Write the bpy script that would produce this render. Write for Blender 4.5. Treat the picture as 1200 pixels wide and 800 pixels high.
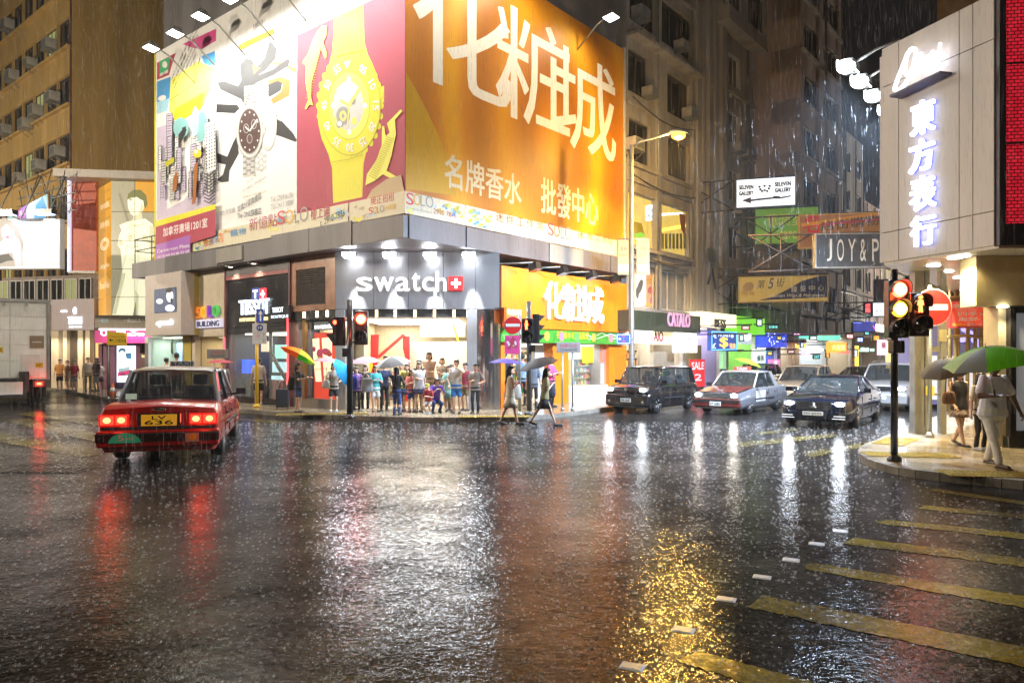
import bpy, bmesh, math, random
from mathutils import Vector, Matrix
from mathutils.geometry import tessellate_polygon
R = math.radians
random.seed(7)
for o in list(bpy.data.objects): bpy.data.objects.remove(o)
SC = bpy.context.scene
COL = SC.collection
WS = bpy.data.scenes.new('workshop')
def evaluated(o):
 WS.view_layers[0].update(); dg = WS.view_layers[0].depsgraph; dg.update(); return bpy.data.meshes.new_from_object(o.evaluated_get(dg))
# ------------------------------------------------------------------ camera, world, exposure
FPX, YH, CH = 850.0, 416.0, 1.92
cd = bpy.data.cameras.new('camera'); cam = bpy.data.objects.new('camera', cd); COL.objects.link(cam)
cam.location = (0, 0, CH); cam.rotation_euler = (R(90), 0, 0)
cd.sensor_width = 36; cd.lens = 36 * FPX / 1200; cd.shift_y = (YH - 400) / 1200
cd.clip_start = .05; cd.clip_end = 600
SC.camera = cam
W = bpy.data.worlds.new('World'); SC.world = W; W.use_nodes = True
bg = W.node_tree.nodes['Background']
bg.inputs[0].default_value = (.30, .28, .29, 1); bg.inputs[1].default_value = .022
SC.view_settings.view_transform = 'Standard'; SC.view_settings.look = 'None'
SC.view_settings.exposure = 0.2; SC.view_settings.gamma = 1.0
cy = SC.cycles
cy.use_denoising = True; cy.max_bounces = 6; cy.diffuse_bounces = 2; cy.glossy_bounces = 4; cy.volume_bounces = 0; cy.transmission_bounces = 4
cy.transparent_max_bounces = 12; cy.caustics_reflective = False; cy.caustics_refractive = False
cy.sample_clamp_indirect = 6; cy.use_light_tree = True; cy.adaptive_threshold = 0.02; cy.blur_glossy = 0.3
# ------------------------------------------------------------------ materials
MATS = {}
def M(name, col=(.5, .5, .5), rough=.5, metal=0, emit=None, es=0, var=0, vs=3.0, bump=0, bs=20.0, coat=0, alpha=1, spec=.5, streak=False):
 if name in MATS: return MATS[name]
 m = bpy.data.materials.new(name); m.use_nodes = True; MATS[name] = m
 nt = m.node_tree; b = nt.nodes['Principled BSDF']; L = nt.links.new
 b.inputs['Base Color'].default_value = (*col, 1); b.inputs['Roughness'].default_value = rough
 b.inputs['Metallic'].default_value = metal; b.inputs['Coat Weight'].default_value = coat
 b.inputs['Coat Roughness'].default_value = .06; b.inputs['Specular IOR Level'].default_value = spec
 if emit:
  b.inputs['Emission Color'].default_value = (*emit, 1); b.inputs['Emission Strength'].default_value = es
 if alpha < 1: b.inputs['Alpha'].default_value = alpha
 if var or bump:
  tc = nt.nodes.new('ShaderNodeTexCoord'); mp = nt.nodes.new('ShaderNodeMapping')
  L(tc.outputs['Object'], mp.inputs[0])
  if streak: mp.inputs['Scale'].default_value = (1, 1, .12)
 if var:
  n = nt.nodes.new('ShaderNodeTexNoise'); n.inputs['Scale'].default_value = vs; n.inputs['Detail'].default_value = 6
  L(mp.outputs[0], n.inputs[0])
  mr = nt.nodes.new('ShaderNodeMapRange'); mr.inputs[1].default_value = .3; mr.inputs[2].default_value = .7
  mr.inputs[3].default_value = 1 - var; mr.inputs[4].default_value = 1 + var * .5
  L(n.outputs[0], mr.inputs[0])
  mx = nt.nodes.new('ShaderNodeVectorMath'); mx.operation = 'SCALE'; mx.inputs[0].default_value = col
  L(mr.outputs[0], mx.inputs['Scale']); L(mx.outputs[0], b.inputs['Base Color'])
 if bump:
  n2 = nt.nodes.new('ShaderNodeTexNoise'); n2.inputs['Scale'].default_value = bs; n2.inputs['Detail'].default_value = 4
  L(mp.outputs[0], n2.inputs[0])
  bp = nt.nodes.new('ShaderNodeBump'); bp.inputs['Strength'].default_value = bump; bp.inputs['Distance'].default_value = .02
  L(n2.outputs[0], bp.inputs['Height']); L(bp.outputs[0], b.inputs['Normal'])
 return m
def E(name, col, s):
 return M(name, tuple(min(.8, c * .6) for c in col), .5, emit=col, es=s)
def GL(name, col, a, rough=.05):
 m = M(name, col, rough, alpha=a); return m
steel = M('brushed_steel', (.42, .42, .43), .28, .9, var=.15, vs=1.5, bump=.08, bs=6)
chrome = M('chrome', (.7, .7, .72), .1, 1)
gunmetal = M('galvanised_metal', (.30, .31, .30), .4, .6, var=.2)
blackp = M('black_paint', (.012, .012, .013), .3, coat=.4)
blackm = M('black_plastic', (.02, .02, .022), .45)
rubber = M('wet_rubber', (.015, .015, .016), .35)
white = M('white_paint', (.75, .74, .72), .5)
print_white = M('printed_white', (.80, .79, .77), .55)
print_black = M('printed_black', (.02, .02, .022), .5)
print_grey = M('printed_grey', (.30, .29, .28), .5)
print_silver = M('printed_silver', (.55, .55, .53), .5)
print_yellow = M('printed_yellow', (.72, .66, .02), .5)
print_lemon = M('printed_lemon', (.80, .76, .12), .5)
print_olive = M('printed_olive', (.45, .42, .02), .5)
print_maroon = M('printed_maroon', (.42, .045, .085), .55, var=.15, vs=.5)
print_orange = M('printed_orange', (.80, .20, .01), .5)
print_amber = M('printed_amber', (.72, .36, .01), .5)
print_brown = M('printed_brown', (.34, .10, .006), .5)
print_gold = M('printed_gold', (.80, .50, .02), .5)
print_pink = M('printed_pink', (.65, .06, .25), .5)
print_violet = M('printed_violet', (.35, .12, .45), .5)
print_lilac = M('printed_lilac', (.55, .48, .62), .5)
print_blue = M('printed_blue', (.06, .30, .62), .5)
print_sky = M('printed_sky_blue', (.35, .62, .75), .5)
print_teal = M('printed_teal', (.20, .42, .42), .5)
print_green = M('printed_green', (.05, .40, .16), .5)
print_red = M('printed_red', (.62, .03, .03), .5)
print_cream = M('printed_cream', (.68, .62, .45), .5)
print_tan = M('printed_tan', (.50, .36, .20), .5)
print_navy = M('printed_navy', (.03, .04, .16), .5)
concrete = M('weathered_concrete', (.36, .33, .28), .8, var=.45, vs=1.1, bump=.3, bs=9, streak=True)
concrete2 = M('grey_render', (.38, .36, .34), .8, var=.4, vs=.9, bump=.3, bs=8, streak=True)
pinkish = M('pink_render', (.40, .31, .29), .8, var=.4, vs=.8, bump=.2, bs=8, streak=True)
tanwall = M('ochre_render', (.60, .35, .055), .75, var=.25, vs=.7, bump=.15, bs=10, streak=True)
tanband = M('ochre_band', (.50, .32, .10), .75, var=.3, vs=.9, bump=.15, bs=10, streak=True)
slabgrey = M('canopy_grey', (.15, .14, .145), .5, var=.3, vs=1.2, bump=.15, bs=6, streak=True)
slabgrey2 = M('canopy_grey_pale', (.27, .25, .22), .55, var=.3, vs=1.2, bump=.15, bs=6, streak=True)
darkglass = M('dark_window_glass', (.02, .022, .024), .08, coat=.5)
winframe = M('window_frame_paint', (.60, .58, .55), .5, var=.2)
winframe_d = M('dark_window_frame', (.06, .05, .045), .5)
acwhite = M('aircon_enamel', (.40, .38, .34), .5, var=.3)
clearglass = GL('shop_glass', (.6, .65, .65), .12)
carglass = GL('car_glass', (.03, .035, .035), .38)
lampglass = E('flood_lens', (1, .98, .95), 40)
cream = M('cream_panel', (.62, .52, .36), .5, var=.08)
# ------------------------------------------------------------------ frames: a wall (or sign) plane with x to the picture's right, y into the wall, z up
class Frame:
 def __init__(s, ox, oy, deg):
  s.ox, s.oy, s.rz = ox, oy, R(deg); s.c, s.s = math.cos(s.rz), math.sin(s.rz)
 def w(s, x, y):  return (s.ox + x * s.c - y * s.s, s.oy + x * s.s + y * s.c)
 def lx(s, px, y=0.0):
  k = (px - 600) / FPX
  return (k * (s.oy + y * s.c) - (s.ox - y * s.s)) / (s.c - k * s.s)
 def z(s, x, py, y=0.0):
  return CH + (YH - py) / FPX * s.w(x, y)[1]
 def p(s, px, py, y=0.0):
  x = s.lx(px, y); return (x, s.z(x, py, y))
WF = Frame(0, 0, 0)
def gp(px, py, z=0.0):
 Y = FPX * (CH - z) / (py - YH); return ((px - 600) / FPX * Y, Y)
def XY(px, Y): return ((px - 600) / FPX * Y, Y)
def sframe(px, Y, deg): return Frame(*XY(px, Y), deg)
# ------------------------------------------------------------------ meshes
class MB:
 def __init__(s): s.v = []; s.f = []; s.m = []; s.sm = []
 def add(s, vs, fs, mi=0, smooth=False):
  k = len(s.v); s.v += [tuple(v) for v in vs]
  for f in fs: s.f.append([k + i for i in f]); s.m.append(mi); s.sm.append(smooth)
  return s
 def box(s, x0, x1, y0, y1, z0, z1, mi=0):
  x0, x1 = min(x0, x1), max(x0, x1); y0, y1 = min(y0, y1), max(y0, y1); z0, z1 = min(z0, z1), max(z0, z1)
  return s.add([(x0, y0, z0), (x1, y0, z0), (x1, y1, z0), (x0, y1, z0), (x0, y0, z1), (x1, y0, z1), (x1, y1, z1), (x0, y1, z1)],
     [(0, 3, 2, 1), (4, 5, 6, 7), (0, 1, 5, 4), (1, 2, 6, 5), (2, 3, 7, 6), (3, 0, 4, 7)], mi)
 def tube(s, pts, r, n=8, mi=0, smooth=True):
  pts = [Vector(p) for p in pts]; rs = r if isinstance(r, (list, tuple)) else [r] * len(pts)
  rings = []; up = None
  for i, p in enumerate(pts):
   d = (pts[min(i + 1, len(pts) - 1)] - pts[max(i - 1, 0)])
   d = d.normalized() if d.length > 1e-9 else Vector((0, 0, 1))
   if up is None: up = Vector((0, 0, 1)) if abs(d.z) < .9 else Vector((1, 0, 0))
   a = d.cross(up).normalized(); b = a.cross(d).normalized(); up = b
   rings.append([p + (a * math.cos(t) + b * math.sin(t)) * rs[i] for t in [2 * math.pi * k / n for k in range(n)]])
  vs = [v for rg in rings for v in rg]; fs = []
  for i in range(len(pts) - 1):
   for k in range(n):
    fs.append((i * n + k, i * n + (k + 1) % n, (i + 1) * n + (k + 1) % n, (i + 1) * n + k))
  k0 = len(s.v); s.add(vs, fs, mi, smooth)
  for base, rev in ((0, 0), ((len(pts) - 1) * n, 1)):
   f = [k0 + base + k for k in range(n)]
   s.f.append(f if rev else f[::-1]); s.m.append(mi); s.sm.append(False)
  return s
 def lathe(s, prof, n=16, o=(0, 0, 0), axis='z', mi=0, smooth=True, sx=1, sy=1):
  vs = []; fs = []
  for r, h in prof:
   for k in range(n):
    t = 2 * math.pi * k / n; a, b = r * math.cos(t) * sx, r * math.sin(t) * sy
    p = {'z': (a, b, h), 'y': (a, h, b), 'x': (h, a, b)}[axis]
    vs.append((o[0] + p[0], o[1] + p[1], o[2] + p[2]))
  for i in range(len(prof) - 1):
   for k in range(n):
    q = (i * n + k, i * n + (k + 1) % n, (i + 1) * n + (k + 1) % n, (i + 1) * n + k)
    fs.append(q if axis != 'y' else q[::-1])
  if prof[0][0] > 1e-6: fs.append(tuple(range(n))[::-1])
  if prof[-1][0] > 1e-6: fs.append(tuple((len(prof) - 1) * n + k for k in range(n)))
  return s.add(vs, fs, mi, smooth)
 def poly(s, pts, y0, y1, mi=0):
  n = len(pts); area = sum(pts[i][0] * pts[(i + 1) % n][1] - pts[(i + 1) % n][0] * pts[i][1] for i in range(n))
  if area < 0: pts = pts[::-1]
  tri = tessellate_polygon([[Vector((p[0], p[1], 0)) for p in pts]])
  vs = [(p[0], y0, p[1]) for p in pts] + [(p[0], y1, p[1]) for p in pts]; fs = []
  for t in tri:
   a, b, c = (Vector(pts[i]) for i in t)
   if (b - a).cross(c - a) < 0: t = t[::-1]
   fs.append(tuple(t)); fs.append(tuple(n + i for i in t[::-1]))
  for i in range(n): fs.append((i, n + i, n + (i + 1) % n, (i + 1) % n))
  return s.add(vs, fs, mi)
 def plan(s, pts, z0, z1, mi=0):
  n = len(pts); area = sum(pts[i][0] * pts[(i + 1) % n][1] - pts[(i + 1) % n][0] * pts[i][1] for i in range(n))
  if area < 0: pts = pts[::-1]
  tri = tessellate_polygon([[Vector((p[0], p[1], 0)) for p in pts]])
  vs = [(p[0], p[1], z1) for p in pts] + [(p[0], p[1], z0) for p in pts]; fs = []
  for t in tri:
   a, b, c = (Vector(pts[i]) for i in t)
   if (b - a).cross(c - a) < 0: t = t[::-1]
   fs.append(tuple(t)); fs.append(tuple(n + i for i in t[::-1]))
  for i in range(n): fs.append((i, n + i, n + (i + 1) % n, (i + 1) % n))
  return s.add(vs, fs, mi)
 def disc(s, cx, cz, rx, rz, y0, y1, mi=0, n=28, a0=0, a1=360):
  pts = [(cx + rx * math.cos(R(a0 + (a1 - a0) * k / n)), cz + rz * math.sin(R(a0 + (a1 - a0) * k / n))) for k in range(n + (a1 - a0 < 360))]
  return s.poly(pts, y0, y1, mi)
 def capsule(s, p0, r0, p1, r1, n=10, mi=0, k=4):
  p0, p1 = Vector(p0), Vector(p1); d = p1 - p0
  d = d.normalized() if d.length > 1e-6 else Vector((0, 0, 1))
  pts, rs = [], []
  for i in range(k):
   t = math.pi / 2 * (1 - i / k); pts.append(p0 - d * r0 * math.sin(t)); rs.append(max(r0 * math.cos(t), .0015))
  for i in range(k + 1):
   t = math.pi / 2 * i / k; pts.append(p1 + d * r1 * math.sin(t)); rs.append(max(r1 * math.cos(t), .0015))
  return s.tube(pts, rs, n, mi)
 def ball(s, c, rx, ry, rz, n=12, mi=0, m=8):
  prof = [(max(math.sin(math.pi * i / m), .001), -math.cos(math.pi * i / m) * rz) for i in range(m + 1)]
  return s.lathe(prof, n, c, 'z', mi, True, rx, ry)
 def build(s, name, mats, parent=None, base=(0, 0, 0), bevel=0):
  me = bpy.data.meshes.new(name)
  bx, by, bz = base
  me.from_pydata([(v[0] - bx, v[1] - by, v[2] - bz) for v in s.v], [], s.f)
  for m in (mats if isinstance(mats, (list, tuple)) else [mats]): me.materials.append(m)
  me.polygons.foreach_set('material_index', s.m); me.polygons.foreach_set('use_smooth', s.sm); me.update()
  o = bpy.data.objects.new(name, me); COL.objects.link(o)
  if parent is not None: o.parent = parent
  if bevel:
   md = o.modifiers.new('bevel', 'BEVEL'); md.width = bevel; md.segments = 2; md.limit_method = 'ANGLE'; md.angle_limit = R(40)
  return o
def tag(o, label=None, cat=None, group=None, kind=None):
 if label: o['label'] = label
 if cat: o['category'] = cat
 if group: o['group'] = group
 if kind: o['kind'] = kind
 return o
class Thing:
 def __init__(s, name, label, cat, F=WF, base=(0, 0, 0), group=None):
  s.F, s.base = F, base
  s.e = bpy.data.objects.new(name, None); COL.objects.link(s.e); s.e.empty_display_size = .2
  wx, wy = F.w(base[0], base[1]); s.e.location = (wx, wy, base[2]); s.e.rotation_euler = (0, 0, F.rz)
  tag(s.e, label, cat, group)
 def part(s, name, mb, mats, parent=None, bevel=0, label=None):
  o = mb.build(name, mats, parent or s.e, s.base, bevel)
  if label: o['label'] = label
  return o
 def bx(s, name, c, *a, **k): return s.part(name, MB().box(*c), *a, **k)
 def lamp(s, kind, loc, energy, col=(1, 1, 1), size=.2, rot=None, aim=None, spot=60, blend=.6, sizey=None, name='lamp_light'):
  l = bpy.data.lights.new(name, kind); l.energy = energy; l.color = col
  if kind == 'AREA':
   l.size = size
   if sizey: l.shape = 'RECTANGLE'; l.size_y = sizey
  else: l.shadow_soft_size = size
  if kind == 'SPOT': l.spot_size = R(spot); l.spot_blend = blend
  o = bpy.data.objects.new(name, l); COL.objects.link(o); o.parent = s.e
  p = Vector(loc) - Vector(s.base); o.location = p
  if aim is not None:
   d = Vector(aim) - Vector(loc); o.rotation_euler = d.to_track_quat('-Z', 'Y').to_euler()
  elif rot: o.rotation_euler = rot
  return o
def structure(name, mb, mats, **k):
 return tag(mb.build(name, mats, **k), kind='structure')
def copy_tree(o, parent=None):
 c = o.copy(); COL.objects.link(c)
 if parent is not None: c.parent = parent
 for ch in list(o.children): copy_tree(ch, c)
 return c
_tc = {}
def text_mesh(body, bold=0, shear=0, spacing=1):
 k = (body, bold, shear, spacing)
 if k not in _tc:
  c = bpy.data.curves.new('lettering', 'FONT'); c.body = body; c.resolution_u = 3; c.offset = bold; c.shear = shear; c.space_character = spacing
  o = bpy.data.objects.new('lettering', c); WS.collection.objects.link(o); m = evaluated(o)
  vs = [tuple(v.co) for v in m.vertices]; fs = [tuple(p.vertices) for p in m.polygons]
  bpy.data.objects.remove(o); bpy.data.meshes.remove(m); bpy.data.curves.remove(c)
  x0, x1 = min(v[0] for v in vs), max(v[0] for v in vs); y0, y1 = min(v[1] for v in vs), max(v[1] for v in vs)
  _tc[k] = ([((v[0] - x0) / (x1 - x0), (v[1] - y0) / (y1 - y0)) for v in vs], fs, (x1 - x0) / (y1 - y0))
 return _tc[k]
def put_text(mb, body, x0, x1, z0, z1, y, depth=.004, mi=0, bold=0, shear=0, spacing=1, skew=0, arc=0):
 """lettering fitted into x0..x1, z0..z1 on the plane y, given real thickness towards the viewer; bold thickens the strokes"""
 vs, fs, asp = text_mesh(body, 0, shear, spacing)
 k = bold * (z1 - z0) * .8; x0, x1, z0, z1 = min(x0, x1) + k, max(x0, x1) - k, z0 + k, z1 - k
 offs = [(0, 0)] + ([(k, k), (-k, k), (k, -k), (-k, -k)] if k > 0 else [])
 for q, (ox, oz) in enumerate(offs):
  yf = y - depth + (.0004 if depth > .003 else .00003) * q
  def pt(u, w, yy): return (x0 + (x1 - x0) * u + ox, yy, z0 + (z1 - z0) * w + oz + skew * u)
  n = len(vs); V = [pt(u, w, yf) for u, w in vs]; Fs = [tuple(f) for f in fs]
  def nrm(f):
   s_ = 0
   for i in range(len(f)):
    a, b = V[f[i]], V[f[(i + 1) % len(f)]]; s_ += a[0] * b[2] - b[0] * a[2]
   return s_
  Fs = [f if nrm(f) > 0 else f[::-1] for f in Fs]
  if depth > .006:
   ed = {}
   for f in Fs:
    for i in range(len(f)):
     a, b = f[i], f[(i + 1) % len(f)]
     if (b, a) in ed: del ed[(b, a)]
     else: ed[(a, b)] = 1
   V += [pt(u, w, y) for u, w in vs]
   Fs += [(b, a, a + n, b + n) for a, b in ed]
  mb.add(V, Fs, mi)
 return mb
def ptext(mb, F, body, xl, xr, yt, yb, y, **k):
 a, b = F.lx(xl, y), F.lx(xr, y); m = (a + b) / 2
 return put_text(mb, body, a, b, F.z(m, yb, y), F.z(m, yt, y), y, **k)
def px_poly(F, pts, y): return [F.p(px, py, y) for px, py in pts]
# ------------------------------------------------------------------ ground
def wet_material(name, col, base_rough, film, wave, wscale, colvar=.35, worn=None):
 m = bpy.data.materials.new(name); m.use_nodes = True; nt = m.node_tree; b = nt.nodes['Principled BSDF']; L = nt.links.new; N = nt.nodes.new
 tc = N('ShaderNodeTexCoord')
 def noise(sc, det=4, stretch=(1, 1, 1), rough=.55):
  mp = N('ShaderNodeMapping'); mp.inputs['Scale'].default_value = stretch; L(tc.outputs['Object'], mp.inputs[0])
  n = N('ShaderNodeTexNoise'); n.inputs['Scale'].default_value = sc; n.inputs['Detail'].default_value = det; n.inputs['Roughness'].default_value = rough
  L(mp.outputs[0], n.inputs[0]); return n.outputs[0]
 def rng(v, a, b_, c, d):
  r = N('ShaderNodeMapRange'); L(v, r.inputs[0])
  for i, x in enumerate((a, b_, c, d)): r.inputs[i + 1].default_value = x
  return r.outputs[0]
 big = noise(.35, 5); mid = noise(2.2, 6); grit = noise(60, 3)
 mx = N('ShaderNodeMix'); mx.data_type = 'RGBA'
 mx.inputs[6].default_value = (*[c * (1 - colvar) for c in col], 1); mx.inputs[7].default_value = (*[c * (1 + colvar) for c in col], 1)
 ad = N('ShaderNodeMath'); ad.operation = 'MULTIPLY'; L(mid, ad.inputs[0]); L(rng(grit, .3, .7, .6, 1.4), ad.inputs[1])
 L(rng(ad.outputs[0], .3, .7, 0, 1), mx.inputs[0]); L(mx.outputs[2], b.inputs['Base Color'])
 if worn:
  m3 = N('ShaderNodeMix'); m3.data_type = 'RGBA'; m3.inputs[7].default_value = (*worn, 1); L(mx.outputs[2], m3.inputs[6]); a0 = N('ShaderNodeMath'); a0.operation = 'MULTIPLY_ADD'; L(noise(14, 5, rough=.75), a0.inputs[0]); a0.inputs[1].default_value = .7; L(noise(1.1, 3), a0.inputs[2])
  L(rng(a0.outputs[0], .66, .98, .05, .92), m3.inputs[0]); L(m3.outputs[2], b.inputs['Base Color'])
 b.inputs['Roughness'].default_value = base_rough; b.inputs['Specular IOR Level'].default_value = 0
 b.inputs['Coat IOR'].default_value = 1.33
 fl = N('ShaderNodeMath'); fl.operation = 'MULTIPLY_ADD'; L(noise(17, 6, rough=.7), fl.inputs[0]); fl.inputs[1].default_value = .55; ml = N('ShaderNodeMath'); ml.operation = 'MULTIPLY_ADD'; L(noise(1.6, 5, rough=.6), ml.inputs[0]); ml.inputs[1].default_value = .5; L(big, ml.inputs[2]); ms = N('ShaderNodeMath'); ms.operation = 'MULTIPLY'; ms.inputs[1].default_value = .65; L(ml.outputs[0], ms.inputs[0]); L(ms.outputs[0], fl.inputs[2])
 L(rng(fl.outputs[0], .60, .86, film[0], film[1]), b.inputs['Coat Weight'])
 L(rng(noise(.8, 4), .35, .65, film[2], film[3]), b.inputs['Coat Roughness'])
 # stone texture below, rain-rippled film above
 bp = N('ShaderNodeBump'); bp.inputs['Strength'].default_value = .5; bp.inputs['Distance'].default_value = .012
 L(grit, bp.inputs['Height']); L(bp.outputs[0], b.inputs['Normal'])
 w1 = noise(wscale, 4, (1, 1.1, 1), .6); w2 = noise(wscale * 4.3, 3); w3 = noise(1.3, 2)
 a1 = N('ShaderNodeMath'); a1.operation = 'MULTIPLY_ADD'; L(w2, a1.inputs[0]); a1.inputs[1].default_value = .48; L(w1, a1.inputs[2])
 a2 = N('ShaderNodeMath'); a2.operation = 'MULTIPLY_ADD'; L(w3, a2.inputs[0]); a2.inputs[1].default_value = 1.2; L(a1.outputs[0], a2.inputs[2])
 bw = N('ShaderNodeBump'); bw.inputs['Strength'].default_value = wave; bw.inputs['Distance'].default_value = .02
 L(a2.outputs[0], bw.inputs['Height']); L(bw.outputs[0], b.inputs['Coat Normal'])
 return m
asphalt = wet_material('wet_asphalt', (.018, .0165, .0155), .5, (.16, 1.0, .045, .09), .42, 6, .55)
paving = wet_material('wet_paving', (.24, .20, .14), .45, (.5, 1.0, .06, .2), .22, 7)
kerbstone = wet_material('wet_kerb_stone', (.20, .18, .15), .45, (.4, .9, .08, .2), .2, 8)
roadpaint = wet_material('wet_yellow_road_paint', (.40, .32, .03), .4, (.3, 1.0, .03, .10), .5, 5, .4, (.04, .036, .03))
tactile = wet_material('wet_tactile_tile', (.27, .20, .05), .4, (.4, .9, .08, .2), .2, 9, .25)
mb = MB(); G = 160
mb.add([(-G, -40, 0), (G, -40, 0), (G, G * 1.5, 0), (-G, G * 1.5, 0)], [(0, 1, 2, 3)])
structure('road', mb, asphalt)
U_R, U_L = Vector((.633, .774)), Vector((-.773, .634))
def pavement(kerb, back, name):
 """kerb: polyline along the road edge; back: points closing it on the building side"""
 n = len(kerb); K = [Vector(k) for k in kerb]; inner = []
 for i, p in enumerate(K):
  d = (K[min(i + 1, n - 1)] - K[max(i - 1, 0)]).normalized(); inner.append(p + Vector((-d.y, d.x)) * .15)
 pv = MB(); pv.plan([tuple(p) for p in inner] + back, -.05, .13)
 o = structure(name, pv, paving)
 # kerb stones, each a piece of its own
 i_s = 0
 for i in range(n - 1):
  a, b, a2, b2 = K[i], K[i + 1], inner[i], inner[i + 1]; L_ = (b - a).length; m = max(1, min(24, round(L_ / 1.0)))
  for j in range(m):
   t0, t1 = j / m + .006 / L_, (j + 1) / m - .006 / L_
   if (a.lerp(b, t0)).y > 60: continue
   mbk = MB(); mbk.plan([tuple(a.lerp(b, t0)), tuple(a.lerp(b, t1)), tuple(a2.lerp(b2, t1)), tuple(a2.lerp(b2, t0))], -.05, .125 + .004 * ((i_s * 7) % 3))
   k = mbk.build('kerb_stone', kerbstone, o); i_s += 1
 return o
def arc(pts, k=4):
 P = [Vector(p) for p in pts]; out = []
 for i in range(len(P) - 1):
  p0, p1, p2, p3 = P[max(i - 1, 0)], P[i], P[i + 1], P[min(i + 2, len(P) - 1)]
  for j in range(k):
   t = j / k; out.append(tuple(.5 * (2 * p1 + (p2 - p0) * t + (2 * p0 - 5 * p1 + 4 * p2 - p3) * t * t + (3 * p1 - p0 - 3 * p2 + p3) * t ** 3)))
 return out + [tuple(P[-1])]
kc = arc([(-16.7, 30.2), (-7.4, 22.9), (-4.8, 21.5), (-2.95, 20.95), (-.97, 20.85), (.37, 21.2), (1.95, 23.0), (3.3, 25.1)], 3)
kerb_c = [(-70, 75), (-42, 53), (-24.5, 38.9)] + kc + [(3.3 + .633 * 16, 25.1 + .774 * 16), (3.3 + .633 * 95, 25.1 + .774 * 95)]
pave_c = pavement(kerb_c, [(45, 110), (-70, 110)], 'pavement')
kr = arc([(8.33, 16.16), (6.75, 14.1), (6.15, 12.5), (6.30, 11.33), (7.29, 10.33)], 4)
kerb_r = [(8.33 + .633 * 95, 16.16 + .774 * 95), (10.54, 18.98)] + kr + [(11, 6.9), (22, -2.5)]
pave_r = pavement(kerb_r[::1], [(60, -2.5), (110, 90)], 'pavement')
# tactile tiles on the right-hand corner and at the crossing by the shops, each a tile with studs
tm = MB(); tm.box(-.145, .145, -.145, .145, 0, .012)
for i in range(4):
 for j in range(4):
  tm.lathe([(.022, .012), (.016, .019), (.001, .02)], 6, (-.108 + .072 * i, -.108 + .072 * j, 0))
tile0 = tm.build('tactile_tile', tactile, pave_r); tile0.location = (0, 0, -5)
first = [True]
def tiles(x, y, deg, nx, ny, parent):
 for i in range(nx):
  for j in range(ny):
   o = tile0 if first[0] else tile0.copy()
   if not first[0]: COL.objects.link(o)
   first[0] = False
   o.parent = parent; a = R(deg); u, w = (i - (nx - 1) / 2) * .3, (j - (ny - 1) / 2) * .3
   o.location = (x + u * math.cos(a) - w * math.sin(a), y + u * math.sin(a) + w * math.cos(a), .131); o.rotation_euler = (0, 0, a)
tiles(*gp(1066, 533, .13), -8, 5, 2, pave_r); tiles(*gp(1180, 556, .13), -8, 6, 2, pave_r); tiles(*gp(1050, 517, .13), 50, 5, 2, pave_r)
tiles(*gp(378, 485, .13), 8, 9, 2, pave_c); tiles(*gp(580, 488, .13), 4, 7, 2, pave_c)
# painted markings
faintpaint = wet_material('wet_faded_road_paint', (.13, .105, .018), .4, (.3, 1.0, .04, .14), .4, 8, .4, (.03, .027, .024))
def marking(pts, worn=True, faint=False):
 q = [Vector(gp(*p)) for p in pts]; mbm = MB(); a, b, c, d = q
 n = 40; top, bot = [], []
 for i in range(n + 1):
  t = i / n; j = random.uniform(-.012, .012) if worn else 0
  top.append(a.lerp(b, t) + Vector((0, j))); bot.append(d.lerp(c, t) + Vector((0, random.uniform(-.022, .022) if worn else 0)))
 mbm.add([(p.x, p.y, .004) for p in top] + [(p.x, p.y, .004) for p in bot], [(n + 1 + i, n + 2 + i, i + 1, i) for i in range(n)])
 structure('road_marking', mbm, faintpaint if faint else roadpaint)
marking([(893, 697), (1230, 764), (1230, 788), (876, 711)]); marking([(945, 658), (1230, 703), (1230, 717), (944, 667)])
marking([(1000, 630), (1230, 658), (1230, 668), (988, 637)]); marking([(1040, 609), (1230, 628), (1230, 635), (1026, 613)])
marking([(820, 763), (1010, 815), (975, 832), (795, 775)]); marking([(1085, 592), (1230, 606), (1230, 611), (1075, 596)])
marking([(30, 490), (140, 514), (112, 518), (8, 494)], faint=True); marking([(0, 506), (128, 531), (96, 536), (-40, 510)], faint=True)
marking([(40, 482), (160, 500), (140, 503), (20, 485)], faint=True); marking([(1008, 520), (1040, 512), (1046, 514), (1014, 523)], faint=True)
marking([(860, 519), (975, 508), (985, 511), (870, 524)], faint=True); marking([(940, 530), (1010, 519), (1018, 522), (950, 536)], faint=True)
marking([(885, 507), (930, 502), (936, 504), (892, 509)], faint=True); marking([(1095, 572), (1230, 592), (1230, 596), (1090, 575)], faint=True)
marking([(240, 487), (330, 493), (330, 496), (236, 490)], faint=True)
# raised road studs
st = MB(); st.add([(-.075, -.06, 0), (.075, -.06, 0), (.075, .06, 0), (-.075, .06, 0), (-.055, -.042, .007), (.055, -.042, .007), (.055, .042, .007), (-.055, .042, .007)],
    [(4, 5, 6, 7), (0, 1, 5, 4), (1, 2, 6, 5), (2, 3, 7, 6), (3, 0, 4, 7)])
studm = M('road_stud_white', (.6, .6, .59), .35, var=.2)
names = ['white road stud at the near end of the curving row', 'white road stud second from the near end of the row', 'white road stud beside the lamp reflection in mid row',
  'white road stud just before the long yellow stripe', 'white road stud at the tip of the second yellow stripe', 'white road stud at the tip of the third yellow stripe', 'small far white road stud by the shortest stripe']
for (px, py), nm in zip([(741, 781), (801, 738), (851, 702), (893, 676), (927, 656), (957, 637), (985, 622)], names):
 o = st.build('road_stud', studm); x, y = gp(px, py); o.location = (x, y, .002); o.rotation_euler = (0, 0, R(-25))
 tag(o, nm, 'road stud', 'white road studs along the crossing')
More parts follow.
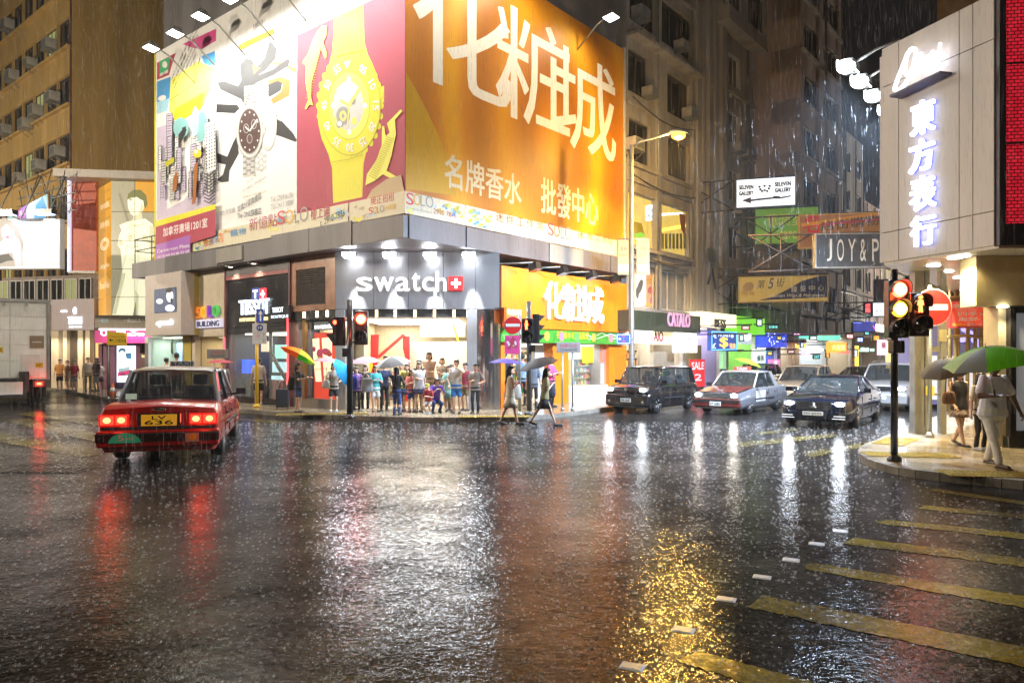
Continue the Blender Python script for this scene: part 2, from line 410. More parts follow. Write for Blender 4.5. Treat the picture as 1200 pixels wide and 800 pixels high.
# iron covers
iron = wet_material('wet_cast_iron', (.03, .027, .025), .4, (.5, .9, .1, .25), .2, 12)
def cover(px, py, r, label, rect=False):
 x, y = gp(px, py); t = Thing('manhole_cover', label, 'manhole cover', WF, (x, y, 0))
 f, c = MB(), MB()
 if rect:
  f.box(x - r - .05, x + r + .05, y - .3, y + .3, 0, .006)
  for i in range(9): c.box(x - r + i * 2 * r / 9, x - r + i * 2 * r / 9 + r * .13, y - .24, y + .24, .007, .014)
 else:
  f.lathe([(r + .06, 0), (r + .06, .008), (r + .01, .008), (r + .01, 0)], 40, (x, y, 0)); c.lathe([(r, 0), (r, .006), (.001, .006)], 40, (x, y, 0), smooth=False)
  for i in range(-5, 6):
   hw = math.sqrt(max(r * r - (i * r / 6) ** 2, 0)) * .9
   c.box(x - hw, x + hw, y + i * r / 6 - r * .04, y + i * r / 6 + r * .04, .007, .012)
 t.part('frame', f, iron); t.part('lid', c, iron)
cover(55, 551, .6, 'rectangular iron drain cover in the road behind the red taxi', True)
# ------------------------------------------------------------------ corner building
CX, CYY = -3.10, 21.05
FL = Frame(CX, CYY, -39.36)
FR = Frame(CX, CYY, 50.73)
FC = Frame(-5.80, 23.80, 0)
XA, XB = 0.0, 5.41
Z_CAN0, Z_CAN1, Z_BAN1, Z_TOP = 5.31, 5.95, 6.67, 14.8
class Art:
 """flat print on a panel: outlines read in photo pixels and laid out on the panel's own plane"""
 def __init__(s, F, y): s.F, s.y, s.mb, s.mats, s.k = F, y, MB(), [], 0
 def mi(s, m):
  if m not in s.mats: s.mats.append(m)
  return s.mats.index(m)
 def yy(s): s.k += 1; return s.y - .0003 * s.k
 def poly(s, m, pts):
  y = s.yy(); s.mb.poly([s.F.p(px, py, y) for px, py in pts], y, y + .0002, s.mi(m)); return s
 def ell(s, m, cx, cy, rx, ry, tilt=0, n=28, a0=0, a1=360):
  c, sn = math.cos(R(tilt)), math.sin(R(tilt)); P = []
  for i in range(n + (a1 - a0 < 360)):
   t = R(a0 + (a1 - a0) * i / n); u, v = rx * math.cos(t), ry * math.sin(t); P.append((cx + u * c - v * sn, cy + u * sn + v * c))
  return s.poly(m, P)
 def line(s, m, pts, w):
  y = s.yy()
  for (ax, ay), (bx, by) in zip(pts, pts[1:]):
   d = Vector((bx - ax, by - ay)); l = d.length or 1; n = Vector((-d.y, d.x)) / l * w / 2
   q = [(ax + n.x, ay + n.y), (bx + n.x, by + n.y), (bx - n.x, by - n.y), (ax - n.x, ay - n.y)]
   s.mb.poly([s.F.p(px, py, y) for px, py in q], y, y + .0002, s.mi(m))
  return s
 def text(s, m, body, xl, xr, yt, yb, bold=0, **k):
  ptext(s.mb, s.F, body, xl, xr, yt, yb, s.yy(), depth=.0002, mi=s.mi(m), bold=bold, **k); return s
 def done(s, t, name, parent=None): return t.part(name, s.mb, s.mats, parent)
# --- mass of the building: walls, canopy, soffit
cb = Thing('corner_building', 'grey corner building under the giant billboards with a canopy above the shops', 'building', WF, (CX, CYY + 6, 0))
def wpt(F, x, y): return F.w(x, y)
xl_end, xr_end = FL.lx(182), FR.lx(731)
mb = MB()
mb.plan([wpt(FL, -.4, .35), wpt(FL, xl_end, .35), (wpt(FL, xl_end, .35)[0] + 6, 46), (wpt(FR, xr_end, .35)[0] - 3, 46), wpt(FR, xr_end, .35)], Z_CAN0 + .05, 26)
cb.part('upper_wall', mb, slabgrey)
xc0 = FL.lx(160)
mb = MB()
corner_out = (CX - .02, CYY - .22)
mb.plan([corner_out, wpt(FL, xc0, -.15), wpt(FL, xc0, 3.2), wpt(FL, 0, 5.5), wpt(FR, xr_end + .2, 3.2), wpt(FR, xr_end + .2, -.15)], Z_CAN0, Z_CAN1)
can = cb.part('canopy', mb, slabgrey)
# fascia panels with joints, some stepped and paler
xs = [0, -2.2, -4.4, -6.6, -8.4, -10.2, -12.2, -14.4, xc0 + .0]
for i in range(len(xs) - 1):
 a, b = xs[i] - .012, xs[i + 1] + .012; h = [.02, .10, .10, .0, -.06, 0, .03, 0][i]; d = [.15, .19, .19, .17, .24, .17, .18, .18][i]
 mbp = MB(); mbp.box(a, b, -d - .02, -.16, Z_CAN0 - .02 + (0 if i != 4 else .08), Z_CAN1 + h); mbp = mbp
 o = mbp.build('fascia_panel', slabgrey2 if i in (4,) else slabgrey, None, (0, 0, 0)); o.parent = can
 wx, wy = FL.w(0, 0); o.location = (wx - cb.F.w(*cb.base[:2])[0], wy - cb.F.w(*cb.base[:2])[1], 0); o.rotation_euler = (0, 0, FL.rz)
xs = [0, 2.4, 4.6, 6.8, 9.0, 11.0, xr_end + .2]
for i in range(len(xs) - 1):
 mbp = MB(); mbp.box(xs[i] + .012, xs[i + 1] - .012, -.17 - .03 * (i % 2), -.16 if 0 else -.155, Z_CAN0 - .02, Z_CAN1 + [.02, .0, .05, 0, .04, 0][i])
 o = mbp.build('fascia_panel', slabgrey2 if i in (3,) else slabgrey); o.parent = can
 wx, wy = FR.w(0, 0); o.location = (wx - cb.F.w(*cb.base[:2])[0], wy - cb.F.w(*cb.base[:2])[1], 0); o.rotation_euler = (0, 0, FR.rz)
# railing at the left end of the canopy
rl = Thing('railing', 'thin black metal railing on the left end of the canopy', 'railing', FL, (FL.lx(175), -.05, Z_CAN1))
mb = MB(); x0, x1 = FL.lx(161), FL.lx(224)
for z in (.55, 1.05): mb.tube([(x0, -.1, Z_CAN1 + z), (x1, -.1, Z_CAN1 + z)], .022, 6); mb.tube([(x0, -.1, Z_CAN1 + z), (x0, 2, Z_CAN1 + z)], .022, 6)
rl.part('rail', mb, blackp)
for i in range(4):
 x = x0 + (x1 - x0) * i / 3; m2 = MB(); m2.tube([(x, -.1, Z_CAN1 - .02), (x, -.1, Z_CAN1 + 1.06)], .022, 6); rl.part('post', m2, blackp)
m2 = MB(); m2.tube([(x0, 1.95, Z_CAN1 - .02), (x0, 1.95, Z_CAN1 + 1.06)], .022, 6); rl.part('post', m2, blackp)
# --- billboards
def board(label, F, pxl, pxr, bgm, z0=Z_CAN1, z1=Z_TOP, y=0.0):
 a, b = F.lx(pxl), F.lx(pxr)
 t = Thing('billboard', label, 'billboard', F, ((a + b) / 2, y, z0), 'billboards wrapped round the corner building')
 t.bx('panel', (a + .012, b - .012, y, y + .16, z0, z1), bgm)
 mb = MB()
 mb.box(a + .01, b - .01, y + .17, y + .30, z0, z0 + .12); mb.box(a + .01, b - .01, y + .17, y + .30, z1 - .12, z1)
 n = max(2, round((b - a) / 1.5))
 for i in range(n): x = a + .1 + (b - a - .2) * i / (n - 1); mb.box(x - .04, x + .04, y + .165, y + .29, z0 + .13, z1 - .13)
 t.part('back_frame', mb, gunmetal)
 return t
rnd = random.Random(3)
t = board('narrow billboard of a sketched black and white city with a pink foot band', FL, 182, 253, print_white)
A = Art(FL, 0)
A.poly(print_lilac, [(184, 150), (253, 125), (253, 243), (184, 258)]); A.poly(print_white, [(196, 130), (253, 110), (253, 190), (215, 235), (196, 245)])
A.poly(print_maroon, [(184, 74), (206, 62), (198, 88), (184, 94)]); A.poly(print_green, [(187, 72), (199, 67), (197, 85), (187, 88)]); A.ell(print_white, 193, 76, 3, 4)
A.text(print_white, '商場', 187, 197, 84, 88, bold=.02)
A.poly(print_blue, [(184, 96), (200, 90), (199, 117), (184, 122)]); A.poly(print_sky, [(184, 120), (199, 115), (196, 130), (184, 134)]); A.ell(print_white, 190, 115, 5, 3, -20)
A.poly(print_blue, [(236, 66), (252, 60), (252, 76), (240, 78)]); A.poly(print_pink, [(214, 52), (253, 34), (253, 48), (236, 58), (225, 56)])
A.poly(print_lemon, [(200, 93), (232, 72), (252, 80), (246, 105), (238, 125), (206, 140), (198, 130)]); A.poly(print_yellow, [(205, 128), (240, 108), (236, 128), (212, 142), (203, 140)])
for i in range(6):
 y0 = 96 + i * 7
 A.text(print_black if i < 2 else print_grey, ['尖沙咀全新地標', '名店匯聚 盡在此', '購物餐飲娛樂', '一站式消閒好去處', '歡迎光臨參觀', '查詢熱線'][i], 201 + i, 234 - i, y0 - 14, y0 - 9, skew=1.9 - .1 * i)
A.line(print_black, [(199, 118), (213, 108), (230, 96), (231, 82), (234, 68)], .6)
for i in range(46):
 x = rnd.uniform(185, 250); b = rnd.uniform(175, 240) - (x - 185) * .1; h = rnd.uniform(14, 42); w = rnd.uniform(3, 7)
 A.poly(rnd.choice([print_white, print_white, print_silver, print_lilac]), [(x, b), (x + w, b - 1.5), (x + w, b - h - 1.5), (x, b - h)])
 A.line(print_black, [(x, b), (x, b - h), (x + w, b - h - 1.5), (x + w, b - 1.5)], .55)
 for k in range(int(h / 3)): A.line(print_black, [(x + .8, b - 2 - k * 3), (x + w - .8, b - 3 - k * 3)], .55 if k % 2 else .9)
A.ell(print_teal, 236, 149, 6, 18, 4); A.ell(print_sky, 229, 142, 4, 17); A.ell(print_teal, 212, 150, 9, 12)
A.poly(print_black, [(209, 158), (215, 150), (219, 152), (214, 164), (210, 168)]); A.poly(print_black, [(213, 150), (218, 148), (217, 160)])
A.ell(print_gold, 231, 180, 5, 5); A.ell(print_white, 230, 178, 2, 2); A.poly(print_brown, [(228, 192), (232, 190), (229, 238), (225, 240)]); A.poly(print_brown, [(203, 208), (208, 200), (207, 222), (202, 226)])
A.poly(print_olive, [(193, 190), (204, 184), (204, 190), (194, 196)])
for i in range(9): A.line(print_black, [(239, 203 + i * 4), (245, 206 + i * 4), (252, 200 + i * 4)], 1.3)
A.poly(print_white, [(240, 146), (252, 140), (253, 198), (243, 203)])
for i in range(13):
 for k in range(4): A.poly(print_black, [(241.5 + k * 3, 149 + i * 4 - k), (243 + k * 3, 148.5 + i * 4 - k), (243 + k * 3, 150 + i * 4 - k), (241.5 + k * 3, 150.5 + i * 4 - k)])
A.poly(print_yellow, [(182.5, 259), (252.7, 239), (252.7, 245), (182.5, 266)]); A.poly(print_maroon, [(182.5, 266), (252.7, 245), (252.7, 276), (182.5, 298)])
A.text(print_white, '加拿芬廣場1201室', 191, 243, 261, 272, bold=.015, skew=0)
A.poly(print_violet, [(182.5, 287), (223, 275), (223, 296), (182.5, 305)])
A.text(print_white, 'Carnarvon Plaza', 184, 222, 289, 293); A.text(print_white, '尖沙咀加拿芬道', 184, 222, 296, 300)
A.done(t, 'printed_picture')
mb = MB(); a = FL.lx(182); mb.box(a - .02, a + .06, -.03, .2, Z_CAN1, Z_TOP - .01); t.part('edge_strip', mb, print_yellow)
t = board('white billboard of a steel wristwatch on a black brush stroke runner', FL, 253, 348, print_white)
A = Art(FL, 0)
q = lambda P: [(180 + x / 4, 20 + y / 4) for x, y in P]
A.poly(print_orange, q([(530, 300), (600, 280), (640, 300), (635, 370), (560, 410), (550, 385), (600, 350), (605, 312), (535, 330)]))
A.poly(print_orange, q([(520, 215), (600, 196), (668, 225), (668, 268), (630, 240), (560, 222)])); A.poly(print_white, q([(540, 212), (600, 203), (664, 232), (660, 240), (600, 212)]))
A.poly(print_black, q([(410, 300), (405, 225), (430, 195), (460, 200), (482, 235), (520, 195), (545, 108), (578, 150), (572, 195), (525, 250), (492, 272), (560, 245), (625, 197), (640, 200), (632, 230), (560, 275), (480, 310), (470, 350), (430, 415), (408, 385), (312, 340), (298, 308), (330, 300), (395, 325)]))
A.poly(print_orange, q([(462, 225), (500, 240), (470, 268)])); A.poly(print_black, q([(530, 320), (580, 300), (603, 310), (596, 345), (545, 375), (530, 360)]))
A.poly(print_black, q([(294, 408), (392, 412), (404, 430), (380, 452), (294, 448)]))
A.poly(print_black, q([(296, 636), (345, 655), (372, 590), (390, 555), (400, 640), (356, 720), (352, 772), (318, 775), (296, 765), (325, 738), (338, 692), (296, 682)]))
A.poly(print_black, q([(562, 470), (600, 490), (650, 540), (672, 578), (664, 586), (600, 562), (560, 548)]))
A.line(print_black, q([(550, 390), (575, 460), (660, 555)]), .6)
def bracelet(top, n, x0, x1, ya, yb, m1, m2, taper=0):
 for i in range(n):
  y0, y1 = ya + (yb - ya) * i / n, ya + (yb - ya) * (i + .8) / n
  for k in range(3):
   u0, u1 = x0 + (x1 - x0) * k / 3, x0 + (x1 - x0) * (k + .88) / 3
   A.poly(m1 if (k + i) % 2 else m2, q([(u0, y0 - k * 3), (u1, y0 - k * 3 - 2), (u1, y1 - k * 3 - 2), (u0, y1 - k * 3)]))
bracelet(1, 6, 490, 540, 315, 405, print_silver, print_white); bracelet(0, 6, 480, 530, 640, 720, print_silver, print_white)
A.ell(print_silver, *q([(532, 505)])[0], 11.5, 30); A.ell(print_white, *q([(534, 505)])[0], 9.5, 26); A.ell(print_silver, *q([(536, 510)])[0], 3.5, 9)
bracelet(1, 7, 424, 482, 325, 412, print_silver, print_grey); bracelet(0, 7, 418, 476, 650, 745, print_silver, print_grey)
c = q([(450, 535)])[0]
A.ell(print_grey, *c, 16.2, 32); A.ell(print_silver, *c, 15.4, 31); A.ell(print_grey, *c, 13.4, 27.5); A.ell(M('printed_dial_brown', (.07, .03, .025), .5), *c, 12.6, 26)
for k in range(12):
 u = R(k * 30 - 90); A.ell(print_white, c[0] + 10.8 * math.cos(u), c[1] + 22 * math.sin(u), .7, 1.2)
for dx, dy in ((-4, -3), (5, -8), (0, 9)): A.ell(print_silver, c[0] + dx, c[1] + dy, 3.2, 5.5); A.ell(M('printed_subdial', (.10, .05, .045), .5), c[0] + dx, c[1] + dy, 2.8, 4.9)
A.line(print_white, [(c[0] - 5, c[1] - 5), c, (c[0] + 9, c[1] - 14)], 1.3); A.poly(print_silver, [(c[0] + 15, c[1] - 6), (c[0] + 18, c[1] - 6), (c[0] + 18, c[1] + 3), (c[0] + 15, c[1] + 3)])
A.text(print_grey, '1853', 297, 308, 26, 31); A.poly(print_gold, q([(400, 130), (560, 55), (560, 80), (400, 158)])); A.text(print_white, '品味時尚', 284, 314, 43, 47, skew=4)
A.text(print_grey, 'Tsport PRC 200', 288, 308, 210, 214, skew=.3); A.text(print_grey, '計時石英腕錶', 284, 312, 219, 222, skew=.3); A.text(print_tan, 'www.tissot.ch', 284, 312, 226, 229)
A.text(print_grey, '瑞士天梭錶', 257, 275, 245, 251); A.text(print_black, '加拿分道旗艦店', 278, 306, 238, 246, skew=.3); A.text(print_black, 'The ONE旗艦店', 278, 306, 246, 254)
A.text(print_grey, 'Tel: 2369 6186', 317, 343, 228, 234); A.text(print_grey, 'Tel: 2411 3008', 317, 343, 237, 243)
A.done(t, 'printed_picture')
t = board('maroon billboard of a huge yellow plastic watch between two yellow dolphins', FL, 348, 475, print_maroon)
A = Art(FL, 0)
zt = FL.z(FL.lx(350), 41)
mb = MB(); a, b = FL.lx(348), FL.lx(475); mb.box(a + .015, b - .5, -.0012, .001, zt, Z_TOP - .02); t.part('printed_header', mb, print_white)
A.poly(print_yellow, [(391, -60), (424, -60), (425.5, 2), (427, 49), (431, 64), (437, 76), (443, 92), (447, 110), (446.5, 127), (441, 146), (435, 159), (429, 178), (426, 192), (424.5, 231), (390.5, 238), (389, 197), (385, 181), (377, 163), (373, 146), (372, 128), (375, 103), (379, 91), (385, 77), (389, 63), (391, 40)])
A.poly(print_yellow, [(444, 102), (450, 101), (450, 120), (444, 122)])
for k in range(30):
 u = R(k * 12); A.ell(print_yellow, 410 + 37 * math.cos(u), 124 + 59 * math.sin(u), 2.6, 4)
A.ell(print_olive, 410, 124, 36.5, 58.5); A.ell(print_yellow, 410, 124, 35.5, 57.5); A.ell(print_olive, 409, 124, 24.5, 40); A.ell(print_lemon, 409, 124, 23.7, 39); A.ell(print_silver, 408, 124, 18, 29)
A.ell(print_grey, 402, 136, 8, 11); A.ell(print_white, 406, 108, 10, 10); A.ell(print_silver, 416, 128, 7, 12); A.ell(print_lemon, 402, 136, 4, 6); A.ell(print_grey, 402, 136, 2, 3); A.ell(print_grey, 398, 146, 4, 5); A.ell(print_white, 398, 145, 2.6, 3); A.ell(print_grey, 414, 118, 3, 5); A.ell(print_lemon, 415, 142, 3, 5)
for k in range(12):
 u = R(k * 30 - 90); A.ell(print_lemon if k % 3 else print_white, 409 + 18.8 * math.cos(u), 124 + 31 * math.sin(u), 2.4 if k % 3 == 0 else 1.6, 3.4 if k % 3 == 0 else 2)
A.line(print_lemon, [(399, 118), (409, 124), (421, 104)], 3); A.line(print_lemon, [(409, 124), (407, 150)], 1.2)
A.poly(print_white, [(403, 73), (411, 71), (407, 81)])
for k, n in enumerate(['05', '10', '15', '20', '25', '30', '35', '40', '45', '50', '55']):
 u = R((k + 1) * 30 - 90); x, y = 410 + 30.3 * math.cos(u), 124 + 49 * math.sin(u)
 w_, h_ = 4.2, 5
 # numerals turned round the bezel
 vs, fs, _ = text_mesh(n, .02); rot = (k + 1) * 30; yv = A.yy(); V = []
 for a_, b_ in vs:
  p, r_ = (a_ - .5) * 2 * w_, -(b_ - .5) * 2 * h_; cr, sr = math.cos(R(rot)), math.sin(R(rot))
  V.append(FL.p(x + p * cr - r_ * sr * .7, y + p * sr * 1.35 + r_ * cr, yv))
 A.mb.add([(v[0], yv, v[1]) for v in V], fs, A.mi(print_white))
A.line(print_olive, [(389, 68), (408, 62), (426, 58)], .8); A.line(print_olive, [(388, 190), (407, 187), (425, 181)], .8)
d1 = [(340 + x / 6.157, y / 6.157) for x, y in [(265, 190), (235, 184), (195, 225), (160, 300), (128, 390), (92, 440), (92, 460), (112, 475), (112, 600), (130, 720), (105, 785), (115, 790), (140, 755), (165, 760), (150, 700), (152, 600), (200, 430), (222, 350), (250, 425), (262, 415), (262, 375), (240, 310), (262, 250)]]
d2 = [(340 + x / 5.336, 120 + y / 5.336) for x, y in [(470, 520), (480, 450), (540, 360), (572, 270), (575, 150), (588, 150), (598, 212), (622, 190), (605, 132), (690, 45), (702, 55), (655, 110), (662, 200), (632, 340), (604, 428), (672, 468), (655, 492), (580, 450), (530, 490)]]
A.poly(print_lemon, d1); A.poly(print_lemon, d2)
for i in range(26):
 u = i / 25; A.line(print_olive, [(340 + (205 - 90 * u) / 6.157, (225 + 480 * u) / 6.157), (340 + (250 - 100 * u) / 6.157, (235 + 480 * u) / 6.157)], .8)
for i in range(20):
 u = i / 19; A.line(print_olive, [(340 + (492 + 110 * u) / 5.336, 120 + (455 - 240 * u) / 5.336), (340 + (540 + 105 * u) / 5.336, 120 + (480 - 250 * u) / 5.336)], .7)
A.poly(print_tan, [(428, 236), (436, 222), (453, 210), (470, 205), (475, 230), (475, 240), (440, 245)])
A.text(print_silver, 'SOLO', 371, 391, 3, 9)
A.done(t, 'printed_picture')
# the amber board: satin folds printed as a colour gradient
sat = bpy.data.materials.new('printed_satin_folds'); sat.use_nodes = True; nt = sat.node_tree; b = nt.nodes['Principled BSDF']; b.inputs['Roughness'].default_value = .5
tc = nt.nodes.new('ShaderNodeTexCoord'); mp = nt.nodes.new('ShaderNodeMapping'); mp.inputs['Rotation'].default_value = (0, R(-28), 0); mp.inputs['Scale'].default_value = (.9, 1, .55)
mp.inputs['Location'].default_value = (-.35, 0, -2.4)
mp.inputs['Rotation'].default_value = (0, R(-18), 0); mp.inputs['Scale'].default_value = (1, 1, .62)
def wave(kind, sc, dist, ds, ph):
 w = nt.nodes.new('ShaderNodeTexWave'); w.wave_type = kind; w.bands_direction = 'DIAGONAL'; w.rings_direction = 'Y'; w.wave_profile = 'SIN'
 for k_, v_ in (('Scale', sc), ('Distortion', dist), ('Detail', 1.5), ('Detail Scale', ds), ('Phase Offset', ph)): w.inputs[k_].default_value = v_
 nt.links.new(mp.outputs[0], w.inputs[0]); return w.outputs[1]
w1_, w2_ = wave('RINGS', .12, 3.2, .35, 2.6), wave('BANDS', .05, 6, .25, .6)
av = nt.nodes.new('ShaderNodeMath'); av.operation = 'MULTIPLY_ADD'; nt.links.new(w1_, av.inputs[0]); av.inputs[1].default_value = .78; hf = nt.nodes.new('ShaderNodeMath'); hf.operation = 'MULTIPLY'; hf.inputs[1].default_value = .22; nt.links.new(w2_, hf.inputs[0]); nt.links.new(hf.outputs[0], av.inputs[2])
rp = nt.nodes.new('ShaderNodeValToRGB'); el = rp.color_ramp.elements
el[0].position = .05; el[0].color = (.36, .115, .003, 1); el[1].position = .95; el[1].color = (.66, .31, .006, 1)
for p_, c_ in ((.35, (.46, .16, .003, 1)), (.6, (.52, .185, .004, 1)), (.8, (.60, .245, .005, 1))): e_ = el.new(p_); e_.color = c_
nt.links.new(tc.outputs['Object'], mp.inputs[0]); nt.links.new(av.outputs[0], rp.inputs[0]); nt.links.new(rp.outputs[0], b.inputs['Base Color'])
t = board('amber billboard of gold satin folds with giant white Chinese characters', FR, 475, 731, sat)
A = Art(FR, 0)
s5 = lambda P: [(460 + x / 2.667, y / 2.667) for x, y in P]
A.poly(M('printed_fold_yellow', (.58, .33, .01), .5, var=.15, vs=.4), s5([(42, 225), (62, 262), (90, 312), (118, 370), (148, 432), (170, 490), (183, 545), (200, 612), (42, 590)]))
CHW = M('printed_character_white', (.80, .79, .76), .5)
A.text(CHW, '化', 484, 600, -18, 112, bold=.006); A.text(CHW, '粧', 581, 668, 22, 149, bold=.006); A.text(CHW, '城', 650, 722, 67, 180, bold=.006)
A.text(print_cream, '名牌香水', 521, 611, 193, 231, bold=.018); A.text(print_cream, '批發中心', 634, 701, 218, 258, bold=.018)
A.done(t, 'printed_picture')
mb = MB(); a = FR.lx(731); mb.box(a - .03, a + .10, -.03, .34, Z_CAN1 - .3, Z_TOP + .1); t.part('edge_post', mb, winframe)
# --- long banners along the foot of the boards
def banner(label, F, xl, xr, texts, extra=()):
 a, b = F.lx(xl, -.1), F.lx(xr, -.1)
 t = Thing('banner', label, 'banner', F, ((a + b) / 2, -.1, Z_CAN1), 'cream banners below the billboards')
 t.bx('sheet', (a + .01, b - .01, -.1, -.04, Z_CAN1 + .06, Z_BAN1 - .02), print_cream)
 A = Art(F, -.1)
 for m, P in extra: A.poly(m, P)
 for m, body, x0, x1, yt, yb, k in texts: A.text(m, body, x0, x1, yt, yb, **k)
 A.done(t, 'lettering'); return t
def blots(x0, x1, y0f, n, ms, seed, h=20):
 r_ = random.Random(seed); out = []
 for i in range(n):
  x = r_.uniform(x0, x1); y = y0f(x) + r_.uniform(3, h); w = r_.uniform(2, 6); out.append((r_.choice(ms), [(x, y), (x + w, y - r_.uniform(0, 3)), (x + w * .8, y + r_.uniform(2, 4)), (x - 1, y + 2)]))
 return out
fl_top = lambda x: 224 + (475 - x) * .214; fr_top = lambda x: 226 + (x - 475) * .21
mu = [print_sky, print_blue, print_lemon, print_olive, print_tan, print_silver]
banner('long cream banner with a telephone number under the watch billboards', FL, 223, 408, [
 (print_maroon, '新憶點', 292, 325, 253, 268, {}), (print_blue, '盡在', 325, 337, 252, 262, {}), (print_red, 'S', 325, 334, 247, 263, {}), (print_amber, 'O', 334, 344, 246, 262, {}), (print_grey, 'LO', 345, 361, 243, 260, {}),
 (print_maroon, '樓上鋪', 364, 386, 240, 256, {}), (print_black, 't. 2910 7876', 375, 404, 255, 263, {'skew': .2}), (print_amber, 'Shopping', 262, 278, 268, 273, {}), (print_blue, '購物', 270, 288, 268, 276, {}), (print_red, '任意', 238, 250, 276, 288, {}), (print_blue, '遊樂', 246, 256, 270, 285, {}), (print_orange, '店', 254, 262, 273, 284, {})],
 blots(226, 240, fl_top, 12, mu, 1, 16) + blots(312, 324, fl_top, 6, [print_lemon, print_yellow], 2, 12) + blots(386, 406, lambda x: fl_top(x) - 1, 14, mu, 3, 14))
banner('short cream banner with red Chinese lettering and a flower at the corner', FL, 409, 475, [
 (print_red, '現正招租', 434, 462, 228, 238, {}), (print_red, 'S', 432, 437, 243, 251, {}), (print_amber, 'O', 437, 442, 242, 250, {}), (print_grey, 'LO', 442, 450, 241, 249, {}), (print_gold, '小商鋪', 450, 464, 239, 246, {})],
 blots(411, 430, fl_top, 8, [print_tan, print_silver, print_cream], 4, 20) + blots(411, 422, lambda x: fl_top(x) + 14, 4, [print_yellow], 5, 8) + blots(425, 436, lambda x: fl_top(x) + 14, 5, [print_sky, print_silver], 15, 8))
banner('short cream banner with blue pattern and leasing number right of the corner', FR, 475, 545, [
 (print_red, 'S', 476, 485, 226, 240, {}), (print_amber, 'O', 485, 493, 227, 241, {}), (print_grey, 'LO', 493, 508, 229, 243, {}), (print_grey, 'Leasing Hotline', 477, 506, 245, 248, {}), (print_maroon, '2910 7876', 508, 535, 247, 253, {})],
 blots(509, 540, fr_top, 26, mu[:4], 6, 14) + blots(477, 484, lambda x: fr_top(x) + 14, 3, [print_lemon], 7, 8))
banner('long cream banner with a row of thin Chinese lettering under the amber billboard', FR, 545, 723, [
 (print_brown, '迷', 581, 590, 249, 260, {}), (print_brown, '你', 593, 602, 252, 263, {}), (print_brown, '工', 606, 614, 255, 265, {}), (print_brown, '作', 617, 626, 257, 267, {}), (print_brown, '坊', 629, 637, 260, 270, {}),
 (print_maroon, 'S', 642, 649, 261, 276, {}), (print_brown, 'O', 649, 656, 263, 278, {}), (print_grey, 'LO', 657, 670, 265, 281, {}), (print_brown, '迷', 677, 684, 271, 279, {}), (print_brown, '你', 688, 694, 273, 281, {}), (print_brown, '工', 698, 703, 275, 282, {}), (print_brown, '作坊', 706, 718, 277, 286, {})],
 blots(547, 572, fr_top, 30, mu[:4] + [print_teal], 8, 20) + [(print_olive, [(585, 275), (665, 291), (665, 291.7), (585, 275.7)])])
# --- floodlights over the boards
def floodlight(label, F, px, py, y, energy, col=(1, .97, .9), group='floodlights over the billboards', aimdz=-4.6, spot=165, lens=lampglass):
 x, z = F.p(px, py, y)
 t = Thing('floodlight', label, 'floodlight', F, (x, y, z), group)
 mb = MB(); mb.tube([(x, .1, z - .9), (x, y * .6, z - .1), (x, y + .12, z + .12)], .03, 6); t.part('arm', mb, gunmetal)
 h = MB(); h.add([(x - .26, y - .22, z), (x + .26, y - .22, z), (x + .26, y + .22, z - .06), (x - .26, y + .22, z - .06), (x - .17, y - .10, z + .2), (x + .17, y - .10, z + .2), (x + .17, y + .14, z + .17), (x - .17, y + .14, z + .17)],
     [(4, 5, 6, 7), (0, 1, 5, 4), (1, 2, 6, 5), (2, 3, 7, 6), (3, 0, 4, 7)]); hd = t.part('housing', h, gunmetal)
 l = MB(); l.add([(x - .24, y - .2, z - .004), (x + .24, y - .2, z - .004), (x + .24, y + .2, z - .06), (x - .24, y + .2, z - .06)], [(0, 3, 2, 1)]); t.part('lens', l, lens, hd)
 if energy: t.lamp('SPOT', (x, y, z - .14), energy, col, .12, aim=(x, .0, z + aimdz), spot=spot, blend=.7)
 return t
FE = 390
for i, (px, py) in enumerate([(177, 56), (205, 39), (235, 19), (268, -2), (305, -28), (345, -58), (390, -92), (440, -130)]):
 floodlight(['floodlight at the far left end of the row above the city billboard', 'second floodlight from the left end above the city billboard', 'third floodlight from the left end, above the white billboard', 'floodlight touching the top of the view above the white billboard'][i] if i < 4 else 'floodlight high above the watch billboards', FL, px, py, -1.7, FE)
for i, (px, py) in enumerate([(520, -150), (575, -105), (640, -50), (716, 20)]):
 floodlight('single floodlight on an arm at the top right end of the amber billboard' if i == 3 else 'floodlight high above the amber billboard', FR, px, py, -1.5, FE * (.8 if i < 3 else .35), (1, .9, .62))
# ------------------------------------------------------------------ shop fronts on the corner building
panel_steel = M('satin_steel_panel', (.36, .36, .37), .36, .55, var=.12, vs=1.2, bump=.06, bs=5, streak=True)
mirror_steel = M('polished_steel', (.46, .45, .44), .14, .95, bump=.25, bs=1.6)
copper_marble = M('pink_marble', (.46, .25, .17), .25, var=.35, vs=2.2)
neon_white = E('white_letter_glow', (1, 1, 1), 1.7)
neon_blue = E('bluish_white_letter_glow', (.80, .90, 1), 1.6)
neon_red = E('red_tube_glow', (1, .05, .06), 4.0)
warm_strip = E('warm_strip_glow', (1, .82, .45), 9)
lightpanel = E('ceiling_light_panel', (1, .93, .78), 2.2)
signred = M('sign_red', (.60, .02, .025), .4)
shelfwood = M('shelf_cream', (.60, .50, .34), .5)
goods = [M('goods_%s' % n, c, .4) for n, c in (('red', (.5, .03, .03)), ('green', (.05, .3, .1)), ('blue', (.05, .12, .45)), ('yellow', (.65, .5, .05)), ('white', (.7, .7, .68)), ('pink', (.65, .2, .3)), ('dark', (.04, .04, .05)), ('orange', (.7, .25, .03)))]
floor_in = M('shop_floor_tile', (.42, .36, .28), .2)
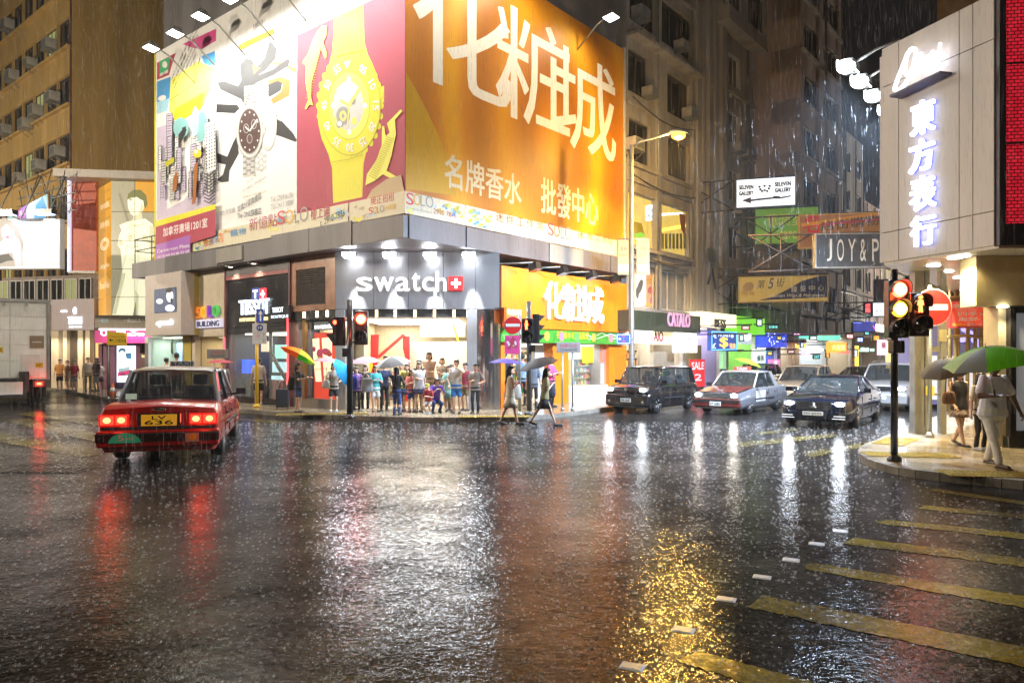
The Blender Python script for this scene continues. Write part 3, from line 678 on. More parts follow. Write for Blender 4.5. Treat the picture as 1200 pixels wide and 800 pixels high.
def room(t, x0, x1, y0, y1, z0, z1, wall, floor=floor_in, energy=200, col=(1, .88, .68), panel=True, skipfront=True):
 t.bx('shop_floor', (x0, x1, y0, y1, z0 - .06, z0), floor)
 t.bx('back_wall', (x0, x1, y1 + .002, y1 + .1, z0, z1), wall)
 for a, b in ((x0 - .1, x0), (x1, x1 + .1)):
  t.bx('side_wall', (a, b, y0 + .02, y1, z0, z1), wall)
 t.bx('ceiling', (x0, x1, y0, y1, z1 + .002, z1 + .08), wall)
 if panel:
  t.bx('ceiling_light', (x0 + .3, x1 - .3, y0 + .4, y1 - .4, z1 - .05, z1 - .002), lightpanel)
 if energy: t.lamp('AREA', ((x0 + x1) / 2, (y0 + y1) / 2, z1 - .08), energy, col, max(x1 - x0 - .6, .4), rot=(0, 0, 0), sizey=max(y1 - y0 - .8, .4))
def shelf(t, x0, x1, y, z0, z1, rows, seed=1, depth=.3, wood=shelfwood, fill=.85):
 r_ = random.Random(seed); mb = MB()
 for x in (x0, x1 - .03): mb.box(x, x + .03, y - depth, y, z0, z1)
 mb.box(x0 + .03, x1 - .03, y - .02, y, z0, z1); sh = t.part('shelf_unit', mb, wood)
 for i in range(rows + 1):
  m2 = MB(); z = z0 + (z1 - z0 - .03) * i / rows; m2.box(x0 + .031, x1 - .031, y - depth + .01, y - .021, z, z + .03); t.part('shelf_board', m2, wood, sh)
 g = MB(); ms = goods
 for i in range(rows):
  z = z0 + (z1 - z0 - .03) * i / rows + .031; x = x0 + .06
  while x < x1 - .14:
   w = r_.uniform(.06, .13); h = r_.uniform(.4, .85) * (z1 - z0) / rows * .8
   if r_.random() < fill: g.box(x, x + w, y - depth + .04, y - depth + .14, z, z + h, r_.randrange(len(ms)))
   x += w + .02
 tag(t.part('goods', g, ms, sh), kind='stuff')
# ---------- the watch shop across the corner
t = Thing('watch_shop', 'steel fronted watch shop across the corner with glowing name and red cross', 'shop front', FC, (XB / 2, 0, .13))
zs0, zs1 = 3.43, 5.31
n = 5; pb = [0, 1.25, 2.4, 3.55, 4.6, XB - .02]
for i in range(n): t.bx('steel_panel', (pb[i] + .006, pb[i + 1] - .006, 0, .15, zs0, zs1 - .01), panel_steel)
for ch, a, b, yt in (('s', 418, 436, 325), ('w', 439, 461, 325), ('a', 464, 480, 325), ('t', 483, 492, 320), ('c', 495, 508, 325), ('h', 511, 523, 318)):
 mb = MB(); ptext(mb, FC, ch, a, b, yt, 341, -.03, depth=.05, bold=.005); t.part('sign_letter', mb, neon_white)
mb = MB(); x0, x1 = FC.lx(526), FC.lx(543); z0, z1 = FC.z(0, 340.5), FC.z(0, 324); mb.box(x0, x1, -.06, -.005, z0, z1); sq = t.part('cross_sign', mb, E('red_sign_glow', (.9, .03, .03), .9))
mb = MB(); cx_, cz_ = (x0 + x1) / 2, (z0 + z1) / 2; mb.poly([(cx_ - .045, cz_ - .16), (cx_ + .045, cz_ - .16), (cx_ + .045, cz_ - .045), (cx_ + .16, cz_ - .045), (cx_ + .16, cz_ + .045), (cx_ + .045, cz_ + .045), (cx_ + .045, cz_ + .16), (cx_ - .045, cz_ + .16), (cx_ - .045, cz_ + .045), (cx_ - .16, cz_ + .045), (cx_ - .16, cz_ - .045), (cx_ - .045, cz_ - .045)], -.075, -.062); t.part('white_cross', mb, neon_white, sq)
# lintel with small downlights
t.bx('lintel', (.25, XB - .05, .05, .35, 3.16, zs0 - .01), mirror_steel)
for px in (441, 463, 486, 509, 532, 548):
 x = FC.lx(px); t.bx('lintel_lamp', (x - .035, x + .035, .02, .046, 3.17, 3.40), warm_strip)
# posts
def post(xa, xb, m, ya=0, yb=.5, zt=zs0 - .02): mb = MB(); mb.box(xa, xb, ya, yb, .13, zt); return t.part('steel_post', mb, m, bevel=.015)
post(0, .32, panel_steel); post(FC.lx(547), FC.lx(559), panel_steel)
mb = MB(); xa, xb = FC.lx(559.5), FC.lx(586)
vs, fs = [], []
for i in range(13):
 u = i / 12; vs += [(xa + (xb - xa) * u, -.10 * math.sin(math.pi * u), .13), (xa + (xb - xa) * u, -.10 * math.sin(math.pi * u), zs0 - .02)]
 if i: fs.append((2 * i - 2, 2 * i, 2 * i + 1, 2 * i - 1))
vs += [(xa, .5, .13), (xa, .5, zs0 - .02), (xb, .5, .13), (xb, .5, zs0 - .02)]; fs += [(26, 0, 1, 27), (24, 28, 29, 25), (28, 26, 27, 29)]
mb.add(vs, fs); t.part('polished_column', mb, mirror_steel)
room(t, .34, FC.lx(546), .36, 5.2, .16, 3.15, cream, energy=300)
# displays inside
zz = lambda py, y: FC.z(0, py, y)
mb = MB(); y = 4.2; mb.poly([(FC.lx(x_, y), zz(y_, y)) for x_, y_ in [(419, 392), (444, 392), (443, 418), (440, 450), (430, 478), (419, 478)]], y, y + .05); t.part('red_wall_panel', mb, signred)
mb = MB(); y = 4.1; mb.poly([(FC.lx(x_, y), zz(y_, y)) for x_, y_ in [(422, 402), (428, 394), (430, 410), (437, 428), (430, 450), (422, 450)]], y, y + .04); t.part('yellow_wall_panel', mb, M('shop_yellow', (.75, .6, .02), .5))
mb = MB(); y = 3.6; mb.poly([(FC.lx(x_, y), zz(y_, y)) for x_, y_ in [(442, 417), (472, 391), (475, 393), (444, 420)]], y, y + .06); t.part('red_diagonal_bar', mb, signred)
mb = MB(); y = 3.7; mb.poly([(FC.lx(x_, y), zz(y_, y)) for x_, y_ in [(472, 394), (480, 394), (480, 470), (475, 470), (475, 420), (472, 408)]], y, y + .06); t.part('red_post', mb, signred)
mb = MB(); mb.poly([(FC.lx(x_, 4), zz(y_, 4)) for x_, y_ in [(530, 380), (532, 380), (538, 400), (536, 400)]], 4, 4.04); t.part('yellow_streamer', mb, M('shop_yellow', (.75, .6, .02), .5))
t.bx('bulkhead', (FC.lx(494, 5), FC.lx(546, 5), 4.6, 4.75, zz(395, 5), 3.14), cream)
shelf(t, FC.lx(496, 5.1), FC.lx(548, 5.1), 5.15, .2, zz(411, 5), 6, 5)
shelf(t, FC.lx(446, 5.1), FC.lx(470, 5.1), 5.15, .2, zz(430, 5), 4, 9)
mb = MB(); y = 4.75; mb.box(FC.lx(527, y), FC.lx(536, y), y, y + .03, zz(419, y), zz(411, y)); t.part('red_poster', mb, signred)
t.bx('counter', (2.2, 3.6, 3.2, 3.8, .16, 1.05), cream)
# lamps on the sign
for px in (407, 455, 503, 549):
 x = FC.lx(px, -.8); z = 5.08
 f = Thing('sign_spotlight', {407: 'white sign lamp above the blank steel before the shop name', 455: 'white sign lamp above the second letter of the shop name', 503: 'white sign lamp above the last letters of the shop name', 549: 'white sign lamp right of the red cross'}[px], 'spotlight', FC, (x, -.5, z), 'white lamps over the steel shop sign')
 mb = MB(); mb.tube([(x, 0, z + .12), (x, -.45, z + .14)], .02, 6); f.part('arm', mb, blackp)
 mb = MB(); mb.box(x - .2, x + .2, -.62, -.38, z + .02, z + .14); h = f.part('housing', mb, steel)
 mb = MB(); mb.add([(x - .19, -.615, z + .018), (x + .19, -.615, z + .018), (x + .19, -.39, z - .03), (x - .19, -.39, z - .03)], [(0, 3, 2, 1)]); mb.add([(x - .2, -.64, z + .0), (x + .2, -.64, z + .0), (x + .2, -.625, z + .13), (x - .2, -.625, z + .13)], [(0, 1, 2, 3)]); f.part('lens', mb, E('cold_lens', (.9, .94, 1), 60), h)
 f.lamp('SPOT', (x + .02, -.5, z - .05), 1400, (.93, .96, 1), .05, aim=(x + .14, -.02, 3.2), spot=27, blend=.55)
 f.lamp('SPOT', (x, -.56, z - .05), 900, (.9, .95, 1), .1, aim=(x, -3.4, .1), spot=100, blend=.8)
# ---------- its flank on the left-hand street
FW = Frame(-5.80, 23.80, -39.36)
t = Thing('watch_shop_flank', 'pink marble side of the watch shop with a louvre and a red poster window', 'shop front', FW, (FW.lx(367), 0, .13))
xa = FW.lx(341); zt = 5.29
g0, g1 = FW.lx(347), FW.lx(381); gz0, gz1 = FW.z(g0, 358), FW.z(g0, 317)
for (a, b, c, d) in ((xa, g0 - .01, 3.43, zt), (g1 + .01, -.01, 3.43, zt), (g0, g1, gz1 + .01, zt), (g0, g1, 3.43, gz0 - .01)):
 t.bx('marble_slab', (a, b, 0, .12, c, d), copper_marble)
mb = MB(); mb.box(g0, g1, .11, .14, gz0, gz1); lv = t.part('louvre_back', mb, blackm)
for i in range(17):
 z = gz0 + (gz1 - gz0) * (i + .2) / 17; mb = MB(); mb.add([(g0 + .01, .0, z), (g1 - .01, .0, z), (g1 - .01, .09, z + .06), (g0 + .01, .09, z + .06), (g0 + .01, .0, z + .012), (g1 - .01, .0, z + .012), (g1 - .01, .09, z + .072), (g0 + .01, .09, z + .072)], [(0, 3, 2, 1), (4, 5, 6, 7), (0, 1, 5, 4), (1, 2, 6, 5), (2, 3, 7, 6), (3, 0, 4, 7)]); t.part('louvre_slat', mb, M('bronze_slat', (.10, .085, .075), .45, .4), lv)
t.bx('steel_edge', (xa - .09, xa - .01, -.03, .2, 2.0, zt), steel)
t.bx('lintel', (xa, -.02, .02, .2, 3.12, 3.41), mirror_steel)
for px in (356, 371, 383): x = FW.lx(px); t.bx('lintel_lamp', (x - .05, x + .05, .0, .018, 3.2, 3.40), warm_strip)
mb = MB(); ptext(mb, FW, 'swatch', 369, 389, 379, 385, -.02, depth=.02); t.part('small_sign', mb, neon_white)
t.bx('sign_backing', (FW.lx(368), FW.lx(389), -.01, .02, FW.z(-.8, 387), FW.z(-.8, 377)), M('sign_teal_grey', (.10, .14, .15), .4))
mb = MB(); x0, x1 = FW.lx(361), FW.lx(391); mb.box(x0, x1, .25, .3, FW.z(x0, 471), FW.z(x0, 390)); rp_ = t.part('red_window_panel', mb, E('backlit_red', (.75, .05, .02), .55))
A = Art(FW, .24); A.poly(E('backlit_poster', (1, .93, .62), .75), [(366, 397), (374, 396), (375, 418), (377, 447), (370, 447), (367, 420)]); A.poly(E('backlit_poster', (1, .93, .62), .75), [(377, 396), (389, 395), (389, 449), (380, 448)])
A.ell(print_pink, 374, 414, 3, 5); A.ell(print_pink, 382, 412, 5, 4, 20); A.ell(print_red, 386, 415, 3, 3); A.ell(print_yellow, 374, 420, 2.5, 2); A.ell(print_pink, 368, 409, 2, 3); A.text(print_tan, 'summer', 369, 376, 431, 434); A.text(print_tan, 'colours', 379, 387, 430, 433); A.text(print_red, 'club', 380, 388, 409, 415, shear=.3); A.text(print_tan, 'new', 380, 387, 440, 443)
A.done(t, 'poster_print', rp_)
t.bx('window_pane', (xa, x0 - .02, .1, .16, .5, 3.1), clearglass)
t.bx('stall_riser', (xa, -.02, .05, .35, .13, .45), steel)
t.bx('mullion', (FW.lx(354), FW.lx(357), .0, .12, .45, 3.11), M('bronze_frame', (.25, .16, .06), .35, .6))
t.bx('display_back', (xa, -.02, 1.2, 1.3, .13, 3.1), cream)
t.lamp('AREA', ((xa - .1) / 2, .7, 3.05), 60, (1, .85, .6), 1.4, rot=(0, 0, 0), sizey=.5)
# ---------- dark watch boutique with glowing letters
SB = .40
def bay(name, label, pxl, pxr, y=SB): a, b = FL.lx(pxl, y), FL.lx(pxr, y); return Thing(name, label, 'shop front', FL, ((a + b) / 2, y, .13)), a, b
t, a, b = bay('boutique_front', 'black watch boutique front with white glowing letters and red light tubes', 265, 341)
dark = M('black_cladding', (.02, .02, .026), .25, coat=.3)
zz = lambda px, py: FL.z(FL.lx(px, SB), py, SB)
zsg0, zsg1 = zz(303, 383), zz(303, 325)
mb = MB(); mb.box(a + .12, b - .1, SB, SB + .15, zsg0, zsg1); fa = t.part('sign_fascia', mb, dark)
nb = 16
for i in range(nb):
 z = zsg0 + .03 + (zsg1 - zsg0 - .06) * i / nb; t.bx('fascia_slat', (a + .14, b - .12, SB - .03, SB - .002, z, z + .06), dark, fa)
t.bx('jamb', (a, a + .1, SB - .08, SB + .3, .13, 5.29), M('maroon_jamb', (.14, .05, .06), .4)); t.bx('jamb', (b - .09, b, SB - .05, SB + .3, .13, 5.29), M('maroon_jamb', (.14, .05, .06), .4))
t.bx('head_rail', (a + .101, b - .091, SB - .06, SB + .2, zsg1 + .02, zsg1 + .16), M('pale_red_rail', (.35, .12, .12), .5))
t.bx('head_panel', (a + .101, b - .091, SB - .055, SB + .2, zsg1 + .17, 5.28), slabgrey)
for u, v, wz in ((a + .02, a + .08, (.9, 2.6)), (b - .075, b - .02, (.9, 3.2))): t.bx('red_light_tube', (u, v, SB - .12, SB - .085, *wz), neon_red)
for ch, p0, p1 in zip('TISSOT', (281, 288.5, 292, 297.5, 303.5, 310.5), (288, 291.3, 297, 302.8, 310, 316)):
 mb = MB(); ptext(mb, FL, ch, p0, p1, 352 - (p0 - 281) * .08, 369 - (p0 - 281) * .05, SB - .05, depth=.06, bold=.012); t.part('sign_letter', mb, neon_blue)
mb = MB(); ptext(mb, FL, 'SWISS WATCHES SINCE 1853', 281, 314, 372, 376, SB - .04, depth=.02, bold=.01); t.part('sign_lettering', mb, E('amber_letter_glow', (1, .75, .35), 1.4))
for m_, c_, p0, p1 in (('T', (.03, .05, .2), 295, 303.5), ('+', (.6, .03, .05), 304, 312)):
 mb = MB(); x0, x1 = FL.lx(p0, SB - .06), FL.lx(p1, SB - .06); mb.box(x0, x1, SB - .06, SB - .031, FL.z(x0, 351, SB), FL.z(x0, 338, SB)); o = t.part('emblem', mb, M('emblem_' + ('blue' if m_ == 'T' else 'red'), c_, .4, emit=c_, es=1.0))
 mb = MB(); ptext(mb, FL, m_, p0 + 1.6, p1 - 1.6, 340, 349, SB - .062, depth=.02, bold=.05); t.part('emblem_letter', mb, neon_white, o)
mb = MB(); x0, x1 = FL.lx(316, SB - .1), FL.lx(340, SB - .1); mb.box(x0, x1, SB - .1, SB - .03, zz(328, 378), zz(328, 359)); o = t.part('side_sign', mb, dark)
mb = MB(); ptext(mb, FL, 'TISSOT', 319, 332, 360, 366, SB - .1, depth=.01, bold=.02); ptext(mb, FL, 'BOUTIQUE', 318, 338, 369, 373, SB - .1, depth=.01); t.part('sign_lettering', mb, neon_blue, o)
room(t, a + .1, b - .1, SB + .16, SB + 2.6, .2, zsg0 - .2, M('navy_interior', (.05, .055, .09), .4), floor=M('dark_floor', (.06, .05, .05), .2), energy=45, col=(.75, .88, 1))
t.bx('transom', (a + .101, b - .091, SB - .02, SB + .15, zsg0 - .2, zsg0 - .01), dark)
for p0, p1, y0, y1, m_, dy in ((281, 297, 437, 421, E('screen_blue', (.02, .10, .85), 1.6), .6), (281, 293, 415, 402, E('screen_pale', (.5, .75, 1), .8), 1.2), (319, 337, 436, 424, E('display_ice', (.5, .85, .9), .9), .7), (322, 340, 420, 404, E('display_mint', (.35, .8, .65), .8), 1.4), (306, 314, 412, 400, E('display_warm', (1, .7, .5), .5), 1.0), (318, 338, 452, 440, E('display_ice', (.5, .85, .9), .9), .8)):
 mb = MB(); y = SB + dy; x0, x1 = FL.lx(p0, y), FL.lx(p1, y); mb.box(x0, x1, y, y + .05, FL.z(x0, y0, y), FL.z(x0, y1, y)); t.part('display_screen', mb, m_)
mb = MB(); mb.tube([(FL.lx(317, SB + .5), SB + .5, 2.9), (FL.lx(318, SB + .5), SB + .5, 2.0), (FL.lx(326, SB + .5), SB + .5, 1.5), (FL.lx(338, SB + .5), SB + .5, .9)], .07, 8); t.part('display_sculpture', mb, blackp)
for i in range(3): mb = MB(); x = a + .5 + i * .95; mb.box(x, x + .7, SB + .5, SB + 1.0, .2, 1.0); t.part('display_plinth', mb, goods[6] if i != 2 else M('plinth_red', (.25, .05, .04), .4))
t.bx('window_pane', (a + .12, FL.lx(296, SB), SB + .05, SB + .08, .35, zsg0 - .21), clearglass); t.bx('window_pane', (FL.lx(314, SB), b - .12, SB + .05, SB + .08, .35, zsg0 - .21), clearglass)
t.bx('stall_riser', (a + .1, b - .1, SB - .02, SB + .15, .13, .33), blackp)
for px in (283, 300, 329): x = FL.lx(px, SB - .5); mb = MB(); mb.lathe([(.07, zsg1 + .02), (.09, zsg1 - .0), (.09, zsg1 - .02)], 12, (x, SB - .45, .12));
# ---------- entrance of the building with coloured letters
t, a, b = bay('building_entrance', 'cream entrance wall with colourful raised letters above a lit doorway', 225, 264.5)
zz = lambda px, py: FL.z(FL.lx(px, SB), py, SB)
wallc = M('cream_wall', (.60, .52, .40), .6, var=.08)
mb = MB(); zd = zz(245, 394); mb.box(a, b, SB, SB + .25, zd, 5.28); t.part('upper_wall', mb, wallc)
for ch, p0, p1, c in (('S', 231, 237.5, (.75, .22, .03)), ('O', 238, 244.5, (.80, .42, .02)), ('L', 245.5, 250.5, (.25, .06, .45)), ('O', 251.5, 258, (.08, .40, .10))):
 mb = MB(); ptext(mb, FL, ch, p0, p1, 359.5 - (p0 - 231) * .1, 373 - (p0 - 231) * .1, SB - .02, depth=.12, bold=.02); t.part('raised_letter', mb, M('letter_' + ch + str(int(c[0] * 100)), c, .4, emit=c, es=.6))
mb = MB(); x0, x1 = FL.lx(229.5, SB - .15), FL.lx(258, SB - .15); mb.box(x0, x1, SB - .15, SB - .005, zz(243, 384), zz(243, 374.5)); o = t.part('name_box', mb, E('name_box_glow', (.75, .72, .9), .6))
mb = MB(); ptext(mb, FL, 'BUILDING', 231, 257, 376, 382.5, SB - .151, depth=.02, bold=.025); t.part('name_lettering', mb, print_navy, o)
room(t, a + .25, b - .25, SB + .26, SB + 3.4, .15, zd - .02, M('beige_lobby', (.55, .45, .28), .4), energy=55, col=(1, .85, .55), panel=False)
for px in (247, 259): x = FL.lx(px, SB + .9); mb = MB(); mb.lathe([(.09, zd - .03), (.09, zd - .024)], 14, (x, SB + .9, 0)); t.part('downlight', mb, lightpanel)
for x0, x1 in ((a, a + .25), (b - .25, b)): t.bx('door_jamb', (x0, x1, SB + .003, SB + .24, .13, zd - .004), wallc)
# ---------- boxed white shop sign with photo panel
t, a, b = bay('optical_shop_front', 'pale boxed shop front with a portrait panel and blue-white script sign', 170, 224)
YB = -.35
zz = lambda px, py, y=YB: FL.z(FL.lx(px, y), py, y)
a2, b2 = FL.lx(170, YB), FL.lx(212, YB)
mb = MB(); zb = zz(190, 393); mb.box(a2, b2, YB, SB + .2, zb, 5.27); t.part('sign_box', mb, M('warm_white_panel', (.50, .44, .40), .5, var=.05), bevel=.02)
t.bx('ochre_return', (b2 + .003, FL.lx(224.5, SB), SB - .2, SB + .2, zb, 5.27), M('ochre_return', (.45, .36, .06), .5))
mb = MB(); x0, x1 = FL.lx(181, YB - .03), FL.lx(206, YB - .03); mb.box(x0, x1, YB - .04, YB - .002, zz(193, 366), zz(193, 338)); o = t.part('portrait_panel', mb, E('portrait_dark', (.08, .11, .2), .5))
A = Art(FL, YB - .042); A.ell(E('portrait_skin', (.9, .92, 1), .9), 199, 347, 4, 7); A.ell(E('portrait_skin', (.9, .92, 1), .9), 199, 361, 5.5, 4); A.ell(print_black, 198, 340, 4, 3, -10); A.ell(print_black, 201, 352, 1.5, 3); A.ell(E('portrait_skin', (.9, .92, 1), .9), 187, 353, 4, 3); A.text(print_navy, 'ck', 185, 189, 351, 355); A.done(t, 'portrait_print', o)
mb = MB(); ptext(mb, FL, 'epoch', 184, 203, 374, 383, YB - .03, depth=.05, shear=.25, bold=.02); t.part('script_sign', mb, neon_blue)
room(t, FL.lx(174, SB), FL.lx(214, SB), SB + .1, SB + 1.4, .2, zb - .02, M('mint_interior', (.55, .68, .58), .5), energy=45, col=(.9, 1, .9))
A = Art(FL, SB + 1.0); A.poly(print_black, [(195, 396), (199, 402), (203, 396), (203, 416), (199, 412), (195, 417)]); A.line(print_white, [(196, 412), (199, 403), (202, 399)], .5); A.poly(E('screen_sky', (.35, .65, 1), .9), [(207, 402), (216, 401), (217, 426), (207, 427)]); A.done(t, 'window_poster')
for p0, p1, m_ in ((170, 174, white), (214, 224, M('ochre_return', (.45, .36, .06), .5))): t.bx('door_jamb', (FL.lx(p0, SB), FL.lx(p1, SB), SB - .01, SB + .2, .13, zb - .004), m_)
t.bx('window_pane', (FL.lx(174.4, SB), FL.lx(213.6, SB), SB + .02, SB + .05, .6, zb - .01), clearglass); t.bx('stall_riser', (FL.lx(174.2, SB), FL.lx(213.8, SB), SB, SB + .2, .13, .59), white)
# ---------- downlights under the canopy on the left side
for px, nm in ((270, 'round lamp under the canopy above the coloured letters'), (274, None), (297, 'round lamp under the canopy above the black boutique')):
 if nm is None: continue
 x = FL.lx(px, .1); f = Thing('canopy_lamp', nm, 'lamp', FL, (x, .1, Z_CAN0), 'round lamps under the canopy')
 mb = MB(); mb.lathe([(.2, Z_CAN0 - .005), (.22, Z_CAN0 - .07), (.17, Z_CAN0 - .08)], 18, (x, .1, 0)); f.part('ring', mb, steel); mb = MB(); mb.lathe([(.16, Z_CAN0 - .075), (.001, Z_CAN0 - .085)], 18, (x, .1, 0)); f.part('lens', mb, E('warm_lens', (1, .9, .7), 9))
 f.lamp('SPOT', (x, .1, Z_CAN0 - .12), 110, (1, .85, .6), .08, aim=(x, .1, 0), spot=110)
# ---------- orange cosmetics shop
YO = -.36
orange = M('orange_sign_face', (.78, .19, .006), .45)
a, b = FR.lx(588, YO), FR.lx(735, YO)
t = Thing('cosmetics_shop', 'bright orange cosmetics shop with white Chinese characters and a green strip', 'shop front', FR, ((a + b) / 2, 0, .13))
zo0, zo1 = 2.84, 4.87
t.bx('sign_box', (a, b, YO, .3, zo0, zo1), orange, bevel=.02)
for ch, p0, p1, y0, y1 in (('化', 636, 661, 330, 374), ('粧', 658, 683, 333, 377), ('城', 679, 706, 336, 379)):
 mb = MB(); ptext(mb, FR, ch, p0, p1, y0, y1, YO - .02, depth=.09, bold=.004); t.part('raised_character', mb, M('character_white_lit', (.8, .8, .78), .4, emit=(1, .95, .85), es=.3))
mb = MB(); mb.box(a + .02, b - .02, YO + .06, .2, 2.36, zo0 - .01); gs = t.part('green_strip', mb, M('green_strip', (.06, .30, .03), .4, var=.2, vs=4))
for i, px in enumerate((592, 641, 658, 676, 696, 716)):
 x = FR.lx(px, YO + .05); mb = MB(); mb.disc(x, 2.60, .16, .17, YO + .045, YO + .058, n=14); t.part('strip_emblem', mb, M('strip_emblem_%d' % (i % 3), [(.1, .55, .08), (.6, .3, .05), (.6, .15, .2)][i % 3], .4, emit=[(.1, .8, .1), (.8, .5, .1), (.8, .3, .4)][i % 3], es=.35), gs)
A = Art(FR, YO + .055); A.text(print_gold, '名牌香水化粧品批發', 652, 690, 388, 397, skew=-.0); A.line(print_cream, [(690, 398), (705, 390), (720, 397), (732, 390)], .8); A.line(print_white, [(686, 392), (700, 397), (715, 391), (733, 398)], .6); A.done(t, 'strip_print', gs)
for p0, p1 in ((587, 592), (648, 666), (714, 734)): t.bx('orange_pillar', (FR.lx(p0, -.1), FR.lx(p1, -.1), -.1, .35, .13, 2.35), orange)
room(t, FR.lx(590, .4), FR.lx(730, .4), .4, 5.2, .16, 2.34, M('white_interior', (.62, .60, .55), .5), energy=200, col=(1, .9, .72))
# shop contents
for i, (p0, p1) in enumerate(((594, 618), (668, 690), (692, 712))):
 shelf(t, FR.lx(p0, 4.5), FR.lx(p1, 4.5), 4.6, .2, 2.1, 6, 20 + i)
shelf(t, FR.lx(672, .8), FR.lx(700, .8), 1.2, .7, 1.75, 4, 31, wood=M('yellow_display', (.55, .42, .06), .5))
t.bx('window_base', (FR.lx(667, 0), FR.lx(713, 0), -.02, .3, .13, .72), white); t.bx('window_pane', (FR.lx(667, .05), FR.lx(713, .05), .05, .08, .73, 2.3), clearglass)
t.bx('orange_poster', (FR.lx(703, .2), FR.lx(713, .2), .18, .2, 1.62, 2.25), M('poster_orange_red', (.7, .12, .02), .5, emit=(.8, .2, .05), es=.3)); t.bx('frosted_panel', (FR.lx(703, .2), FR.lx(713, .2), .15, .2, .75, 1.6), M('frosted', (.5, .55, .58), .5))
t.bx('lime_notice', (FR.lx(682, -.03), FR.lx(695, -.03), -.05, -.03, FR.z(FR.lx(688), 425), FR.z(FR.lx(688), 407)), M('lime_paper', (.5, .62, .02), .6, emit=(.6, .75, .02), es=.25))
t.bx('grey_door_leaf', (FR.lx(627, .3), FR.lx(647, .3), .3, .33, .2, 2.3), M('frosted', (.5, .55, .58), .5))
t.bx('counter', (FR.lx(622, 3.2), FR.lx(640, 3.2), 3.0, 3.4, .16, 1.1), white)
# projecting orange board over its door
x0 = FR.lx(592, -.9); mb = MB(); x1 = FR.lx(614, -.9); mb.box(x0, x1, -.95, -.85, FR.z(x0, 378), FR.z(x0, 361)); o = t.part('hanging_board', mb, orange)
mb = MB(); ptext(mb, FR, '化粧城', 594, 611, 362.5, 369, -.952, depth=.01); t.part('board_lettering', mb, neon_white, o)
t.bx('board_bracket', (x0 + .1, x1 - .1, -.92, -.37, FR.z(x0, 362), FR.z(x0, 361)), blackp)
for px, hx, nm in ((628, 617, 'first small black floodlight over the orange sign, nearest the corner'), (660, 647, 'second small black floodlight over the orange sign'), (694, 680, 'third small black floodlight over the orange sign'), (722, 712, 'small black floodlight at the street lamp end of the orange sign')):
 x, z = FR.p(px, 321 + (px - 628) * .11, YO - .8)
 f = Thing('sign_floodlight', nm, 'floodlight', FR, (x, YO, zo1), 'black floodlights over the orange sign')
 mb = MB(); mb.tube([(x - .9, YO + .2, zo1 + .05), (x - .1, YO - .75, zo1 + .1)], .025, 6); f.part('arm', mb, gunmetal)
 mb = MB(); mb.add([(x - .16, YO - .95, zo1 - .1), (x + .16, YO - .95, zo1 - .1), (x + .16, YO - .62, zo1 - .2), (x - .16, YO - .62, zo1 - .2), (x - .12, YO - .88, zo1 + .14), (x + .12, YO - .88, zo1 + .14), (x + .12, YO - .58, zo1 + .06), (x - .12, YO - .58, zo1 + .06)], [(0, 3, 2, 1), (4, 5, 6, 7), (0, 1, 5, 4), (1, 2, 6, 5), (2, 3, 7, 6), (3, 0, 4, 7)]); h = f.part('housing', mb, blackp)
 f.bx('lens', (x - .13, x + .13, YO - .64, YO - .60, zo1 - .19, zo1 - .02), lampglass, h)
 f.lamp('SPOT', (x, YO - .58, zo1 - .12), 105, (1, .82, .45), .1, aim=(x, YO, zo1 - 1.1), spot=120, blend=.8)
# ------------------------------------------------------------------ facades with recessed windows
def window(t, x0, x1, z0, z1, y, nx=2, ny=1, fm=winframe, pm=darkglass, sill=True, name='window', top=None):
 f = MB(); b = .06
 f.box(x0, x0 + b, y - .03, y + .06, z0, z1); f.box(x1 - b, x1, y - .03, y + .06, z0, z1); f.box(x0 + b, x1 - b, y - .03, y + .06, z0, z0 + b); f.box(x0 + b, x1 - b, y - .03, y + .06, z1 - b, z1)
 zt = z1 if top is None else z0 + (z1 - z0) * top
 for i in range(1, nx): x = x0 + (x1 - x0) * i / nx; f.box(x - .025, x + .025, y - .02, y + .05, z0 + b, zt - (b if top is None else 0))
 if top is not None: f.box(x0 + b, x1 - b, y - .025, y + .05, zt, zt + .05)
 for i in range(1, ny): z = z0 + (z1 - z0) * i / ny; f.box(x0 + b, x1 - b, y - .015, y + .05, z - .02, z + .02)
 w = t.part(name, f, fm)
 p = MB(); p.box(x0 + b, x1 - b, y + .01, y + .02, z0 + b, z1 - b); t.part('pane', p, pm, w)
 if sill: s_ = MB(); s_.box(x0 - .06, x1 + .06, y - .16, y - .035, z0 - .07, z0 - .002); t.part('sill', s_, concrete, w)
 return w
def facade(t, x0, x1, zb, zt, rows, m, y0=0.0, rec=.28):
 """wall of bands and piers; rows: (z0, z1, [(xa, xb, nx, ny, frame, pane)])"""
 mb = MB(); z = zb
 for a, b, wins in sorted(rows, key=lambda r: r[0]):
  if a > z: mb.box(x0, x1, y0, y0 + rec, z, a)
  x = x0
  for w in sorted(wins): mb.box(x, w[0], y0 + .001, y0 + rec, a, b); x = w[1]
  mb.box(x, x1, y0 + .001, y0 + rec, a, b); z = b
 mb.box(x0, x1, y0, y0 + rec, z, zt); mb.box(x0, x1, y0 + rec + .002, y0 + 7, zb, zt)
 o = t.part('wall', mb, m)
 for a, b, wins in rows:
  for w in wins: window(t, w[0], w[1], a, b, y0 + rec - .10, w[2], w[3], w[4], w[5])
 return o
ac_mesh = None
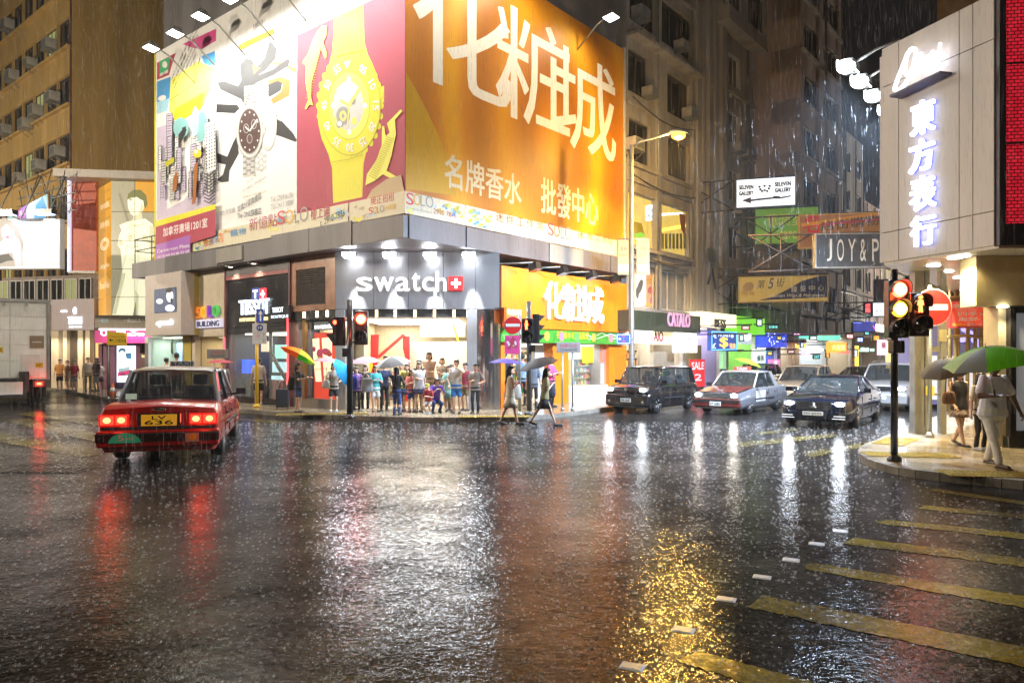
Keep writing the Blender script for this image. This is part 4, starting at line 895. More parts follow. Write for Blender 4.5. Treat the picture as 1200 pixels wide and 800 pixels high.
def aircon(F, x, y, z, label, group, w=.75, h=.45, d=.5):
 global ac_mesh
 t = Thing('air_conditioner', label, 'air conditioner', F, (x, y, z), group)
 if ac_mesh is None:
  mb = MB(); mb.box(-.38, .38, -.5, .0, .02, .48); g = MB(); g.box(-.33, .33, -.512, -.502, .06, .44)
  for i in range(7): g.box(-.32, .32, -.525, -.513, .08 + i * .05, .10 + i * .05)
  br = MB(); br.tube([(-.34, 0, -.3), (-.34, -.48, 0), (-.34, 0, 0)], .018, 5); br.tube([(.34, 0, -.3), (.34, -.48, 0), (.34, 0, 0)], .018, 5); br.box(-.4, .4, -.52, 0, -.02, .015)
  ac_mesh = [o.data for o in (mb.build('case', acwhite), g.build('grille', gunmetal), br.build('bracket', gunmetal))]
  for o in [o for o in COL.objects if o.data in ac_mesh]: bpy.data.objects.remove(o)
 k_ = .8 + .35 * ((abs(x) * 7.13 + z * 3.7) % 1)
 for nm, me in zip(('case', 'grille', 'bracket'), ac_mesh):
  o = bpy.data.objects.new(nm, me); COL.objects.link(o); o.parent = t.e; o.scale = (w / .76 * k_, d / .5, h / .46 * k_)
 return t
DG = darkglass
litpane = M('lit_window_pane', (.4, .3, .05), .2, emit=(1, .72, .16), es=.55, var=.5, vs=1.4)
litpane2 = M('lit_pane_green', (.2, .2, .08), .2, emit=(.75, .8, .35), es=.25)
# ---- first concrete block beyond the billboards
x0, x1 = FR.lx(734), FR.lx(812)
t = Thing('concrete_block', 'stained concrete block with yellow lit upper shop windows beside the amber billboard', 'building', FR, ((x0 + x1) / 2, 0, .13))
L_ = FR.lx
rows = [(19.4, 21.4, [(L_(738), L_(766), 3, 1, winframe_d, DG), (L_(775), L_(809), 3, 1, winframe_d, DG)]), (16.3, 18.3, [(L_(738), L_(768), 3, 1, winframe_d, DG), (L_(775), L_(810), 3, 1, winframe_d, DG)]), (13.2, 15.1, [(L_(736), L_(760), 2, 1, winframe_d, DG), (L_(782), L_(808), 3, 1, winframe_d, DG)]), (10.3, 12.1, [(L_(737), L_(762), 2, 1, winframe_d, DG), (L_(783), L_(807), 3, 1, winframe_d, DG)])]
facade(t, x0, x1, 3.8, 27, rows + [(6.7, 8.95, [(L_(736), L_(768), 1, 1, winframe, litpane), (L_(773.5), L_(807), 1, 1, winframe, litpane)]), (4.0, 5.85, [(L_(737), L_(770), 1, 1, winframe, clearglass), (L_(775), L_(807), 3, 1, winframe, clearglass)])], concrete)
for z, d in ((15.45, .55), (18.75, .2), (12.6, .12), (10.0, .18), (9.35, .14), (6.45, .18), (6.05, .14), (3.82, .3)): t.bx('ledge', (x0 + .01, x1 - .01, -d, -.002, z, z + .14), concrete)
cables = M('cable_black', (.02, .02, .02), .6)
for z, sag in ((9.6, .25), (12.9, .4), (6.3, .2)):
 mb = MB(); mb.tube([(x0 + .2 + (x1 - x0 - .4) * i / 8, -.2, z - sag * math.sin(math.pi * i / 8)) for i in range(9)], .025, 5); t.part('slack_cable', mb, cables)
for px in (770.5, 811): t.bx('pilaster', (L_(px) - .22, L_(px) + .22, -.10, -.003, 3.9, 27), concrete)
# inside the lit upper shop
A = Art(FR, .15); A.poly(E('lit_yellow', (1, .75, .12), 1.3), [(774.5, 268), (806, 262), (806, 266), (774.5, 272)]); A.poly(E('lit_white', (.85, .92, 1), 1.6), [(774.5, 250), (800, 249), (800, 251), (774.5, 253)]); A.poly(E('lit_bluewhite', (.7, .85, 1), 1.2), [(757, 241), (767, 239), (767, 258), (757, 259)]); A.text(print_navy, '出租', 758, 766, 243, 249); A.text(print_navy, '雅座', 758, 766, 251, 256)
A.poly(M('leaf_yellow', (.35, .32, .03), .6), [(738, 258), (752, 262), (756, 276), (744, 278), (737, 272)]); A.poly(M('lit_green_leaf', (.15, .35, .03), .6, emit=(.3, .8, .1), es=.5), [(743, 274), (752, 272), (758, 277), (746, 279)]); A.poly(print_brown, [(796, 250), (803, 252), (803, 278), (798, 268)])
for i in range(7): A.poly(M('shelf_olive', (.28, .26, .05), .6), [(775 + i * 4.3, 274), (778 + i * 4.3, 273.5), (778 + i * 4.3, 292), (775 + i * 4.3, 291)])
A.done(t, 'shop_display')
t.bx('poster_sheet', (L_(738), L_(769), .25, .27, 4.08, 5.8), M('poster_orange', (.7, .35, .12), .5, emit=(1, .5, .2), es=.18))
A = Art(FR, .22); A.poly(M('poster_white_lit', (.8, .8, .78), .5, emit=(1, 1, 1), es=.9), [(744, 321), (757, 323), (757, 358), (744, 360)]); A.ell(print_black, 750, 336, 3, 9, 15); A.ell(print_black, 747, 343, 2, 7); A.ell(print_red, 762, 340, 3, 4); A.ell(print_pink, 765, 352, 3, 5); A.ell(print_gold, 760, 357, 4, 3); A.poly(print_amber, [(758, 325), (769, 327), (769, 335), (758, 332)]); A.done(t, 'poster_print')
t.bx('curtain', (L_(775.5), L_(806.5), 1.2, 1.25, 3.9, 5.9), M('warm_curtain', (.3, .22, .12), .8)); t.bx('ceiling_light', (L_(791), L_(800), .9, .95, 5.3, 5.75), E('warm_tube', (1, .9, .6), 3))
for px, z in ((745, 16.35), (793, 16.3), (756, 13.25), (803, 13.3), (738, 10.6), (758, 19.5), (790, 19.5)): aircon(FR, L_(px), .0, z, 'beige window air conditioner on the stained concrete block', 'air conditioners on the concrete block')
for px in (768.5, 809): mb = MB(); x = L_(px); mb.tube([(x, -.13, 3.9), (x, -.13, 27)], .05, 8); t.part('drain_pipe', mb, gunmetal)
# ---- pilastered stair block
x0, x1 = L_(812.2), L_(848)
t = Thing('stair_block', 'narrow concrete stair block with tall pilasters and slot windows', 'building', FR, ((x0 + x1) / 2, 0, .13))
rows = []
for k in range(8):
 z = 5.6 + 3.15 * k; rows.append((z, z + 1.6, [(L_(822.5), L_(826), 1, 1, winframe_d, DG), (L_(831), L_(834.5), 1, 1, winframe_d, DG)]))
facade(t, x0, x1, 3.6, 31, rows, concrete2)
for a, b in ((813, 818), (819, 821.5), (827, 830), (836, 840), (842, 848)): t.bx('pilaster', (L_(a), L_(b), -.22 if a != 836 else -.12, -.002, 3.7, 31), concrete2)
t.bx('junction_box', (L_(823), L_(831), -.3, -.02, 6.6, 7.3), gunmetal); mb = MB(); mb.tube([(L_(825), -.2, 5.5), (L_(828), -.3, 6.3), (L_(833), -.25, 5.3)], .05, 6); t.part('loose_conduit', mb, blackm)
# ---- grey rendered block
x0, x1 = L_(848.2), L_(905)
t = Thing('grey_block', 'grey rendered block with white framed windows and an overhanging upper storey', 'building', FR, ((x0 + x1) / 2, 0, .13))
rows = [(z, z + 1.7, [(L_(852.5), L_(867), 3, 1, winframe, DG), (L_(882), L_(898), 3, 1, winframe, DG)]) for z in (4.1, 7.2, 10.35, 13.5, 16.6)]
facade(t, x0, x1, 3.6, 19.2, rows, concrete2)
t.bx('overhang_slab', (x0 - 1.2, x1, -.8, -.01, 19.2, 19.5), concrete2)
for px in (850, 874, 902): mb = MB(); mb.tube([(L_(px), -.12, 3.8), (L_(px), -.12, 19.1)], .06, 6); t.part('drain_pipe', mb, gunmetal)
for z in (6.6, 9.8, 13.0, 16.1): t.bx('ledge', (x0 + .02, x1 - .02, -.14, -.003, z, z + .12), concrete2)
rows = [(z, z + 2.0, [(L_(852.5, -.75), L_(869, -.75), 4, 1, winframe_d, DG), (L_(877, -.75), L_(896, -.75), 4, 1, winframe_d, DG)]) for z in (20.0, 23.4)]
facade(t, x0 - 1.1, x1, 19.51, 28, rows, concrete2, -.75)
for px, z in ((861, 13.0), (869, 12.9), (890, 15.9), (893, 12.3), (861, 9.6), (893, 9.6), (888, 18.4)): aircon(FR, L_(px), .0, z, 'air conditioner on a bracket below the white framed windows', 'air conditioners on the grey block')
# ---- pink corner block
y4 = -2.6; xk = FR.lx(938, y4)
t = Thing('pink_block', 'tall pinkish corner block far up the right-hand street with enclosed balconies', 'building', FR, (xk + 4, y4 + 2, .13))
zr = [4.5 + 2.95 * k for k in range(7)]
rows = [(z, z + 1.6, [(FR.lx(942, y4), FR.lx(960, y4), 3, 1, winframe if k < 4 else winframe_d, DG), (FR.lx(965, y4), FR.lx(983, y4), 3, 1, winframe if k < 4 else winframe_d, DG)]) for k, z in enumerate(zr)]
facade(t, xk, FR.lx(986, y4), 3.2, 25.2, rows, pinkish, y4)
for z in zr: t.bx('ledge', (xk + .03, FR.lx(985.5, y4), y4 - .18, y4 - .003, z - .35, z - .2), concrete2)
for px in (963, 984.5): mb = MB(); mb.tube([(FR.lx(px, y4), y4 - .24, 3.4), (FR.lx(px, y4), y4 - .24, 25)], .07, 6); t.part('drain_pipe', mb, gunmetal)
t.bx('roof_slab', (xk - .25, FR.lx(986, y4), y4 - .4, y4 + 5, 25.2, 25.5), concrete2)
ex, ey = FR.w(xk, y4 - .02); FE4 = Frame(ex, ey, 50.73 - 90)
te = Thing('pink_end_wall', 'end wall of the pinkish corner block with wide white framed windows', 'building wall', FE4, (-1.5, 0, 3.2))
xe0 = FE4.lx(904); rows = [(z, z + 1.6, [(FE4.lx(908), FE4.lx(935), 3, 1, winframe if k < 4 else winframe_d, DG)]) for k, z in enumerate(zr)]
mb = MB(); z = 3.2
for a, b, w in rows:
 mb.box(xe0, -.01, 0, .25, z, a); mb.box(xe0, w[0][0], .001, .25, a, b); mb.box(w[0][1], -.01, .001, .25, a, b); z = b
mb.box(xe0, -.01, 0, .25, z, 25.18); te.part('wall', mb, pinkish)
for a, b, w in rows: window(te, w[0][0], w[0][1], a, b, .15, 3, 1, w[0][4], DG, top=.7)
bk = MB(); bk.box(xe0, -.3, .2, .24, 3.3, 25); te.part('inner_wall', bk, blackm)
# ---- farther dark blocks
for xa, xb, zt, lab, m in ((986.5, 1012, 19.5, 'dark weathered block beyond the pinkish block', concrete2), (1012.5, 1032, 15, 'low dark block beside the scaffold far up the street', pinkish), (1032.5, 1060, 21, 'farthest dark block closing the right-hand street', concrete)):
 a, b = L_(xa), L_(xb); t = Thing('far_block', lab, 'building', FR, ((a + b) / 2, 0, .13)); nw = max(2, int((b - a) / 3.4)); rows = []
 for k in range(int((zt - 4) / 3)):
  z = 4.4 + 3 * k; rows.append((z, z + 1.6, [(a + (b - a) * (i + .2) / nw, a + (b - a) * (i + .75) / nw, 3, 1, winframe, DG) for i in range(nw)]))
 facade(t, a, b, 3.4, zt, rows, m)
 for u in (.1, .55, .93): mb = MB(); x_ = a + (b - a) * u; mb.tube([(x_, -.12, 3.6), (x_, -.12, zt - .2)], .06, 6); t.part('drain_pipe', mb, gunmetal)
 for k in range(4): mb = MB(); z = 3.9 + 3 * k; mb.box(a + .02, b - .02, -.35, -.003, z, z + .15); t.part('ledge', mb, m)
bf = FR.w(L_(1060), 4)
t = Thing('far_tower', 'dark tower block at the very end of the right-hand street', 'building', sframe(1035, 150, 5), (0, 0, 0)); F_ = t.F
facade(t, -16, 22, 0, 26, [(3 + 3.4 * k, 4.8 + 3.4 * k, [(-15 + 3.6 * i, -12.6 + 3.6 * i, 2, 1, winframe_d, litpane2 if (i * 7 + k * 3) % 9 == 0 else DG) for i in range(10)]) for k in range(6)], concrete)
# ---- ochre tower on the left
FTL, FTR = Frame(-26.1, 43, -39.36), Frame(-26.1, 43, 50.73)
t = Thing('ochre_tower', 'ochre rendered tower with long window bands and a blank side wall', 'building', FTL, (-8, 0, .13))
bands = [6.5, 9.95, 13.4, 16.9, 20.35, 23.8]; rows = []
for k, z in enumerate(bands):
 ws = [(-.35 - 2.05 * (i + 1) + .12, -.35 - 2.05 * i, 3, 1, winframe_d, (litpane2 if (i + k) % 11 == 5 else DG)) for i in range(10)]; rows.append((z, z + 1.8, ws))
facade(t, -21.5, 0, 3.3, 29, rows, tanband)
for z in bands: t.bx('ledge', (-21.4, -.1, -.22, -.002, z - .16, z - .02), tanband)
t.bx('corner_trim', (-.16, -.002, -.06, -.001, 3.4, 29), M('dark_red_trim', (.12, .04, .03), .5))
t2 = Thing('ochre_side_wall', 'blank ochre side wall of the tower with a column of dark windows by the billboard', 'building wall', FTR, (3, 0, .13))
a, b = FTR.lx(157), FTR.lx(180); rows = [(z, z + 1.85, [(a, b, 3, 1, winframe_d, litpane2 if k == 1 else DG)]) for k, z in enumerate(bands)]
mb = MB(); z = 3.3
for z0_, z1_, w in rows:
 mb.box(.003, b + 3, 0, .28, z, z0_); mb.box(.003, a, .001, .28, z0_, z1_); mb.box(b, b + 3, .001, .28, z0_, z1_); z = z1_
mb.box(.003, b + 3, 0, .28, z, 29); mb.box(a - .5, b + 3, .3, .5, 3.3, 29); t2.part('wall', mb, tanwall)
for z0_, z1_, w in rows: window(t2, w[0][0], w[0][1], z0_, z1_, .17, 3, 1, winframe_d, w[0][5])
def tl(px, z, lab='old window air conditioner hung on the ochre tower bands'): aircon(FTL, FTL.lx(px), -.02, z, lab, 'air conditioners on the ochre tower', .85, .6, .6)
for px, z in ((64, 20.6), (42, 20.4), (20, 20.3), (68, 17.3), (48, 17.0), (36, 16.6), (52, 13.5), (30, 13.3), (12, 17.0), (15, 24.0), (4, 13.7), (74, 13.8)): tl(px, z)
# ------------------------------------------------------------------ left block: fashion corner, small shops, light boxes
FM = sframe(130, 38, 6); FMS = Frame(FM.ox, FM.oy, -46)
t = Thing('fashion_corner', 'lit fashion corner showing a tall pale portrait print on glass panels with an orange side', 'shop front', FM, (1.2, .5, .13))
zt, zm = 11.05, 4.0
xr = FM.lx(186)
pan_bg = M('backlit_olive', (.3, .28, .2), .3, emit=(.42, .38, .24), es=.55); pan_or = M('backlit_orange', (.5, .25, .03), .3, emit=(.85, .42, .05), es=.5)
zl = [zm, FM.z(.5, 348), FM.z(.5, 315), FM.z(.5, 282), FM.z(.5, 248), zt]; xm = FM.lx(158)
for i in range(5):
 for j, (a, b) in enumerate(((0, xm), (xm, xr))):
  t.bx('glass_panel', (a + .02, b - .02, 0, .2, zl[i] + .02, zl[i + 1] - .02), pan_or if j and i in (2, 4) else pan_bg)
fig = E('portrait_glow', (.86, .84, .58), .9); fig2 = E('portrait_glow_dim', (.66, .63, .40), .75); hair = M('portrait_hair', (.1, .1, .03), .4, emit=(.22, .22, .06), es=.6)
A = Art(FM, -.002); q = lambda P: [(x / 4, 180 + y / 4) for x, y in P]
A.poly(hair, q([(596, 225), (600, 190), (625, 170), (660, 170), (685, 195), (692, 235), (680, 260), (670, 225), (640, 205), (612, 205)]))
A.poly(fig, q([(598, 215), (640, 203), (672, 222), (676, 258), (655, 290), (632, 298), (610, 280), (600, 250)]))
A.poly(fig2, q([(628, 290), (664, 280), (668, 305), (640, 320), (618, 318)]))
A.poly(fig, q([(560, 335), (600, 318), (640, 312), (680, 305), (715, 330), (722, 370), (722, 470), (712, 500), (722, 560), (722, 760), (650, 758), (636, 690), (622, 758), (526, 756), (545, 670), (560, 620), (574, 560), (566, 450), (552, 430), (558, 385), (570, 360)]))
A.poly(fig2, q([(560, 395), (580, 420), (575, 432), (556, 428)])); A.line(fig2, q([(600, 420), (575, 540), (560, 640)]), .8); A.line(fig2, q([(640, 360), (650, 520), (636, 690)]), .8); A.line(fig2, q([(690, 360), (700, 440)]), .8); A.poly(fig2, q([(600, 330), (640, 345), (690, 325), (640, 335)]))
A.poly(fig2, q([(664, 225), (676, 258), (655, 290), (640, 298), (655, 270)])); A.poly(fig2, q([(700, 330), (722, 345), (722, 480), (706, 470), (698, 400)])); A.poly(fig2, q([(572, 560), (590, 560), (566, 660), (545, 750), (528, 754), (548, 670)])); A.poly(fig2, q([(634, 640), (650, 660), (648, 758), (640, 756)])); A.line(hair, q([(590, 432), (620, 440), (660, 432)]), .5); A.line(fig2, q([(612, 470), (640, 478), (690, 465)]), .6); A.line(fig2, q([(604, 500), (650, 508), (700, 495)]), .6); A.ell(fig2, 152, 278, 3, 4); A.ell(fig2, 170, 279, 4, 4); A.line(fig2, q([(626, 316), (610, 345), (590, 360)]), .6); A.line(fig2, q([(664, 312), (680, 340)]), .6)
for z_ in zl[1:5]: y_ = YH - (z_ - CH) * FPX / FM.w(.8, 0)[1]; A.line(M('panel_seam', (.08, .08, .05), .5), [(130.5, y_), (186, y_)], .5)
A.line(M('panel_seam', (.08, .08, .05), .5), [(158, 212), (158, 370)], .5)
A.ell(hair, 153, 234, 1.6, .8); A.ell(hair, 165, 233, 1.6, .8); A.ell(fig2, 157, 246, 2.4, 1); A.line(fig2, [(158, 234), (157, 241), (159, 242)], .5)
A.done(t, 'portrait_print')
xs_ = FMS.lx(115)
for i in range(5):
 mb = MB(); mb.box(xs_, -.03, .02, .2, zl[i] + .02, zl[i + 1] - .02); mb = mb
 o = mb.build('side_panel', pan_or); o.parent = t.e; w_ = FMS.w(0, 0); l_ = Matrix.Rotation(-FM.rz, 3, 'Z') @ (Vector((FMS.ox, FMS.oy, 0)) - Vector(t.e.location)); o.location = (l_.x, l_.y, -.13); o.rotation_euler = (0, 0, FMS.rz - FM.rz)
ts = Thing('side_lettering', 'column of pale brand emblems on the orange side of the fashion corner', 'lettering', FMS, (-.6, -.01, 5))
A = Art(FMS, -.005); c_ = E('emblem_pale_glow', (1, .85, .55), .6)
for k, y in enumerate((240, 263, 286, 312, 334)): A.text(c_, ['mode', '時尚', '◎', 'style', 'belle'][k], 117.5, 127.5, y - (7 if k == 2 else 4), y + (7 if k == 2 else 4))
A.done(ts, 'emblem_print')
mb = MB(); mb.plan([(-2.6, -.55), (xr + .3, -.35), (xr + .3, 2), (-2.6, 2.4)], zt + .05, zt + .45); t.part('canopy', mb, M('canopy_white', (.55, .5, .45), .5, var=.1))
xa, xb = FM.lx(81, .6), FM.lx(113, .6); t.bx('red_panel', (xa + .12, xb, .6, .8, FM.z(xa, 317, .6), zt + .04), M('red_wall_panel', (.42, .07, .03), .5, emit=(.5, .08, .03), es=.12, var=.25, vs=3))
t.bx('white_edge', (xa, xa + .11, .4, .9, FM.z(xa, 319, .6), zt + .04), E('pale_edge_light', (.75, .75, 1), .8)); t.bx('lower_edge', (xa, xb, .45, .9, FM.z(xa, 320, .6), FM.z(xa, 317.5, .6)), winframe)
mb = MB(); mb.box(FM.lx(114), xr, -.25, .4, 3.35, zm - .01); o = t.part('caption_band', mb, M('caption_band', (.22, .19, .14), .5))
A = Art(FM, -.252); A.text(print_white, '一樓由此進入', 145, 169, 372.5, 377.5); A.text(print_sky, '一樓女裝', 116, 127, 373, 378); A.done(t, 'caption_print', o)
t.bx('light_strip', (FM.lx(119), xr, -.3, -.1, 3.22, 3.30), E('strip_white_pink', (1, .9, .92), 4))
# store below with magenta sign
F_ = FM; t = Thing('fashion_store', 'dark store under a magenta sign with large white initials and a lit poster', 'shop front', FM, (1, 0, .13))
mb = MB(); mb.box(FM.lx(113), xr, -.2, .3, 2.55, 3.2); o = t.part('magenta_sign', mb, M('magenta_sign', (.35, .02, .13), .4, emit=(.5, .03, .2), es=.45))
mb = MB()
for ch, a, b, y0, y1 in (('O', 118, 126, 386, 393.5), ('M', 137, 147, 386, 393.5), ('S', 153.5, 161, 386, 393.5), ('tore', 161.5, 169, 389.5, 393.3), ('n', 150, 153, 390, 393.5)): ptext(mb, FM, ch, a, b, y0, y1, -.21, depth=.04, bold=.03)
t.part('sign_lettering', mb, neon_white, o)
t.bx('shopfront', (FM.lx(113), xr, .5, .7, .13, 2.5), M('aubergine_front', (.05, .035, .08), .25, coat=.3))
mb = MB(); a, b = FM.lx(134.5), FM.lx(155); mb.box(a, b, .25, .45, FM.z(a, 448), FM.z(a, 405)); o = t.part('light_poster', mb, E('light_poster', (.85, .95, 1), 1.5))
A = Art(FM, .248); A.ell(print_blue, 143, 411, 4.5, 3.5, -10); A.ell(E('poster_face', (1, .95, .9), 1.5), 143, 416, 3.6, 5); A.poly(print_blue, [(147, 414), (154, 413), (154, 421), (148, 420)]); A.poly(print_sky, [(138, 430), (150, 424), (154, 440), (140, 440)]); A.poly(print_pink, [(138, 436), (154, 433), (154, 438), (138, 441)]); A.poly(E('poster_face', (1, .95, .9), 1.5), [(137, 421), (150, 420), (150, 430), (137, 432)]); A.done(t, 'poster_print', o)
for px in (113, 119, 127, 158): x = FM.lx(px); t.bx('pillar', (x, x + .18, .2, .49, .13, 2.52), M('aubergine_pillar', (.16, .06, .10), .4))
mb = MB(); a = FM.lx(165); mb.box(a, a + 1.3, -.1, .1, .13, FM.z(a, 414)); t.part('brown_kiosk', mb, M('brown_board', (.12, .06, .05), .5));
mb = MB(); ptext(mb, FM, '營業中', 166, 174, 416, 419, -.102, depth=.01); t.part('kiosk_lettering', mb, E('amber_letter_glow', (1, .75, .35), 1.4))
t.lamp('AREA', (1.2, -.5, 3.1), 60, (1, .85, .85), 2.5, rot=(0, 0, 0), sizey=.3)
# watch shop with pale fascia farther left
FT2 = sframe(110, 39.6, -16); t = Thing('pale_watch_shop', 'pale fascia watch shop with white letters and a crest above a shuttered front', 'shop front', FT2, (-1.2, .2, .13))
zf0, zf1 = FT2.z(-1, 387), FT2.z(-1, 350); xa = FT2.lx(60)
mb = MB(); mb.box(xa, 0, 0, .3, zf0, zf1); o = t.part('fascia', mb, M('mauve_fascia', (.46, .40, .40), .5), bevel=.03)
mb = MB(); ptext(mb, FT2, 'TITONI', 80, 96, 371, 380, -.01, depth=.05, bold=.03); ptext(mb, FT2, 'SWISS WATCH', 81, 96, 382, 384, -.01, depth=.02); t.part('sign_lettering', mb, neon_blue, o)
mb = MB(); cxx = FT2.lx(88); mb.disc(cxx, FT2.z(cxx, 364), .13, .2, -.04, -.005, n=16); t.part('crest', mb, neon_blue, o)
t.bx('tube_lamp', (FT2.lx(72), FT2.lx(79), -.06, -.02, FT2.z(xa, 366), FT2.z(xa, 364)), neon_white, o)
for px, w_ in ((60, .5), (74, .25), (91, .35), (100, .3)): x = FT2.lx(px); t.bx('pillar', (x, x + w_, .0, .3, .13, zf0 - .01), cream)
t.bx('shutter', (FT2.lx(78), FT2.lx(91), .25, .3, .13, zf0 - .01), M('brown_shutter', (.12, .09, .06), .5))
for i in range(8): x = FT2.lx(78.5 + i * 1.5); t.bx('shutter_rib', (x, x + .04, .2, .249, .13, zf0 - .02), M('brown_shutter', (.12, .09, .06), .5))
t.bx('bright_window', (FT2.lx(60), FT2.lx(77), .7, .8, .13, zf0 - .01), E('bright_window', (1, .9, .7), .8)); t.bx('orange_doorway', (FT2.lx(103), 0, .5, .6, .13, FT2.z(0, 398)), E('orange_doorway', (1, .62, .22), .9))
t.bx('back_wall', (FT2.lx(91), 0, .62, .7, .13, zf0 - .01), M('aubergine_front', (.05, .035, .08), .25, coat=.3))
t.lamp('AREA', (FT2.lx(85), -.6, 2.9), 80, (1, .85, .65), 3, rot=(0, 0, 0), sizey=.4)
t.bx('podium_wall', (xa - 6, FT2.lx(112), 2.0, 5, 3.0, 6.6), M('podium_wall', (.26, .2, .17), .6, var=.3))
xa2 = FT2.lx(-5, 1.9)
for i in range(7): a = xa2 + (FT2.lx(108, 1.9) - xa2) * i / 7; window(t, a + .06, a + (FT2.lx(108, 1.9) - xa2) / 7 - .06, 4.9, 6.4, 1.92, 2, 1, winframe, DG if i % 5 else litpane2, sill=False)
# light boxes over the left-hand street
F1 = sframe(35, 32, -3); t = Thing('portrait_lightbox', 'big white light box over the left-hand street with a portrait at its end', 'sign', F1, (0, 0, F1.z(0, 318)))
a, b = F1.lx(-45), F1.lx(70); z0, z1 = F1.z(0, 315), F1.z(0, 256)
t.bx('box', (a, b, 0, .35, z0, z1), print_white, bevel=.03)
for i in range(6): z = z0 + (z1 - z0) * (.1 + .12 * i); t.bx('seam', (a + .05, b - .06, -.012, -.002, z, z + .02), print_silver)
A = Art(F1, -.013); A.poly(print_grey, [(-5, 262), (12, 258), (22, 268), (27, 285), (25, 300), (26, 312), (-10, 312)]); A.ell(print_lilac, 9, 272, 8, 11, -8); A.poly(print_lilac, [(4, 280), (18, 276), (24, 286), (26, 312), (18, 312), (14, 296), (0, 300), (-6, 290)]); A.poly(print_black, [(-8, 300), (10, 297), (16, 305), (8, 306), (-8, 312)]); A.poly(print_grey, [(-6, 258), (6, 255), (16, 262), (20, 275), (14, 270), (8, 262), (-2, 270)])
A.ell(print_grey, 5, 270, 1.5, .8); A.ell(print_grey, 12, 268, 1.5, .8); A.ell(print_maroon, 9, 278, 2, 1); A.poly(print_lilac, [(17, 282), (22, 280), (25, 290), (26, 310), (21, 310)]); A.done(t, 'portrait_print')
for px in (6, 52):
 x = F1.lx(px, -.8); mb = MB(); mb.box(x - .42, x + .42, -.95, -.6, z1 + .02, z1 + .22); o = t.part('trough_lamp', mb, blackp); mb = MB(); mb.tube([(x, 0, z1 - .05), (x, -.7, z1 + .12)], .02, 6); t.part('lamp_arm', mb, blackp, o); t.bx('lens', (x - .38, x + .38, -.9, -.65, z1 + .0, z1 + .018), E('blue_lens', (.45, .58, 1), 9), o)
 t.lamp('SPOT', (x, -.72, z1 + .0), 55, (.62, .70, 1), .1, aim=(x, 0, z1 - .9), spot=120, blend=.8)
for px in (-10, 20, 50): x = F1.lx(px); mb = MB(); mb.tube([(x, .2, z1), (x, 1.5, z1 + 2.2)], .03, 6); t.part('stay', mb, gunmetal)
F2 = sframe(34, 37, -30); t = Thing('poster_lightbox', 'smaller slanted billboard with a violet square behind the white light box', 'sign', F2, (0, 0, F2.z(0, 256)))
A = Art(F2, -.002); mb = MB(); mb.poly([F2.p(*p) for p in [(4, 258), (32, 240), (56, 227), (57, 258)]], 0, .2); t.part('board', mb, print_sky)
A.poly(print_violet, [(20, 247), (31, 240), (31, 256), (20, 257)]); A.text(print_white, '美人', 22, 30, 246, 253); A.poly(print_white, [(32, 240), (40, 236), (38, 257), (32, 257)]); A.poly(print_blue, [(42, 240), (50, 231), (55, 245), (53, 257), (40, 257)]); A.done(t, 'poster_print')
mb = MB(); mb.tube([F2.p(57, 225) [:1] + (0,) + F2.p(57, 225)[1:], F2.p(58, 262)[:1] + (0,) + F2.p(58, 262)[1:]], .06, 6); t.part('edge_post', mb, M('rust_post', (.3, .16, .06), .6))
t.lamp('SPOT', (0, -1.2, F2.z(0, 225)), 150, (.75, .8, 1), .1, aim=(.3, 0, F2.z(0, 250)), spot=100)
mb = MB()
r_ = random.Random(4)
for i in range(14):
 x = -2 + i * .3; mb.tube([(x, .5 + r_.random(), F2.z(0, 250)), (x + r_.uniform(-1, 1), .5 + r_.random(), F2.z(0, 205) + r_.uniform(-.5, .8))], .025, 5)
for i in range(5): mb.tube([(-3, .9, F2.z(0, 212 + i * 10)), (2.6, .9, F2.z(0, 208 + i * 10))], .03, 5)
t.part('lattice_frame', mb, gunmetal)
# ------------------------------------------------------------------ right-hand corner building with glowing characters
FO = Frame(7.90, 15.50, -71.9)
pale = M('pale_cladding', (.66, .61, .56), .45, var=.16, vs=1.4, streak=True)
t = Thing('cladded_corner', 'pale clad corner building with a glowing column of Chinese characters', 'building', FO, (1.3, .5, .13))
ZS = 3.89
ends = [0, FO.lx(1053), FO.lx(1124), FO.lx(1140), FO.lx(1165)]
zrow = [ZS, 4.52, 7.62, 8.45]
for j in range(4):
 for i in range(3):
  mb = MB(); a, b = ends[j], ends[j + 1]
  # the last panel bends round towards the viewer
  k = .22 if j == 3 else 0
  mb.plan([(a + .008, 0), (b - .008, k * .0), (b - .008, .25), (a + .008, .25)], zrow[i] + .008, zrow[i + 1] - .008); t.part('cladding_panel', mb, pale)
t.bx('edge_strip', (-.07, -.003, .02, .5, ZS + .01, 8.3), M('edge_strip_white', (.6, .58, .6), .4))
wp = lambda pts: [FO_l(*p) for p in pts]
def FO_l(X, Y):
 dx, dy = X - FO.ox, Y - FO.oy; return (dx * FO.c + dy * FO.s, -dx * FO.s + dy * FO.c)
L1 = FO.w(ends[4], 0)
body = [(8.02, 15.55), (8.02 + .633 * 30, 15.55 + .774 * 30), (45, 30), (30, L1[1] + .2), (L1[0] + .35, L1[1] + .15)]
mb = MB(); mb.plan(wp([(8.25, 15.4), (8.25 + .633 * 30, 15.4 + .774 * 30), (45, 30), (30, L1[1] + .7), (L1[0] + .5, L1[1] + .7)]), ZS + .03, 8.2); t.part('upper_mass', mb, pale)
sof = M('white_soffit', (.66, .62, .52), .3, spec=.4)
mb = MB(); mb.plan(wp([(7.95, 15.5), (8.1 + .633 * 22, 15.5 + .774 * 22), (26, 30), (26, L1[1] - .35), (L1[0] + .05, L1[1] - .05)]), ZS - .05, ZS + .004); so = t.part('soffit', mb, sof)
